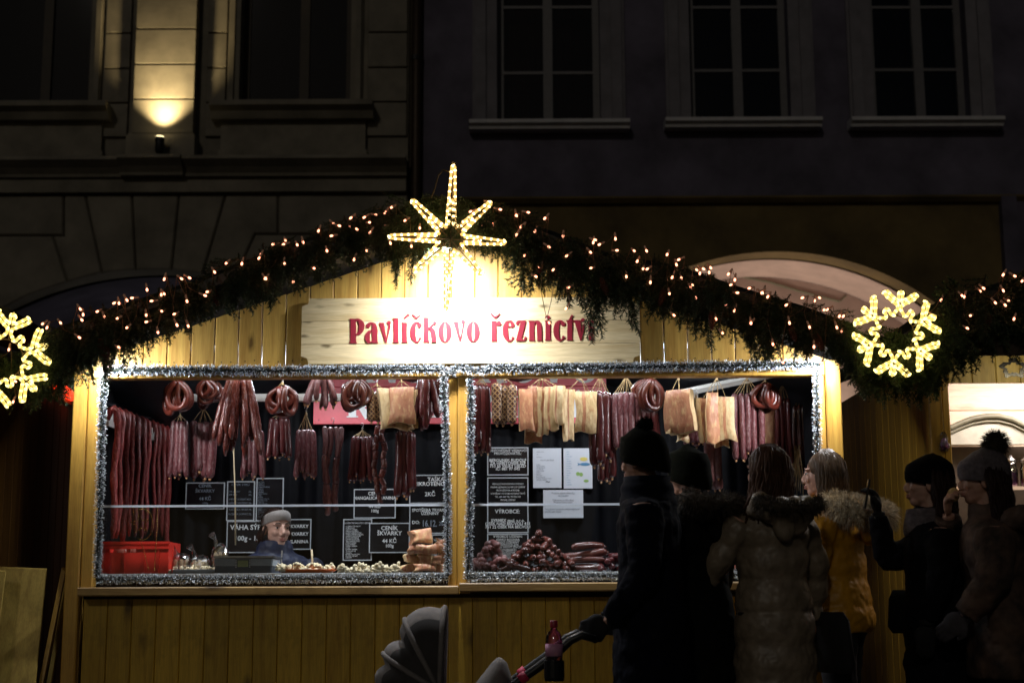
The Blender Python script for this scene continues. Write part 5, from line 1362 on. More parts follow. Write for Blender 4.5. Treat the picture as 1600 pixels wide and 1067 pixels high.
for i, (u, v, wp, hp, th, yaw, roll, lab) in enumerate((
    (664, 886, 34, 13, .08, .1, 0, 'bacon piece lying at the bottom of the stack, middle'), (683, 887, 26, 13, .08, -.3, 0, 'bacon piece at the stack bottom beside the tinsel'),
    (640, 886, 28, 12, .07, .5, -.25, 'pale rolled bacon leaning on the stack beside the cracklings'), (672, 873, 34, 14, .08, .0, .15, 'tied bacon piece in the second layer of the stack'),
    (690, 872, 22, 14, .08, .3, -.2, 'bacon piece in the second layer, touching the tinsel'), (646, 873, 26, 12, .08, .4, .3, 'bacon piece with loose twine leaning on the second layer'),
    (660, 858, 44, 15, .10, .05, -.05, 'long bacon slab across the top of the stack'), (688, 858, 20, 14, .08, .2, .1, 'short bacon piece on the stack beside the post tinsel'),
    (690, 847, 18, 10, .07, .2, .1, 'twine wrapped bacon end on top beside the tinsel'))):
    lump(u, v, .22 + .03 * (i % 3), wp, hp, th, yaw, roll, lab)
lump(657, 838, .22, 33, 22, .10, .35, -.08, 'square pink bacon block crowning the stack', ('bacon_rind', 'bacon_rind'), twine=False)

# sausage heaps: every sausage a thing
def heap(rows_, u0, Y, mat, label, group, r, pitch, L, yaw0):
    me = []
    for s in range(3):
        m = MB(); pr = [(-.5, .25), (-.48, .62), (-.44, .88), (-.36, 1.0), (-.1, 1.02), (.15, 1.0), (.36, .98), (.44, .86), (.48, .6), (.5, .25)]
        m.tube([V(.012 * math.sin(t * 3 + s), t * L, .008 * math.cos(t * 4 + s * 2)) for t, f in pr], [r * f for t, f in pr], 10); m.tube([V(.012 * math.sin(-1.5 + s), -.5 * L, 0), V(.012 * math.sin(-1.5 + s), -.54 * L, .002)], [r * .3, r * .15], 6)
        me.append(mesh_only(m, 'smoked_sausage', mat, True))
    for k, (ua, n) in enumerate(rows_):
        for i in range(n):
            x = PX(ua, 880, Y) + i * pitch + rg.uniform(-.006, .006); z = ZT + r + k * r * 1.72 + rg.uniform(0, .004)
            o = put(me[rg.randrange(3)], 'smoked_sausage', (x, Y + rg.uniform(-.02, .05) + k * .012, z), None, Euler((rg.uniform(-.12, .12), rg.uniform(-3, 3), yaw0 + rg.uniform(-.45, .45))), rg.uniform(.88, 1.12))
            tag(o, label, 'sausage', group)
heap([(744, 5), (748, 5), (752, 4), (757, 3), (764, 2)], 744, .22, 'link_skin', 'plump purple brown sausage in the heap beside the centre post', 'heap of purple sausages', .0185, .036, .12, .1)
heap([(800, 9), (803, 9), (808, 8), (815, 6), (822, 5), (832, 3), (842, 1)], 800, .24, 'heap_skin', 'shiny dark red sausage in the tall pyramid heap under the white notice', 'pyramid heap of dark red sausages', .0175, .0375, .15, .0)
heap([(786, 3), (790, 1)], 786, .15, 'heap_skin', 'red sausage lying loose between the purple heap and the pyramid', 'loose sausages between the heaps', .016, .04, .13, .9)
heap([(914, 1), (916, 1), (914, 1), (918, 1)], 914, .24, 'heap_skin', 'thick dark sausage lying crosswise beside the tall man in navy', 'crosswise thick sausages', .021, .05, .22, 1.5)
heap([(940, 4), (948, 3), (960, 2)], 940, .26, 'dark_skin', 'dark sausage in the heap hidden behind the tall man in navy', 'heap behind the tall man', .019, .042, .15, .2)
heap([(1118, 2), (1120, 2), (1116, 2), (1122, 2), (1126, 1)], 1118, .22, 'pink_skin', 'pinkish sausage lying in the heap beside the taupe coat', 'heap of pinkish sausages', .0155, .048, .13, 1.1)
heap([(1165, 7), (1175, 5), (1190, 3)], 1165, .26, 'heap_skin', 'brown sausage in the heap behind the girl in the taupe coat', 'heap behind the taupe coat', .018, .04, .14, .1)

# ================================================================== fir garlands, light chains, tinsel
rq = random.Random(23)
def fir_branch(seed, twigs=8, tl=.42, td=.65):
    """hanging spray one unit long: stem, side twigs, flat rows of needles"""
    r = random.Random(seed); m = MB(); lines = []
    stem = [V(0.06 * math.sin(t * 3 + seed), 0.05 * math.sin(t * 2.2 + seed * 2), -t) for t in [i / 8 for i in range(9)]]
    lines.append((stem, 0.010))
    for i in range(twigs):
        t = 0.12 + 0.75 * i / twigs; k = int(t * 8); a = stem[k] + (stem[k + 1] - stem[k]) * (t * 8 - k)
        for s in (-1, 1):
            L = (tl * (1 - t) + 0.12) * r.uniform(.7, 1.15); az = r.uniform(-.7, .7)
            dx = V(s * math.cos(az) * 0.75, math.sin(az) * .6, -td).normalized()
            lines.append(([a, a + dx * L * .5 + V(0, 0, -.01), a + dx * L + V(0, 0, -.06 * L)], 0.006))
    for pts, rad in lines:
        m.tube(pts, [rad * (1 - .6 * i / len(pts)) for i in range(len(pts))], 4, False, 1)
        for i in range(len(pts) - 1):
            a, b = pts[i], pts[i + 1]; d = (b - a); L = d.length; d = d / L; n = max(3, int(L / 0.0065))
            for j in range(n):
                p = a + d * (L * (j + r.random()) / n)
                sd = V(r.gauss(0, 1), r.gauss(0, .8), r.gauss(0, .5)); sd = (sd - d * sd.dot(d)).normalized()
                nd_ = (sd * .85 + d * .55).normalized(); ln = r.uniform(.05, .085); wv = nd_.cross(V(r.gauss(0, 1), r.gauss(0, 1), r.gauss(0, 1))).normalized() * .0068
                m.add([p - wv, p + wv, p + nd_ * ln * .6 + wv * .8, p + nd_ * ln], [(0, 1, 2, 3)], 0)
    return mesh_only(m, 'fir_branch', ['fir_needles', 'bark'])
FIR = [fir_branch(s) for s in range(6)]
DROOP = [fir_branch(s + 20, 9, .17, 1.25) for s in range(5)]
cone_m = MB()
for i in range(9):
    t = i / 8; rr = .017 * math.sin(math.pi * (0.15 + .8 * t)) + .002
    for j in range(8): 
        a = j * math.pi / 4 + i * .4
        cone_m.ell((math.cos(a) * rr * .7, math.sin(a) * rr * .7, -.085 * t), .0075, .0075, .006, 6, 4)
CONE = mesh_only(cone_m, 'fir_cone', 'cone', True)

def interp(tab, x):
    for (a, va), (b, vb) in zip(tab, tab[1:]):
        if a <= x <= b: return va + (vb - va) * (x - a) / (b - a)
    return tab[0][1] if x < tab[0][0] else tab[-1][1]

def garland(path, drop, n, Y, label, cones=6):
    """path: top edge in pixels; drop: how far it hangs"""
    A = P(path[0][0], path[0][1], Y); t = thing('fir_garland', P((path[0][0] + path[-1][0]) / 2, (path[0][1] + path[-1][1]) / 2 + 30, Y), label, 'garland', None)
    m = MB(); m.tube([P(u, v + 26, Y + .03) for u, v in path], .055, 7); m.build('core', 'wire_dark', t)
    u0, u1 = path[0][0], path[-1][0]
    for i in range(n):
        u = u0 + (u1 - u0) * (i + rq.random()) / n; top = interp(path, u); dr = interp(drop, u)
        lay = rq.random()
        if lay < .36:      # long sprays that make the hem
            v = top + rq.uniform(.1, .45) * dr; L = (top + dr - v) * rq.choice((.7, .85, 1.0, 1.2, 1.3)) / 297.0; tilt = rq.gauss(0, .12)
            y = Y + rq.uniform(-.02, .07)
        else:              # short bushy ones that cover the body
            v = top + rq.uniform(-.10, .36) * dr; L = rq.uniform(.18, .28); tilt = max(-.9, min(.9, rq.gauss(0, .6))); y = Y - rq.uniform(0.0, .09)
        put(rq.choice(DROOP if lay < .36 else FIR), 'fir_branch', P(u, v, y), t, Euler((rq.uniform(-.25, .45), tilt, rq.uniform(-1.2, 1.2))), (L * rq.uniform(.8, 1.2), L, L))
    for i in range(cones):
        u = u0 + (u1 - u0) * (i + rq.random()) / cones
        put(CONE, 'fir_cone', P(u, interp(path, u) + interp(drop, u) * rq.uniform(.45, .75), Y - .05), t, Euler((rq.uniform(-.3, .3), rq.uniform(-.5, .5), 0)))
    return t
GY = OV - 0.06
topL = [(48, 532), (100, 500), (200, 465), (300, 431), (400, 393), (500, 357), (600, 324), (650, 314), (712, 310)]
drpL = [(48, 72), (75, 66), (100, 70), (125, 92), (160, 105), (200, 92), (250, 70), (300, 72), (350, 62), (420, 92), (470, 62), (560, 62), (600, 72), (622, 108), (650, 112), (670, 70), (712, 60)]
topR = [(700, 310), (760, 318), (860, 352), (950, 388), (1050, 404), (1150, 438), (1250, 468), (1330, 498)]
drpR = [(700, 60), (770, 64), (806, 112), (850, 95), (890, 105), (925, 132), (950, 100), (985, 118), (1012, 108), (1050, 80), (1105, 112), (1130, 75), (1200, 112), (1240, 84), (1330, 80)]
garland(topL, drpL, 215, GY, 'thick fir garland along the stall roof edge on the side of the uplit pilaster', 6)
garland(topR, drpR, 215, GY, 'long shaggy fir garland along the roof edge dipping over the name board', 8)
garland([(1322, 505), (1370, 520), (1420, 520), (1475, 500)], [(1322, 85), (1370, 95), (1420, 95), (1475, 110)], 110, GY + .1, 'fir greenery between the two stalls behind the rope light snowflake', 2)
garland([(1455, 470), (1480, 456), (1540, 440), (1610, 424), (1700, 396)], [(1455, 120), (1480, 110), (1540, 112), (1610, 120), (1700, 120)], 110, GY, 'fir garland on the roof of the stall with the cupboard', 2)
garland([(-70, 500), (-20, 540), (40, 560), (110, 548)], [(-70, 90), (-20, 70), (40, 45), (110, 25)], 70, GY + .25, 'dark fir greenery in the gap beside the half seen snowflake', 1)

# fairy lights: bulbs where the photograph shows them
def crop(ox, oy, k, pts): return [(ox + x / k, oy + y / k) for x, y in pts]
bulbs_l = crop(0, 400, 3.81, [(255, 403), (280, 425), (360, 397), (477, 315), (495, 348), (487, 380), (472, 485), (580, 330), (620, 360), (700, 370), (680, 280), (708, 280), (757, 425), (755, 262), (787, 250), (707, 543), (875, 200), (870, 350), (872, 392), (903, 268), (960, 230), (977, 225), (978, 137), (1080, 135), (1127, 130), (962, 328), (1038, 345), (940, 453), (1053, 410), (1120, 415), (1113, 268), (1220, 235), (1235, 213), (1277, 95), (1348, 42), (1440, 45), (1542, 12), (1580, 133)]) + \
    crop(400, 240, 3.81, [(30, 600), (18, 622), (57, 743), (103, 540), (165, 540), (175, 517), (170, 655), (222, 763), (245, 543), (280, 527), (345, 683), (372, 460), (422, 578), (450, 490), (463, 420), (495, 430), (560, 435), (565, 383), (600, 450), (585, 630), (645, 380), (675, 410), (680, 470), (712, 365), (658, 577), (770, 350), (808, 320), (797, 430), (888, 398), (975, 443), (800, 533), (925, 550)])
bulbs_r = crop(400, 240, 3.81, [(1393, 290), (1278, 345), (1347, 435), (1410, 420), (1453, 333), (1550, 368), (1580, 433), (1550, 483)]) + \
    crop(780, 300, 3.81, [(103, 140), (172, 122), (132, 208), (105, 253), (213, 233), (272, 157), (380, 262), (295, 327), (152, 377), (403, 380), (240, 443), (218, 503), (322, 463), (413, 568), (398, 693), (297, 778), (570, 285), (560, 300), (597, 313), (543, 358), (547, 453), (692, 278), (700, 348), (803, 350), (877, 350), (822, 412), (857, 457), (882, 458), (757, 503), (900, 537), (1000, 372), (1070, 402), (1055, 432), (1030, 507), (1085, 512), (1013, 603), (1150, 553), (1140, 570), (1170, 628), (1040, 733), (1175, 463), (1215, 457), (1258, 450), (1250, 478), (1195, 483), (1365, 488), (1403, 522), (1380, 553), (1417, 600), (1350, 668), (1400, 705), (1290, 755), (1328, 838), (1500, 778), (1490, 573), (1565, 600)]) + \
    crop(1150, 380, 3.556, [(145, 275), (177, 297), (280, 343), (370, 303), (437, 318), (463, 303), (507, 368), (490, 370), (575, 405), (597, 405), (83, 443), (297, 442), (408, 465), (205, 560), (560, 467), (585, 490), (433, 575), (260, 660), (472, 662)])
bulbs_n = crop(1150, 380, 3.556, [(1100, 405), (1140, 315), (1255, 290), (1270, 297), (1303, 402), (1285, 472), (1355, 265), (1375, 250), (1485, 175), (1548, 182), (1485, 263), (1440, 330), (1495, 343), (1512, 318), (1545, 420), (1590, 210), (1640, 190), (1680, 260)])
bulbs_w = crop(0, 470, 5.617, [(78, 425), (133, 705), (115, 885), (-60, 500), (-120, 640)])
bm = MB(); bm.lathe([(.0004, -.010), (.0042, -.008), (.0056, -.003), (.0054, .002), (.003, .007)], (0, 0, 0), 8); BULB = mesh_only(bm, 'bulb', 'bulb_warm', True)
bs_ = MB(); bs_.lathe([(.0045, .0075), (.0055, .012), (.005, .03), (.002, .034)], (0, 0, 0), 7); BSTEM = mesh_only(bs_, 'bulb_socket', 'bulb_stem', True)
def light_chain(pts, label, Y):
    pts = sorted(pts, key=lambda q: q[0]); t = thing('fairy_light_chain', P(*pts[len(pts) // 2], Y), label, 'fairy lights')
    m = MB(); prev = None
    for u, v in pts:
        y = Y - rq.uniform(0, .03); p = P(u, v, y); rot = Euler((rq.uniform(-.9, .9), rq.uniform(-1.4, 1.4), 0))
        b = put(BULB, 'bulb', p, t, rot); s = bpy.data.objects.new('bulb_socket', BSTEM); C.objects.link(s); s.parent = b; WL[s.name] = p
        e = p + rot.to_matrix() @ V(0, 0, .033)
        if prev is not None:
            k = (e - prev).length; md = (e + prev) / 2 + V(rq.uniform(-.02, .02), .02, -k * .12)
            m.tube([prev, prev * .7 + md * .3 + V(0, .01, -.006), md, e * .7 + md * .3 + V(0, .01, 0), e], .0016, 4, False)
        prev = e
    m.build('wire', 'wire_clear', t)
light_chain(bulbs_l, 'warm fairy lights in the garland on the side of the uplit pilaster', GY - .09)
light_chain(bulbs_r, 'warm fairy lights in the garland dipping over the name board', GY - .09)
light_chain(bulbs_n, 'warm fairy lights on the garland of the stall with the cupboard', GY - .09)
light_chain(bulbs_w, 'few warm fairy lights around the half seen snowflake', GY + .12)

# rope light star and snowflakes
def rope(parent, lines, rope_mat, bulb_mat, r, step, rb, name='rope'):
    """clear light hose with its little lamps showing through"""
    m = MB(); bl = []
    for pts in lines:
        m.tube(pts, r, 7)
        acc = step * .5
        for a, b in zip(pts, pts[1:]):
            L = (b - a).length; s = acc
            while s < L: bl.append((a + (b - a) * (s / L), (b - a).normalized())); s += step
            acc = s - L
    m.build('light_hose', rope_mat, parent, True)
    bb = MB(); bb.ell((0, 0, 0), rb, rb, rb * 1.75, 8, 6); me = mesh_only(bb, 'lamp', bulb_mat, True)
    for p, d in bl: put(me, 'lamp', p, parent, d.to_track_quat('Z', 'Y').to_euler())
SYs = GY - .14
star = thing('light_star', P(703, 375, SYs), 'eight pointed rope light star shining at the gable peak', 'light ornament')
def sp_(x, y): return P(600 + x / 4.445, 250 + y / 4.445, SYs)
cx_, cy_ = 460, 545; tips = [(482, 48), (738, 300), (835, 575), (672, 790), (430, 1035), (213, 768), (45, 533), (200, 285)]
L_ = []; 
for i, (tx, ty) in enumerate(tips):
    an = math.atan2(ty - cy_, tx - cx_); ln = math.hypot(tx - cx_, ty - cy_); hw = .42
    for k, (rr, h2, end) in enumerate(((78, hw, 1.0), (95, hw * .42, .52))):
        if k == 1 and i in (3, 5): continue
        b1 = (cx_ + rr * math.cos(an - h2), cy_ + rr * math.sin(an - h2)); b2 = (cx_ + rr * math.cos(an + h2), cy_ + rr * math.sin(an + h2))
        e = (cx_ + math.cos(an) * ln * end, cy_ + math.sin(an) * ln * end); nx, ny = -math.sin(an) * 11, math.cos(an) * 11
        L_.append([sp_(*b1), sp_(e[0] - nx, e[1] - ny), sp_(e[0] + math.cos(an) * 9, e[1] + math.sin(an) * 9), sp_(e[0] + nx, e[1] + ny), sp_(*b2)])
rope(star, L_, 'star_rope', 'star_bulb', .0066, .034, .0071)
m = MB()
for i, (tx, ty) in enumerate(tips): m.tube([sp_(cx_, cy_) + V(0, .014, 0), sp_(tx, ty) + V(0, .014, 0)], .003, 5)
m.tube([sp_(cx_ + 80 * math.cos(R(a)), cy_ + 80 * math.sin(R(a))) + V(0, .012, 0) for a in range(0, 361, 20)], .003, 5); m.build('wire_frame', 'wire_clear', star)
m = MB(); m.tube([sp_(482, 30) + V(0, .0, .012 * math.sin(a)) + V(.012 * math.cos(a), 0, 0) for a in [q * math.pi / 5 for q in range(11)]], .003, 5); m.tube([sp_(455, 85), sp_(410, 70), sp_(375, 110), sp_(355, 190), sp_(330, 260)], .004, 6); m.build('cable', 'wire_clear', star, True)
m = MB(); m.ell(sp_(455, 405) + V(0, -.012, 0), .012); m.build('plug', 'wire_dark', star, True)
m = MB(); m.tube([sp_(cx_, cy_) + V(0, .01, 0), V(sp_(cx_, cy_).x, OV - .02, RPK.z - .02)], .006, 5); m.build('holder', 'dark_metal', star)

def snowflake(u, v, Rp, Y, tilt, label):
    t = thing('light_snowflake', P(u, v, Y), label, 'light ornament')
    def q(x, y): c, s = math.cos(tilt), math.sin(tilt); return P(u + (x * c - y * s) * Rp, v + (x * s + y * c) * Rp, Y)
    lines = []
    for i in range(6):
        a = i * math.pi / 3 - math.pi / 2; ca, sa = math.cos(a), math.sin(a)
        def w(r, o): return q(r * ca - o * sa, r * sa + o * ca)
        h = .045
        # up one side of the arm, round its three fingers, back down the other side
        lines.append([w(.46, -.12), w(.56, -h), w(.66, -h), w(.84, -.32), w(.93, -.40), w(.98, -.33), w(.84, -.16), w(.76, -h), w(.95, -h), w(1.0, 0), w(.95, h), w(.76, h), w(.84, .16), w(.98, .33), w(.93, .40), w(.84, .32), w(.66, h), w(.56, h), w(.46, .12)])
        b = a + math.pi / 6; cb, sb = math.cos(b), math.sin(b)
        def z(r, o): return q(r * cb - o * sb, r * sb + o * cb)
        lines.append([w(.46, .12), z(.43, -.10), z(.47, -.06), z(.60, -.05), z(.64, 0), z(.60, .05), z(.47, .06), z(.43, .10)])
    rope(t, lines, 'flake_rope', 'flake_bulb', .0082, .032, .0087)
    m = MB()
    for i in range(6):
        a = i * math.pi / 3 - math.pi / 2; m.tube([q(.42 * math.cos(a), .42 * math.sin(a)) + V(0, .014, 0), q(.95 * math.cos(a), .95 * math.sin(a)) + V(0, .014, 0)], .0028, 5)
    m.tube([q(.43 * math.cos(R(a)), .43 * math.sin(R(a))) + V(0, .014, 0) for a in range(0, 361, 15)], .0028, 5); m.build('wire_frame', 'wire_clear', t)
    m = MB(); m.tube([q(0, -.43) + V(0, .014, 0), q(0, -.5) + V(0, .12, .02)], .004, 5); m.build('holder', 'dark_metal', t)
snowflake(1401, 521, 66, GY - .12, R(6), 'yellow rope light snowflake between the butcher stall and the stall with the cupboard')
snowflake(4, 560, 72, GY - .1, R(14), 'half seen yellow rope light snowflake in the gap beside the striped curtain side')

# tinsel round the serving bays
def tinsel(path, r, label, dens=2600, flat=.5):
    m = MB(); core = MB()
    for a, b in zip(path, path[1:]):
        d = b - a; L = d.length; d = d / L; up = V(0, -1, 0); sd = d.cross(up).normalized()
        for i in range(int(L * dens)):
            p = a + d * (L * rq.random()) + sd * .006 * math.sin(i * .7); an = rq.uniform(0, 2 * math.pi)
            n = (sd * math.cos(an) + up * math.sin(an) * flat) + d * rq.gauss(0, .45); n = n.normalized()
            ln = r * .84 * rq.uniform(.65, 1.12); wv = n.cross(V(rq.gauss(0, 1), rq.gauss(0, 1), rq.gauss(0, 1))).normalized() * .0016
            k = m.add([p + n * r * .12 - wv, p + n * r * .12 + wv, p + n * ln + wv * .7, p + n * ln - wv * .7], [(0, 1, 2, 3)])
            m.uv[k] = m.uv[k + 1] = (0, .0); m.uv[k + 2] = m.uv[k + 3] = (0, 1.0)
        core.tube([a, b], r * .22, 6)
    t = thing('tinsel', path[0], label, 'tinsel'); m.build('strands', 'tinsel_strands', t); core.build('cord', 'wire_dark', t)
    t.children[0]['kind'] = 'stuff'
TY = -.055
def tp(u, v): return P(u, v, TY)
tinsel([tp(168, 578), tp(420, 579), tp(690, 577)], .036, 'silver tinsel along the lintel above the bay with the scale')
tinsel([tp(690, 580), tp(705, 584), tp(716, 573), tp(735, 578), tp(748, 582), tp(765, 576), tp(1010, 573), tp(1282, 569)], .036, 'silver tinsel along the lintel above the bay with the sausage heaps')
tinsel([tp(161, 585), tp(157, 740), tp(152, 900)], .031, 'silver tinsel up the post beside the red crate')
tinsel([tp(693, 590), tp(699, 750), tp(700, 900)], .026, 'silver tinsel on the centre post beside the bacon stack')
tinsel([tp(735, 590), tp(735, 750), tp(731, 905)], .029, 'silver tinsel on the centre post beside the purple sausage heap')
tinsel([tp(1276, 578), tp(1278, 740), tp(1285, 895)], .029, 'silver tinsel up the post beside the straw bundle')
tinsel([tp(150, 905), tp(420, 904), tp(700, 902)], .030, 'silver tinsel under the counter edge below the scale')
tinsel([tp(734, 901), tp(1000, 899), tp(1285, 896)], .030, 'silver tinsel under the counter edge below the sausage heaps')

# ================================================================== the neighbouring stalls
# right: gift stall with a painted cupboard
XN = PX(1461, 700, 0); XE = XN + 3.6
rn = thing('gift_stall', (XN + 1.8, .9, 0), 'golden boarded neighbour stall with a lit cream interior and painted cupboard', 'stall')
ys = [-.0 + .145 * i for i in range(17)]
zt = PZ(1461, 545, 0)
for i in range(16):
    m = MB(); y0, y1 = ys[i] + .075, ys[i + 1] + .073
    pr = [(XN + .022, y0), (XN + .004, y0), (XN, y0 + .006), (XN, y1 - .006), (XN + .004, y1), (XN + .022, y1)]
    vs = [(x, y, .02) for x, y in pr] + [(x, y, zt) for x, y in pr]
    m.add(vs, [tuple(range(6)), tuple(range(11, 5, -1))] + [(6 + k, 6 + (k + 1) % 6, (k + 1) % 6, k) for k in range(6)]); m.build('side_board', 'side_pine', rn)
for a, b, y in ((XN - .025, XN + .045, -.02), (XN + .047, XN + .085, -.012)):
    m = MB(); m.plank(a, b, y, .072, 0, zt, .005); m.build('post', 'side_pine', rn)
zf0, zf1 = PZ(1530, 598, 0), PZ(1530, 545, 0)
for i in range(24):
    m = MB(); m.plank(XN + .09 + i * .128, XN + .216 + i * .128, .0, .02, zf0, zf1 + .12, .004); m.build('fascia_board', 'yellow_pine', rn)
m = MB(); cc = P(1584, 575, -.004); ring = []
for k in range(36):
    a = k * math.pi / 18; rr = .058 + .010 * math.sin(a * 5) + .006 * math.sin(a * 11)
    ring.append((cc.x + rr * 1.15 * math.cos(a), cc.z + rr * .85 * math.sin(a)))
n_ = 36; vs = [(x, -.004, z) for x, z in ring] + [(cc.x + (x - cc.x) * .62, -.004, cc.z + (z - cc.z) * .55) for x, z in ring]
vs += [(x, .0, z) for x, z in ring]
m.add(vs, [(i, (i + 1) % n_, n_ + (i + 1) % n_, n_ + i) for i in range(n_)] + [(i, 2 * n_ + i, 2 * n_ + (i + 1) % n_, (i + 1) % n_) for i in range(n_)]); m.build('painted_ring', 'plate_black', rn)
for k in range(9):
    m = MB(); z0 = .9 + k * .165; m.plank(XN + .03, XE, .92, .94, z0, z0 + .163, .004, 'X'); m.build('inner_board', 'cream_pine', rn)
for i in range(24):
    m = MB(); m.plank(XN + .09 + i * .128, XN + .216 + i * .128, .0, .02, .03, .93, .004); m.build('front_board', 'dark_side_pine', rn)
m = MB(); m.box(XN + .05, XE, -.06, .5, .935, .965); m.build('counter_top', 'dark_timber', rn)
m = MB(); m.box(XN + .03, XE, .1, 1.0, 2.32, 2.35); m.build('ceiling', 'dark_timber', rn)
rp0, rp1 = P(1452, 478, OV), P(1720, 385, OV); m = MB(); vs = []
for y in (OV, 2.2): vs += [(rp0.x, y, rp0.z - .05), (rp1.x + 1, y, rp1.z + .27), (rp1.x + 1, y, rp1.z + .33), (rp0.x, y, rp0.z)]
m.add(vs, [(0, 1, 2, 3), (7, 6, 5, 4), (0, 4, 5, 1), (1, 5, 6, 2), (2, 6, 7, 3), (3, 7, 4, 0)]); m.build('roof_slope', 'roof_felt', rn)
m = MB(); m.box(XN + .05, XE, OV - .02, OV + .0, PZ(1530, 556, OV), PZ(1530, 505, OV)); m.build('barge_board', 'dark_timber', rn)
m = MB(); m.box(XN + .3, XN + 1.2, .3, .36, 2.24, 2.29); m.build('lamp_strip', 'led_white', rn)
area_light('gift_stall_light', (XN + .75, .4, 2.21), (XN + .5, .80, 1.6), .9, .12, 14, (1.0, .80, .72), rn, 170)
m = MB(); m.box(XN + .25, XN + .75, OV + .02, OV + .06, PZ(1530, 552, OV), PZ(1530, 545, OV)); m.build('eave_lamp', 'bulb_stem', rn)
area_light('eave_light', (XN + .5, OV + .04, PZ(1530, 553, OV) - .004), (XN + .5, 0, PZ(1530, 590, 0)), .5, .03, 1.3, (1.0, .86, .55), rn, 170)
# cupboard with a curved crest
CY = .72; cup = thing('painted_cupboard', P(1560, 900, CY), 'grey green painted cupboard with a curved crest in the gift stall', 'cupboard')
crest = [(1470, 672), (1485, 669), (1500, 662), (1518, 655), (1540, 651), (1560, 651), (1580, 656), (1600, 666), (1620, 672), (1650, 673)]
pts = [P(u, v, CY) for u, v in crest]; zb = PZ(1540, 694, CY)
m = MB(); m.prism([(p.x, p.z) for p in pts] + [(pts[-1].x, zb), (pts[0].x, zb)], CY, CY + .05); m.build('crest_panel', 'painted_cupboard', cup)
m = MB(); m.tube([p + V(0, -.012, .002) for p in pts], .016, 8, flat=1); m.tube([p + V(0, -.01, -.028) for p in pts], .007, 6); m.build('crest_moulding', 'cupboard_trim', cup, True)
zs = PZ(1560, 762, CY); x0c, x1c = pts[0].x, pts[-1].x
m = MB(); m.box(x0c, x1c, CY - .12, CY + .16, zs - .02, zs); m.build('shelf', 'cream_pine', cup)
m = MB(); m.box(x0c, x0c + .03, CY, CY + .16, zs, zb); m.box(x1c - .03, x1c, CY, CY + .16, zs, zb); m.box(x0c, x1c, CY - .12, CY + .16, .97, zs - .021); m.build('carcass', 'window_brown', cup)
m = MB(); m.box(x0c + .03, x1c - .03, CY + .14, CY + .16, zs, zb); m.build('back_panel', 'window_brown', cup)
for k, u in enumerate((1562, 1582, 1606)):
    c = P(u, 760, CY - .06); t = thing('sweet_jar', (c.x, CY - .06, zs), ('glass jar with a sparkling lid, slimmest on the cupboard shelf', 'glass jar half filled with purple sweets on the cupboard shelf', 'wide glass jar at the far end of the cupboard shelf')[k], 'jar')
    r = (.028, .034, .04)[k]; m = MB(); m.lathe([(r * .9, 0), (r, .01), (r, .10), (r * .7, .125), (r * .7, .14)], (c.x, CY - .06, zs + .001), 16); m.build('jar', 'jar_glass', t, True)
    m = MB(); m.lathe([(r * .8, .004), (r * .86, .03), (r * .8, (.03, .08, .05)[k])], (c.x, CY - .06, zs), 12); m.build('sweets', 'purple_sweets', t, True)
    m = MB(); m.lathe([(r * .78, .141), (r * .8, .155), (r * .3, .165), (r * .2, .18)], (c.x, CY - .06, zs), 12); m.build('lid', 'steel', t, True)
# small bag on a thread
bg_ = thing('gift_bag', P(1476, 706, -.03), 'small clear gift bag on a thread beside the gift stall post', 'bag')
m = MB(); a = P(1475, 690, -.03); m.ell((a.x, -.03, a.z), .028, .018, .055, 10, 8)
m.v = [V(a.x + (q.x - a.x) * (1.25 if q.z < a.z else .8) + rq.uniform(-.003, .003), q.y + rq.uniform(-.003, .003), q.z) for q in m.v]; m.build('bag', 'cellophane', bg_)
m = MB(); m.ell((a.x, -.03, a.z - .012), .02, .012, .033, 8, 6); m.build('filling', 'purple_sweets', bg_, True)
m = MB(); m.tube([P(1475, 672, -.03), P(1468, 600, -.02)], .0016, 4); m.build('thread', 'twine', bg_)
# left: dark stall, seen from its side
XW = -2.86; ln = thing('dark_stall', (XW - 1.5, .9, 0), 'dark boarded stall whose side wall faces the butcher stall', 'stall')
zw = PZ(68, 607, .95)
for i in range(17):
    y0, y1 = .0 + i * .14, .138 + i * .14; m = MB()
    pr = [(XW - .02, y0), (XW - .02, y1), (XW - .004, y1), (XW, y1 - .006), (XW, y0 + .006), (XW - .004, y0)]
    vs = [(x, y, .02) for x, y in pr] + [(x, y, zw) for x, y in pr]
    m.add(vs, [tuple(range(6)), tuple(range(11, 5, -1))] + [(6 + k, 6 + (k + 1) % 6, (k + 1) % 6, k) for k in range(6)]); m.build('side_board', 'dark_side_pine', ln)
m = MB(); m.box(XW - .06, XW + .02, -.02, 2.4, zw + .001, zw + .05); m.build('wall_plate', 'side_pine', ln)
m = MB(); vs = []
for y in (OV + .1, 2.4): vs += [(XW + .28, y, zw + .02), (XW - 2.2, y, zw + .85), (XW - 2.2, y, zw + .9), (XW + .28, y, zw + .07)]
vs = [V(*q) + V(0, 0, .16) for q in vs]
m.add(vs, [(3, 2, 1, 0), (4, 5, 6, 7), (1, 5, 4, 0), (2, 6, 5, 1), (3, 7, 6, 2), (0, 4, 7, 3)]); m.build('roof_slope', 'roof_felt', ln)
rl = P(92, 613, 1.6); t = thing('red_lamp', (rl.x, 1.6, rl.z - .08), 'glowing red lampshade under the eave of the dark stall', 'lamp')
m = MB(); m.lathe([(.10, 0), (.10, .025), (.085, .06), (.05, .085), (.012, .095)], (rl.x, 1.6, rl.z - .045), 16); m.build('lampshade', 'lamp_red', t, True)
m = MB(); m.tube([(rl.x, 1.6, rl.z + .04), (rl.x, 1.6, rl.z + .2)], .006); m.build('cord', 'wire_dark', t)
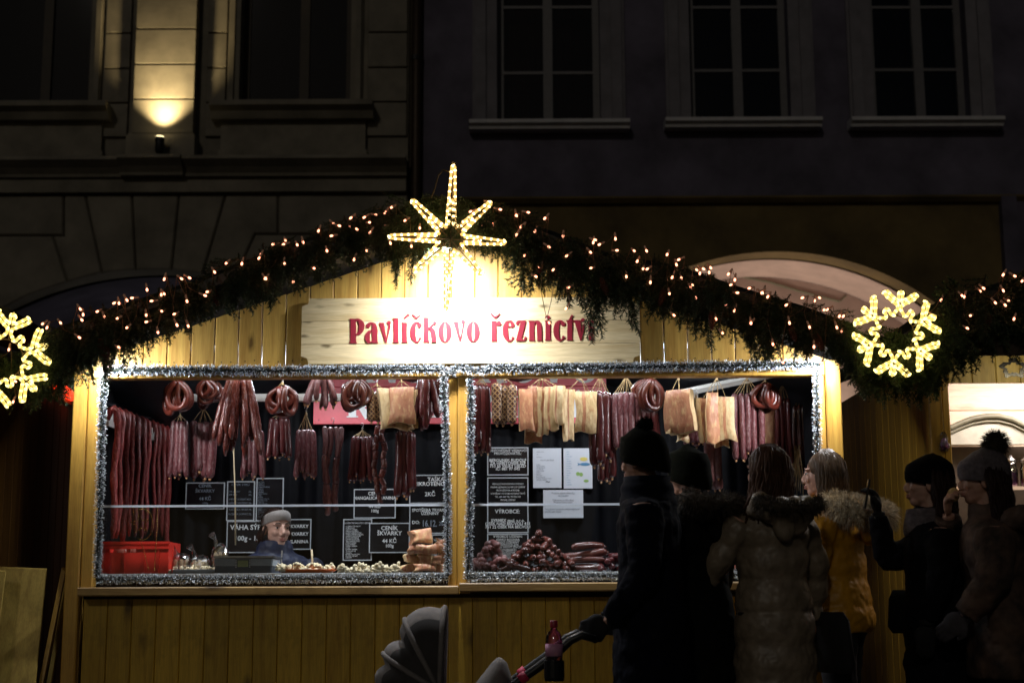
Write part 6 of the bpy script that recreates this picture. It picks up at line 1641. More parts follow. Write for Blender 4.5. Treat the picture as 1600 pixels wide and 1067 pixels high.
# loose boards leaning in the gap
def leaning(u0, u1, vt, Y0, lean, label, mat='loose_panel', th=.018, skew=0):
    a, b = P(u0, vt, Y0), P(u1, vt, Y0); H = a.z
    t = thing('leaning_board', ((a.x + b.x) / 2, Y0 - lean / 2, 0), label, 'board'); m = MB()
    A = [V(a.x - skew, Y0 - lean, 0.001), V(b.x - skew, Y0 - lean, 0.001), V(b.x, Y0, H), V(a.x, Y0, H + .02)]
    nn = V(0, -H, -lean).normalized() * -th
    m.add(A + [q + nn + V(0, 0, .001) for q in A], [(0, 1, 2, 3), (7, 6, 5, 4), (0, 4, 5, 1), (1, 5, 6, 2), (2, 6, 7, 3), (3, 7, 4, 0)]); m.build('board', mat, t)
leaning(-55, 72, 890, .05, .28, 'broad plywood panel leaning against the dark stall', skew=-.03)
leaning(-70, 8, 893, -.12, .3, 'second plywood panel leaning in front of the broad one', skew=-.02)
leaning(96, 102, 893, .1, .25, 'narrow plank leaning upright beside the stall post', 'side_pine', .03, .10)
leaning(104, 110, 893, .18, .25, 'thinnest plank leaning closest to the stall post', 'loose_panel', .03, .075)

# ================================================================== people
rp = random.Random(5)
JOBS = []
def remesh(mb, name, mat, parent, voxel=.009, smooth=4, wrinkle=0.0, wsize=.09):
    o = mb.build(name, mat, parent, True)
    md = o.modifiers.new('r', 'REMESH'); md.mode = 'VOXEL'; md.voxel_size = voxel; md.use_smooth_shade = True
    if smooth: s = o.modifiers.new('s', 'SMOOTH'); s.factor = .5; s.iterations = smooth
    if wrinkle:
        tx = bpy.data.textures.new('folds', 'CLOUDS'); tx.noise_scale = wsize; tx.noise_depth = 3
        for cf in (1.0,):
            dm = o.modifiers.new('d', 'DISPLACE'); dm.texture = tx; dm.strength = wrinkle; dm.mid_level = .5; dm.texture_coords = 'LOCAL'
    JOBS.append(o); return o

class Frame:
    """a person's own axes: f forward, r right, z up"""
    def __init__(s, x, y, deg): s.o = V(x, y, 0); a = R(deg); s.F = V(math.cos(a), math.sin(a), 0); s.Rt = V(math.sin(a), -math.cos(a), 0)
    def __call__(s, f, r, z): return s.o + s.F * f + s.Rt * r + V(0, 0, z)
    def mat(s, pitch=0, roll=0): 
        M = Matrix((s.Rt, s.F, V(0, 0, 1))).transposed()
        return M @ Matrix.Rotation(pitch, 3, 'X') @ Matrix.Rotation(roll, 3, 'Y')

def head_prims(m, c, fr, hh=.225, tiltp=0.0, roll=0.0):
    """skull, jaw, brow, nose, lips, cheeks, ears joined by the remesh; c = centre of the head"""
    M = fr.mat(tiltp, roll); k = hh / .225
    def e(x, y, z, a, b, d, rot=None): m.ell(c + M @ V(x * k, y * k, z * k), a * k, b * k, d * k, 14, 10, M if rot is None else M @ rot)
    e(0, -.012, .030, .074, .092, .082)           # cranium
    e(0, .022, -.022, .062, .066, .082)           # face
    e(0, .052, -.082, .034, .030, .026)           # chin
    e(0, .020, -.068, .054, .050, .036)           # jaw
    for s in (-1, 1):
        e(s * .032, .064, -.022, .024, .020, .022)   # cheek
        e(s * .030, .072, .026, .026, .014, .009)    # brow
        e(s * .030, .069, .002, .017, .012, .0075)   # lids
        e(s * .076, -.004, -.010, .010, .020, .030)  # ear
        e(s * .011, .094, -.034, .009, .010, .008)   # nostril
    pts = [(0, .080, .022), (0, .090, .0), (0, .100, -.024), (0, .098, -.033)]
    m.tube([c + M @ (V(*q) * k) for q in pts], [.009 * k, .010 * k, .0135 * k, .011 * k], 8)
    for z, w, rr in ((-.054, .021, .0072), (-.064, .019, .0078)):
        m.tube([c + M @ (V(x * w, .088 - .012 * x * x, z) * k) for x in (-1, -.5, 0, .5, 1)], [.003 * k, rr * k, rr * k, rr * k, .003 * k], 7)
    return M

def face_parts(root, c, M, hh=.225, brow='brow_hair'):
    k = hh / .225
    for s in (-1, 1):
        m = MB(); m.ell(c + M @ (V(s * .030, .0715, .006) * k), .0115 * k, .0115 * k, .0075 * k, 10, 7, M); ey = m.build('eye', 'eye_white', root, True)
        m = MB(); m.ell(c + M @ (V(s * .031, .0815, .006) * k), .0055 * k, .0025 * k, .0055 * k, 8, 6, M); m.build('iris', 'iris', ey, True)
        m = MB(); m.tube([c + M @ (V(s * x, .0865 - .25 * (x - .02) ** 2 * 20, .031 + z) * k) for x, z in ((.014, -.001), (.026, .004), (.038, .003), (.048, -.004))], [.0025 * k, .0038 * k, .003 * k, .0015 * k], 6); m.build('eyebrow', brow, root, True)
        m = MB(); m.tube([c + M @ (V(s * x, .0825 - abs(x - .03) * .35, .0125 + z) * k) for x, z in ((.019, -.004), (.03, .0), (.041, -.005))], .0014 * k, 5); m.build('eyelash', 'brow_hair', root, True)
    m = MB()
    for z, w, rr in ((-.0545, .020, .0052), (-.0635, .018, .006)):
        m.tube([c + M @ (V(x * w, .0925 - .012 * x * x, z) * k) for x in (-1, -.5, 0, .5, 1)], [.002 * k, rr * k, rr * k, rr * k, .002 * k], 7)
    m.build('lips', 'lips', root, True)

def hand_prims(m, wrist, d, nrm, k=1.0, curl=.5, fat=1.0):
    """palm and five fingers; d along the hand, nrm out of its back"""
    d = Vector(d).normalized(); nrm = (Vector(nrm) - d * Vector(nrm).dot(d)).normalized(); sd = d.cross(nrm)
    Q = Matrix((sd, d, nrm)).transposed()
    m.ell(wrist + d * .045 * k, .040 * k * fat, .050 * k, .017 * k * fat, 12, 8, Q)
    for i, (x, L) in enumerate(((-.029, .066), (-.010, .078), (.010, .073), (.028, .056))):
        p0 = wrist + d * .075 * k + sd * x * k; pts = [p0]; a = .15 + curl * .4
        for s in range(3):
            dd = d * math.cos(a) - nrm * math.sin(a); pts.append(pts[-1] + dd * L * k / 3 * 1.05); a += curl * .85
        m.tube(pts, [.0095 * k * fat, .009 * k * fat, .0085 * k * fat, .0065 * k * fat], 7)
    a0 = wrist + d * .028 * k - sd * .034 * k
    m.tube([a0, a0 - sd * .022 * k + d * .022 * k - nrm * .010 * k, a0 - sd * .020 * k + d * .052 * k - nrm * .024 * k], [.013 * k * fat, .0105 * k * fat, .008 * k * fat], 7)

def limb(m, pts, rads, n=12, sub=5, seam=0, amp=0):
    """tapered tube through joints, rounded at the joints, quilted when seam > 0"""
    P_, Rr = [], []
    for i in range(len(pts) - 1):
        for s in range(sub): t = s / sub; P_.append(pts[i].lerp(pts[i + 1], t)); Rr.append(rads[i] + (rads[i + 1] - rads[i]) * t)
    P_.append(pts[-1]); Rr.append(rads[-1])
    for _ in range(2): P_ = [P_[0]] + [(P_[i - 1] + P_[i] * 2 + P_[i + 1]) / 4 for i in range(1, len(P_) - 1)] + [P_[-1]]
    if seam:
        L = sum((P_[i + 1] - P_[i]).length for i in range(len(P_) - 1)); N = max(8, int(L / .016)); Q, q = [], []
        acc = [0]
        for i in range(len(P_) - 1): acc.append(acc[-1] + (P_[i + 1] - P_[i]).length)
        for k in range(N + 1):
            s = L * k / N; i = max(j for j in range(len(acc)) if acc[j] <= s + 1e-9); i = min(i, len(P_) - 2); t = (s - acc[i]) / max(1e-6, acc[i + 1] - acc[i])
            Q.append(P_[i].lerp(P_[i + 1], t)); q.append((Rr[i] + (Rr[i + 1] - Rr[i]) * t) + amp * (abs(math.sin(math.pi * s / seam)) ** .5 - .6))
        P_, Rr = Q, q
    m.tube(P_, Rr, n)

def coat_torso(m, fr, zs, seam=0, amp=.0, n=26, ph=0.0):
    """rings (z, forward shift, half width, half depth) from hem to neck, quilted"""
    rings = []; z0, z1 = zs[0][0], zs[-1][0]; N = int((z1 - z0) / .018)
    for i in range(N + 1):
        z = z0 + (z1 - z0) * i / N
        k = max(j for j in range(len(zs)) if zs[j][0] <= z + 1e-9); k = min(k, len(zs) - 2)
        t = (z - zs[k][0]) / (zs[k + 1][0] - zs[k][0]); t2 = t * t * (3 - 2 * t)
        f, w, dd = [zs[k][q] + (zs[k + 1][q] - zs[k][q]) * t2 for q in (1, 2, 3)]
        if seam: b = amp * (abs(math.sin(math.pi * (z - z0 + ph) / seam)) ** .5 - .6); w += b; dd += b
        rings.append((fr(f, 0, z), fr.Rt * w, fr.F * dd))
    m.loft(rings, n)

def strands(m, pts_fn, n, length, width, droop=.3, r=None, jitter=.5):
    """fur: thin blades leaving a surface; pts_fn gives (point, normal)"""
    r = r or rp
    for _ in range(n):
        p, nn = pts_fn(); d = (nn + V(r.gauss(0, jitter), r.gauss(0, jitter), r.gauss(0, jitter))).normalized(); L = length * r.uniform(.55, 1.15)
        w = d.cross(V(r.gauss(0, 1), r.gauss(0, 1), r.gauss(0, 1))).normalized() * width
        q = p + d * L * .55; e = p + d * L + V(0, 0, -droop * L)
        m.add([p - w, p + w, q + w * .7, q - w * .7, e], [(0, 1, 2, 3), (3, 2, 4)])

def fur_tube(root, path, r, n, length, mat, name='fur_trim'):
    m = MB(); m.tube(path, r, 8); k = len(path)
    def fn():
        i = rp.randrange(k - 1); t = rp.random(); a, b = path[i], path[i + 1]; d = (b - a).normalized(); o = d.orthogonal().normalized(); o = Matrix.Rotation(rp.uniform(0, 6.283), 3, d) @ o
        return a.lerp(b, t) + o * r * .9, o
    strands(m, fn, int(n * 1.5), length, .0011); return m.build(name, mat, root)

def hood(root, fr, zs, mat, w):
    """hood lying crumpled on the shoulders"""
    m = MB()
    for i in range(9):
        a = R(-205 + i * 28.75); m.ell(fr(-.075 + .10 * math.sin(a) - .02, w * math.cos(a) * .9, zs + .02 + .018 * math.sin(i * 2.3)), .062, .05, .052 + .01 * math.sin(i * 1.7), 10, 8, fr.mat())
    m.ell(fr(-.15, .01, zs - .03), w * .8, .05, .085, 12, 8, fr.mat()); m.ell(fr(-.16, -.03, zs - .075), w * .45, .04, .06, 12, 8, fr.mat())
    return remesh(m, 'hood', mat, root, .010, 2, .03, .05)

def hair(root, c, M, mat, length, hh=.225, n=150, part_back=False, spread=1.0, fall=None, front_open=.9):
    """scalp cap and long locks that drape down from it; local y is the face"""
    k = hh / .225; m = MB()
    for i in range(n):
        az = rp.uniform(-math.pi, math.pi); 
        if abs(az) < front_open and True: az = math.copysign(front_open + (abs(az) / front_open) * (math.pi - front_open) * rp.random(), az)
        el = rp.uniform(.05, 1.35)
        # az measured from the face
        sx, sy = math.sin(az), math.cos(az)
        root_p = V(sx * math.cos(el) * .080, -.012 + sy * math.cos(el) * .098, .030 + math.sin(el) * .090)
        pts = [c + M @ (V(root_p.x * .35, root_p.y * .35 - .008, .128) * k), c + M @ (V(root_p.x, root_p.y, max(root_p.z, .06)) * k)]
        L = length * rp.uniform(.75, 1.05); ex = sx * (.088 + .02 * rp.random()) * spread; ey = -.015 + sy * .098 * (1 if sy < 0 else .7)
        q = 7
        for s in range(1, q + 1):
            t = s / q; z = .03 - L * t
            w = c + M @ (V(ex * (1 + .25 * t * spread), ey - .02 * t, max(z, -.06) if s < 2 else -.06) * k); w = V(w.x, w.y, c.z + z * k)
            if fall is not None: w += fall * t * t
            w += V(.006 * math.sin(s * 1.6 + i), .006 * math.cos(s * 1.3 + i * 2), 0); pts.append(w)
        m.tube(pts, [.006, .012] + [.011 - .007 * s / q for s in range(1, q + 1)], 5)
    cap = []
    m.ell(c + M @ (V(0, -.018, .036) * k), .081 * k, .094 * k, .088 * k, 16, 12, M)
    return m.build('hair', mat, root, True)

def knit_hat(root, c, M, mat, hh=.225, low=.02, tall=.12, slouch=0, rib=True, back=-.01, fit=1.0, tip=.012):
    k = hh / .225; m = MB(); rings = []
    prof = [(low - .02, 1.02), (low, 1.09), (low + .03, 1.10), (low + .05, 1.06), (.075, 1.02), (.10, .86), (tall - .005, .62), (tall + .012, .34), (tall + .02, .06)]
    n = 36; vs = []
    for z, f in prof:
        for j in range(n):
            a = 2 * math.pi * j / n; w = 1 + (.022 if (j % 2 and rib) else 0)
            vs.append(c + M @ (V(math.cos(a) * .080 * f * w * fit, back + math.sin(a) * .097 * f * w * fit - slouch * max(0, z - .06), z + tip * math.sin(a) * (1 if z < .08 else .3)) * k))
    fs = [(i * n + j, i * n + (j + 1) % n, (i + 1) * n + (j + 1) % n, (i + 1) * n + j) for i in range(len(prof) - 1) for j in range(n)] + [tuple((len(prof) - 1) * n + j for j in range(n))]
    m.add(vs, fs); return m.build('knit_hat', mat, root, True)

def person(label, X, Y, h, deg, arms, coat, hem, seam=0, amp=0, trousers='black_cloth', legs=None, head_turn=0, head_tilt=0, head_roll=0, group=None, lean=0.0,
           gloves=None, width=1.0, skin='skin', hh=.222, voxel=.009, face=True, sleeve=.058, collar=True, handk=1.0, curls=(.5, .5), nrms=None, flare=0.0, shrug=.315):
    """root with a continuous body and clothes; arms = ((elbow), (wrist), (hand direction)) for left and right in own axes"""
    fr = Frame(X, Y, deg); root = thing('person', (X, Y, 0), label, 'person', group); k = h / 1.7
    zh, zs, zn = .90 * k, h - shrug, h - shrug + .055
    hc = fr(.02 + lean * 1.0, 0, h - .112 * hh / .225)
    hfr = Frame(X, Y, deg + head_turn)
    b = MB(); M = head_prims(b, hc, hfr, hh, head_tilt, head_roll)
    limb(b, [fr(lean * .85, 0, zs - .03), fr(.005 + lean * .9, 0, zn + .02), hc + V(0, 0, -.06)], [.075, .056, .052])
    coat_torso(b, fr, [(zh - .08, 0, .14 * width, .10), (zh + .08, 0, .155 * width, .11), (1.12 * k, lean * .4, .135 * width, .105), (1.3 * k, lean * .75, .165 * width, .115), (zs + .01, lean * .85, .13 * width, .085), (zs + .05, lean * .88, .06, .06)], n=18)
    legs = legs or [((.0, -.09, .48 * k), (-.02, -.09, .07)), ((.04, .09, .48 * k), (.05, .09, .07))]
    tr, sh = MB(), MB()
    for s, (kn, an) in zip((-1, 1), legs):
        hp = fr(0, s * .085, zh); kn_, an_ = fr(*kn), fr(*an)
        limb(b, [hp, kn_, an_], [.085, .055, .04]); b.ell(an_ + fr.F * .06 + V(0, 0, -.035), .04, .12, .03, 10, 7, fr.mat())
        limb(tr, [hp + V(0, 0, .02), kn_, an_ + V(0, 0, .02)], [.105, .078, .064])
        sh.ell(an_ + fr.F * .062 + V(0, 0, -.030), .048, .138, .040, 12, 8, fr.mat()); limb(sh, [an_ + V(0, 0, -.03), an_ + V(0, 0, .09)], [.052, .056])
    coat_torso(tr, fr, [(zh - .1, 0, .16 * width, .115), (zh + .1, 0, .165 * width, .12)], n=18)
    sh.v = [V(q.x, q.y, max(q.z, .004)) for q in sh.v]
    for s, (el, wr, hd) in zip((-1, 1), arms):
        shd = fr(lean * .8, s * .175 * width, zs - .02); el_, wr_ = fr(*el), fr(*wr); dv = fr(*hd) - fr(0, 0, 0)
        limb(b, [shd, el_, wr_], [.05, .042, .027], 10)
        nr = (nrms or {}).get(s); nr = (fr(*nr) - fr(0, 0, 0)) if nr else fr.Rt * s
        hand_prims(b, wr_, dv, nr, handk, curls[0 if s < 0 else 1])
        if gloves and s in gloves:
            g = MB(); limb(g, [wr_ - dv.normalized() * .05, wr_], [.034, .034]); hand_prims(g, wr_, dv, nr, handk * 1.04, curls[0 if s < 0 else 1], 1.3); remesh(g, 'glove', gloves[s], root, .006, 2)
    remesh(b, 'body', skin, root, .0045 if face else .009, 1)
    remesh(tr, 'trousers', trousers, root, .014, 3, .02, .06); remesh(sh, 'shoes', 'shoe', root, .012, 2)
    c = MB(); w = width
    mid = zh + .1
    T = [(hem, 0, .185 * w + flare, .145 + flare * .8)]
    if hem < zh - .06: T.append((zh - .02, 0, .19 * w + flare * .4, .15 + flare * .3))
    T += [(max(hem + .05, 1.10 * k), lean * .4, .175 * w, .14), (1.28 * k, lean * .75, .195 * w, .145), (zs - .02, lean * .85, .18 * w, .125), (zs + .045, lean * .9, .105, .095)]
    if collar: T.append((zs + .10, lean * .95, .088, .09))
    coat_torso(c, fr, T, seam, amp)
    for s, (el, wr, hd) in zip((-1, 1), arms):
        shd = fr(lean * .8, s * .165 * w, zs - .035); el_, wr_ = fr(*el), fr(*wr)
        limb(c, [shd, el_, wr_.lerp(el_, .06)], [sleeve * 1.28, sleeve * 1.06, sleeve * .8], 14, 5, seam * .9 if seam else 0, amp)
    remesh(c, 'coat', coat, root, .0085, 1 if seam else 3, .018 if seam else .030, .05 if seam else .075)
    return root, fr, hc, M, zs, k

hang = lambda s, k=1.0, f=.03: ((f - .02, s * .25, 1.10 * k), (f + .06, s * .26, .86 * k), (.1, 0, -1))
# ---- the seller behind the counter
sx = PX(430, 830, .92); hs = PZ(430, 797, .92)
root, fr, hc, M, zs, k = person('seller in a navy quilted jacket and beige knitted headband behind the counter', sx, .92, hs, -62, (((.10, -.27, 1.0), (.26, -.16, 1.05), (1, .5, 0)), ((.10, .27, 1.0), (.26, .16, 1.05), (1, -.5, 0))), 'navy_jacket', .72, .085, .012, skin='skin_pale', head_turn=6, head_tilt=-.02, width=1.22, hh=.225, sleeve=.066, shrug=.278)
face_parts(root, hc, M)
m = MB(); n = 44; vs = []                       # ribbed headband
for z, f in ((.022, 1.0), (.028, 1.04), (.050, 1.055), (.074, 1.0), (.080, .93)):
    for j in range(n):
        a = 2 * math.pi * j / n; g = 1.03 if j % 2 else .975
        vs.append(hc + M @ V(math.cos(a) * .077 * f * g, -.010 + math.sin(a) * .094 * f * g, z + .03 * math.sin(a)))
m.add(vs, [(i * n + j, i * n + (j + 1) % n, (i + 1) * n + (j + 1) % n, (i + 1) * n + j) for i in range(4) for j in range(n)]); m.build('headband', 'knit_beige', root, True)
m = MB(); m.ell(hc + M @ V(0, -.03, .050), .078, .086, .076, 16, 12, M)
def fn_():
    a, e = rp.uniform(0, 6.283), rp.uniform(-.3, 1.5); d = V(math.cos(a) * math.cos(e), math.sin(a) * math.cos(e) - .2, math.sin(e)); return hc + M @ (V(0, -.03, .050) + V(d.x * .078, d.y * .086, d.z * .076)), M @ d
strands(m, fn_, 500, .03, .0016, .2); 
for s in (-1, 1):
    for i in range(16): m.tube([hc + M @ V(s * .074, .02 - .005 * i, .02), hc + M @ V(s * (.086 + .006 * rp.random()), .012 - .005 * i, -.04), hc + M @ V(s * .076, -.01 - .003 * i, -.10)], [.005, .007, .003], 5)
m.build('hair', 'hair_dark', root, True)
m = MB(); m.tube([fr(.155, .01, zs + .04), fr(.165, .015, zs - .06), fr(.175, .02, zs - .24)], .004, 5); m.build('zip', 'steel', root)

# ---- tall man in navy with the pushchair
man_p = P(1008, 860, -1.1)
root, fr, hc, M, zs, k = person('tall man in a long navy coat and dark knitted hat pushing the pushchair', man_p.x + .02, -1.1, 1.70, 168, (((-.01, -.27, 1.06), (.16, -.23, .86), (1, 0, -.25)), ((-.01, .27, 1.06), (.16, .23, .86), (1, 0, -.25))), 'navy_coat', .42, width=1.16, head_turn=-22, head_tilt=-.05, hh=.235, flare=.045, legs=[((.10, -.09, .47), (.02, -.09, .07)), ((.06, .09, .48), (-.16, .09, .09))], gloves={-1: 'black_cloth', 1: 'black_cloth'}, sleeve=.068)
face_parts(root, hc, M, .235)
knit_hat(root, hc, M, 'hat_green', .235, -.015, .125, fit=1.06, tip=.035)
m = MB(); m.ell(hc + M @ V(0, -.02, .155), .036, .036, .03)
strands(m, lambda: (lambda d: (hc + M @ V(0, -.02, .155) + d * .03, d))(V(rp.gauss(0, 1), rp.gauss(0, 1), rp.gauss(0, 1)).normalized()), 500, .022, .002, .1); m.build('bobble', 'hat_green', root)
m = MB(); coat_torso(m, fr, [(zs - .02, .0, .16, .13), (zs + .06, .005, .125, .12), (zs + .12, .005, .098, .105)], .03, .006, 22); m.build('scarf', 'navy_coat', root, True)
# ---- companion in the fur edged hood
cp = P(1084, 860, -.72)
root, fr, hc, M, zs, k = person('person in a dark olive parka with a fur edged hood beside the tall man', cp.x, -.72, PZ(1075, 694, -.72) - .03, 140, (hang(-1), hang(1)), 'olive_coat', .55, .12, .008, width=1.14, head_turn=-10, flare=.04, sleeve=.066, gloves={-1: 'black_cloth', 1: 'black_cloth'})
face_parts(root, hc, M); knit_hat(root, hc, M, 'hat_green', .225, -.03, .115, fit=1.07, tip=.035)
c_ = fr(-.10, 0, zs + .07); path = [c_ + fr.Rt * (.17 * math.cos(a)) + fr.F * (.11 * math.sin(a)) + V(0, 0, .035 * math.sin(a)) for a in [R(q) for q in range(-200, 30, 15)]]
fur_tube(root, path, .035, 2200, .05, 'fur_dark'); hood(root, fr, zs, 'olive_coat', .15)
# ---- girl in the long taupe puffer
tp_ = P(1206, 860, -.80)
root, fr, hc, M, zs, k = person('girl with long brown hair in a long taupe quilted coat, seen from behind', tp_.x, -.80, PZ(1195, 700, -.80), 112, (((.08, -.27, 1.10), (.24, -.34, .92), (.5, -.3, -.8)), hang(1, 1.0)), 'taupe_coat', .30, .15, .017, width=.94, head_turn=22, flare=.03, sleeve=.060, legs=None)
face_parts(root, hc, M); hair(root, hc, M, 'hair_brown', .27, n=230, fall=fr.Rt * -.05)
hood(root, fr, zs, 'taupe_coat', .125); fur_tube(root, [fr(-.15, 0, zs + .05) + fr.Rt * (.15 * math.cos(a)) + fr.F * (.08 * math.sin(a)) + V(0, 0, .03 * math.sin(a)) for a in [R(q) for q in range(-190, 20, 14)]], .028, 1800, .035, 'fur_dark')
m = MB(); m.loft([(fr(-.02, .30, .62), fr.F * .13, fr.Rt * .03), (fr(-.02, .31, .66), fr.F * .15, fr.Rt * .05), (fr(-.02, .30, .86), fr.F * .13, fr.Rt * .045), (fr(-.02, .29, .90), fr.F * .11, fr.Rt * .02)], 16); m.tube([fr(.06, .285, .89), fr(.04, .25, 1.2), fr(-.0, .17, zs + .02)], .012, 6); m.build('shoulder_bag', 'black_cloth', root, True)
# ---- girl in mustard
mp_ = P(1312, 860, -.36)
root, fr, hc, M, zs, k = person('girl in a mustard puffer jacket with pale fur hood looking into the stall', mp_.x, -.36, PZ(1275, 707, -.36), 152, (((.06, -.26, 1.12), (.20, -.22, .98), (1, .3, -.2)), ((.06, .26, 1.12), (.20, .20, .98), (1, -.3, -.2))), 'mustard_coat', .80, .13, .016, width=1.1, head_turn=8, lean=.05, skin='skin_pale', sleeve=.07)
face_parts(root, hc, M); hair(root, hc, M, 'hair_ash', .34, n=260, front_open=1.15)
path = [fr(-.08, 0, zs + .05) + fr.Rt * (.19 * math.cos(a)) + fr.F * (.13 * math.sin(a)) + V(0, 0, -.02 + .03 * math.sin(a)) for a in [R(q) for q in range(-215, 40, 14)]]
fur_tube(root, path, .045, 5200, .07, 'fur_pale')
hood(root, fr, zs - .02, 'mustard_coat', .16)
# ---- woman in black raising a phone
wp_ = P(1462, 860, -.95)
root, fr, hc, M, zs, k = person('smiling woman in black coat and black hat holding up a phone', wp_.x, -.95, PZ(1455, 717, -.95) - .005, 172, (hang(-1, .98), ((.20, .22, 1.12), (.235, .16, 1.36), (.15, -.1, 1))), 'black_coat', .28, width=1.0, head_turn=-2, head_tilt=.05, flare=.03, gloves={-1: 'black_cloth', 1: 'black_cloth'}, skin='skin_pale', curls=(.4, .75), nrms={1: (-1, .2, 0)})
# her left hand is bare and steadies the phone
face_parts(root, hc, M); knit_hat(root, hc, M, 'hat_black', .225, .012, .122, fit=1.06, slouch=.25)
hair(root, hc, M, 'hair_dark', .30, n=120, front_open=1.5)
m = MB(); coat_torso(m, fr, [(zs - .03, .02, .13, .12), (zs + .03, .02, .12, .115), (zs + .09, .02, .10, .10)], .028, .007, 22); m.build('scarf', 'hat_grey', root, True)
m = MB(); m.loft([(fr(.10, .20, .80), fr.Rt * .03, fr.F * .09), (fr(.10, .21, .83), fr.Rt * .05, fr.F * .11), (fr(.10, .21, .96), fr.Rt * .045, fr.F * .10), (fr(.10, .20, 1.0), fr.Rt * .02, fr.F * .08)], 14); m.tube([fr(.10, .20, .99), fr(.05, .12, 1.25), fr(-.02, -.1, zs + .03)], .009, 6); m.build('shoulder_bag', 'olive_coat', root, True)
ph = fr(.285, .13, 1.445); t = thing('phone', ph, 'dark phone held up in a gloved hand', 'phone'); Q = fr.mat(.2); m = MB()
m.add([ph + Q @ V(x, y, z) for z in (-.07, .07) for y in (-.0045, .0045) for x in (-.035, .035)], [(0, 2, 3, 1), (4, 5, 7, 6), (0, 1, 5, 4), (1, 3, 7, 5), (3, 2, 6, 7), (2, 0, 4, 6)]); m.build('case', 'phone_case', t)
m = MB(); m.add([ph + Q @ V(x, -.0052, z) for z in (-.064, .064) for x in (-.031, .031)], [(0, 1, 3, 2)]); m.build('screen', 'plate_black', t)
# ---- woman in the bobble hat, eating
ep_ = P(1560, 860, -1.2)
root, fr, hc, M, zs, k = person('woman in a grey bobble hat and brown jacket eating a snack', ep_.x, -1.2, PZ(1525, 712, -1.2), 166, (((.04, -.27, 1.04), (.17, -.24, .88), (.8, .1, -.6)), ((.22, .20, 1.10), (.20, .05, 1.33), (.1, -.5, .8))), 'brown_coat', .62, .14, .010, 'denim', head_turn=4, width=1.16, gloves={-1: 'glove_grey'}, sleeve=.07, curls=(.35, .8), nrms={1: (1, .3, 0)}, lean=.03, flare=.02)
face_parts(root, hc, M); knit_hat(root, hc, M, 'hat_grey', .225, .012, .13, fit=1.08, slouch=.3)
m = MB(); pc = hc + M @ V(0, -.065, .165); m.ell(pc, .042)
strands(m, lambda: (lambda d: (pc + d * .036, d))(V(rp.gauss(0, 1), rp.gauss(0, 1), rp.gauss(0, 1)).normalized()), 1300, .045, .0018, .15); m.build('bobble', 'fur_dark', root)
hair(root, hc, M, 'hair_dark', .26, n=100, front_open=1.5)
hood(root, fr, zs, 'brown_coat', .15)
fp = hc + M @ V(.012, .125, -.058); t = thing('snack', fp, 'piece of pale crusty food at the mouth of the woman in the bobble hat', 'food'); m = MB(); m.ell(fp, .026, .022, .03, 10, 8)
m.v = [q + V(rp.uniform(-.003, .003), rp.uniform(-.003, .003), rp.uniform(-.003, .003)) for q in m.v]; m.build('crust', 'food_crust', t)

# ================================================================== pushchair
py = -1.12
def sp2(u, v, dy=0): return P(u, v, py + dy)
pc_ = thing('pushchair', (sp2(720, 1060).x, py, 0), 'pushchair with a folded light grey hood and black frame', 'pushchair')
ax, az = sp2(690, 1075).x, sp2(690, 1075).z          # hinge of the hood
m = MB()
def hood_rib(ang, rad, w, lift=0):
    """a bow of the hood across the pushchair"""
    pts = []
    for q in range(13):
        t = -math.pi / 2 + math.pi * q / 12; y = math.sin(t) * w; kx = math.cos(t) ** .45
        pts.append(V(ax + math.cos(ang) * rad * kx, py + y, az + math.sin(ang) * rad * kx + lift))
    return pts
bows = []
for q in range(25):
    ph = q / 24; cut = (0, .27, .56, 1.0); k_ = 0 if ph < .27 else 1 if ph < .56 else 2
    t_ = (ph - cut[k_]) / (cut[k_ + 1] - cut[k_]); lobe = max(0, math.sin(math.pi * min(1, t_ * 1.15)))
    bows.append((R(180 - 92 * ph), (.30, .305, .335)[k_] * (.90 + .10 * lobe ** .7) + (.05 * t_ if k_ == 2 else 0), 0))
rows_b = [hood_rib(a, r, .21, l) for a, r, l in bows]; n = 13
vs = [p for rw in rows_b for p in rw]; vs += [V(ax + (p.x - ax) * .965, py + (p.y - py) * .96, az + (p.z - az) * .965) for p in vs]
k0 = len(rows_b) * n; fs = []
for i in range(len(rows_b) - 1):
    for j in range(n - 1): fs += [(i * n + j, i * n + j + 1, (i + 1) * n + j + 1, (i + 1) * n + j), (k0 + i * n + j, k0 + (i + 1) * n + j, k0 + (i + 1) * n + j + 1, k0 + i * n + j + 1)]
for i in (0, len(rows_b) - 1): fs += [(i * n + j, k0 + i * n + j, k0 + i * n + j + 1, i * n + j + 1) for j in range(n - 1)]
m.add(vs, fs); m.m = [1 if (min(q % n for q in f) < 3 or min(q % n for q in f) > 8) else 0 for f in fs]
hd_ = m.build('hood', ['stroller_cloth', 'stroller_inner'], pc_, True)
for i in (0, 8, 16, 24):
    m = MB(); m.tube(rows_b[i], .012, 7, flat=1.0); m.build('hood_rib', 'stroller_cloth', hd_, True)
m = MB(); m.loft([(V(ax + .02, py, az - .36), V(.30, 0, 0), V(0, .17, 0)), (V(ax + .03, py, az - .28), V(.36, 0, 0), V(0, .20, 0)), (V(ax + .05, py, az - .06), V(.40, 0, 0), V(0, .215, 0)), (V(ax + .06, py, az - .03), V(.38, 0, 0), V(0, .20, 0))], 22); m.build('seat', 'stroller_inner', pc_, True)
m = MB(); 
for q in range(40): m.ell((ax + .10 + rp.uniform(-.1, .2), py + rp.uniform(-.14, .14), az - .03 + rp.uniform(0, .03)), .05, .045, .028, 8, 6)
remesh(m, 'blanket', 'blanket', pc_, .012, 3)
mf = [sp2(757, 1064), sp2(772, 1040), sp2(780, 1028), sp2(795, 1042), sp2(812, 1067)]
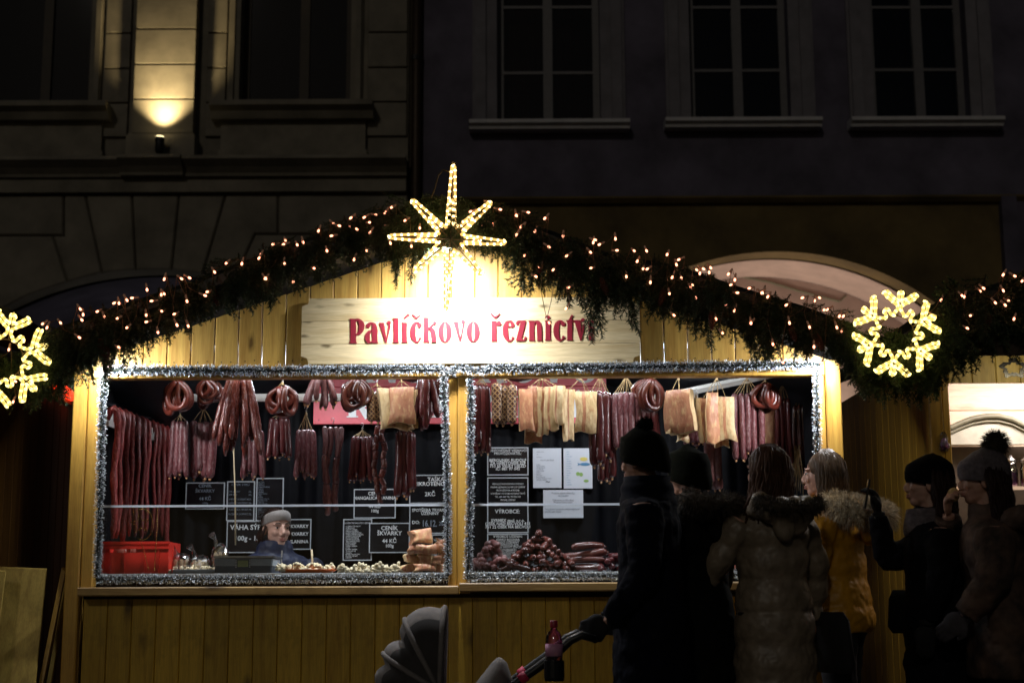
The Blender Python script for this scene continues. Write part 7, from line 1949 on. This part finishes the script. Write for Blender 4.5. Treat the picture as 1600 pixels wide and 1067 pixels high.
m = MB(); m.loft([(V(mf[2].x - .04, py, mf[4].z - .12), V(.13, 0, 0), V(0, .19, 0)), (V(mf[2].x - .02, py, mf[4].z), V(.085, 0, 0), V(0, .18, 0)), (V(mf[2].x, py, mf[2].z - .02), V(.035, 0, 0), V(0, .15, 0)), (V(mf[2].x, py, mf[2].z), V(.012, 0, 0), V(0, .12, 0))], 20); m.build('footmuff', 'stroller_cloth', pc_, True)
for s in (-1, 1):
    y = py + s * .235
    A = lambda u, v: V(sp2(u, v).x, y, sp2(u, v).z)
    m = MB(); m.tube([A(925, 996), A(905, 990), A(888, 998), A(860, 1024), A(800, 1067), V(ax - .12, y, .16)], [.016, .019, .019, .021, .018, .014], 9); m.build('handle_tube', 'stroller_frame', pc_, True)
    m = MB(); m.tube([A(800, 1067), V(ax + .42, y, .16)], .014, 8); m.tube([V(ax - .12, y, .16), V(ax + .42, y, .16)], .011, 8); m.build('frame_leg', 'stroller_frame', pc_, True)
    m = MB(); m.tube([A(822, 1050), A(812, 1058)], .024, 9); m.build('grip_band', 'strap_pink', pc_, True)
    for xw, rw in ((ax - .14, .095), (ax + .44, .13)):
        m = MB(); m.tube([V(xw + (rw - .016) * math.cos(q), y, rw + (rw - .016) * math.sin(q)) for q in [i * math.pi / 10 for i in range(21)]], .016, 8); wh = m.build('wheel', 'shoe', pc_, True)
        m = MB(); m.lathe([(.02, -.015), (.03, 0), (.02, .015)], (xw, y, rw), 10, axis=Matrix.Rotation(R(90), 3, 'X'))
        for q in range(6): m.tube([V(xw, y, rw), V(xw + (rw - .02) * math.cos(q * 1.047), y, rw + (rw - .02) * math.sin(q * 1.047))], .006, 5)
        m.build('rim', 'steel', wh)
m = MB(); m.tube([V(sp2(925, 996).x, py - .235, sp2(925, 996).z), V(sp2(930, 997).x, py, sp2(925, 997).z), V(sp2(925, 996).x, py + .235, sp2(925, 996).z)], .018, 9); m.build('handle_bar', 'stroller_frame', pc_, True)
bp = P(866, 1058, py - .29); t = thing('drink_bottle', (bp.x, py - .29, bp.z - .02), 'pink drink bottle with a red cap in the holder on the pushchair handle', 'bottle')
hb = PZ(866, 970, py - .29) - bp.z
m = MB(); m.lathe([(.030, 0), (.036, .008), (.036, hb * .62), (.034, hb * .72), (.026, hb * .80), (.015, hb * .84), (.014, hb * .88)], bp, 18); m.build('bottle', 'bottle_pink', t, True)
m = MB(); m.lathe([(.0368, hb * .38), (.0368, hb * .6)], bp, 18); m.build('label', 'label_pink', t, True)
m = MB(); m.lathe([(.016, hb * .885), (.0165, hb * .9), (.0165, hb), (.013, hb + .004)], bp, 14); m.build('cap', 'cap_red', t, True)
m = MB(); m.lathe([(.040, -.015), (.043, 0), (.043, hb * .3), (.040, hb * .3)], bp, 16); m.tube([bp + V(0, .04, hb * .15), V(bp.x - .01, py - .235, bp.z + hb * .1)], .012, 6); m.build('cup_holder', 'stroller_frame', t)

# ------------------------------------------------------------------ settle the grown surfaces
dg = bpy.context.evaluated_depsgraph_get()
for o in JOBS:
    me = bpy.data.meshes.new_from_object(o.evaluated_get(dg))
    old = o.data; o.modifiers.clear()
    if not me.materials:
        for mt in old.materials: me.materials.append(mt)
    me.polygons.foreach_set('use_smooth', [True] * len(me.polygons)); o.data = me
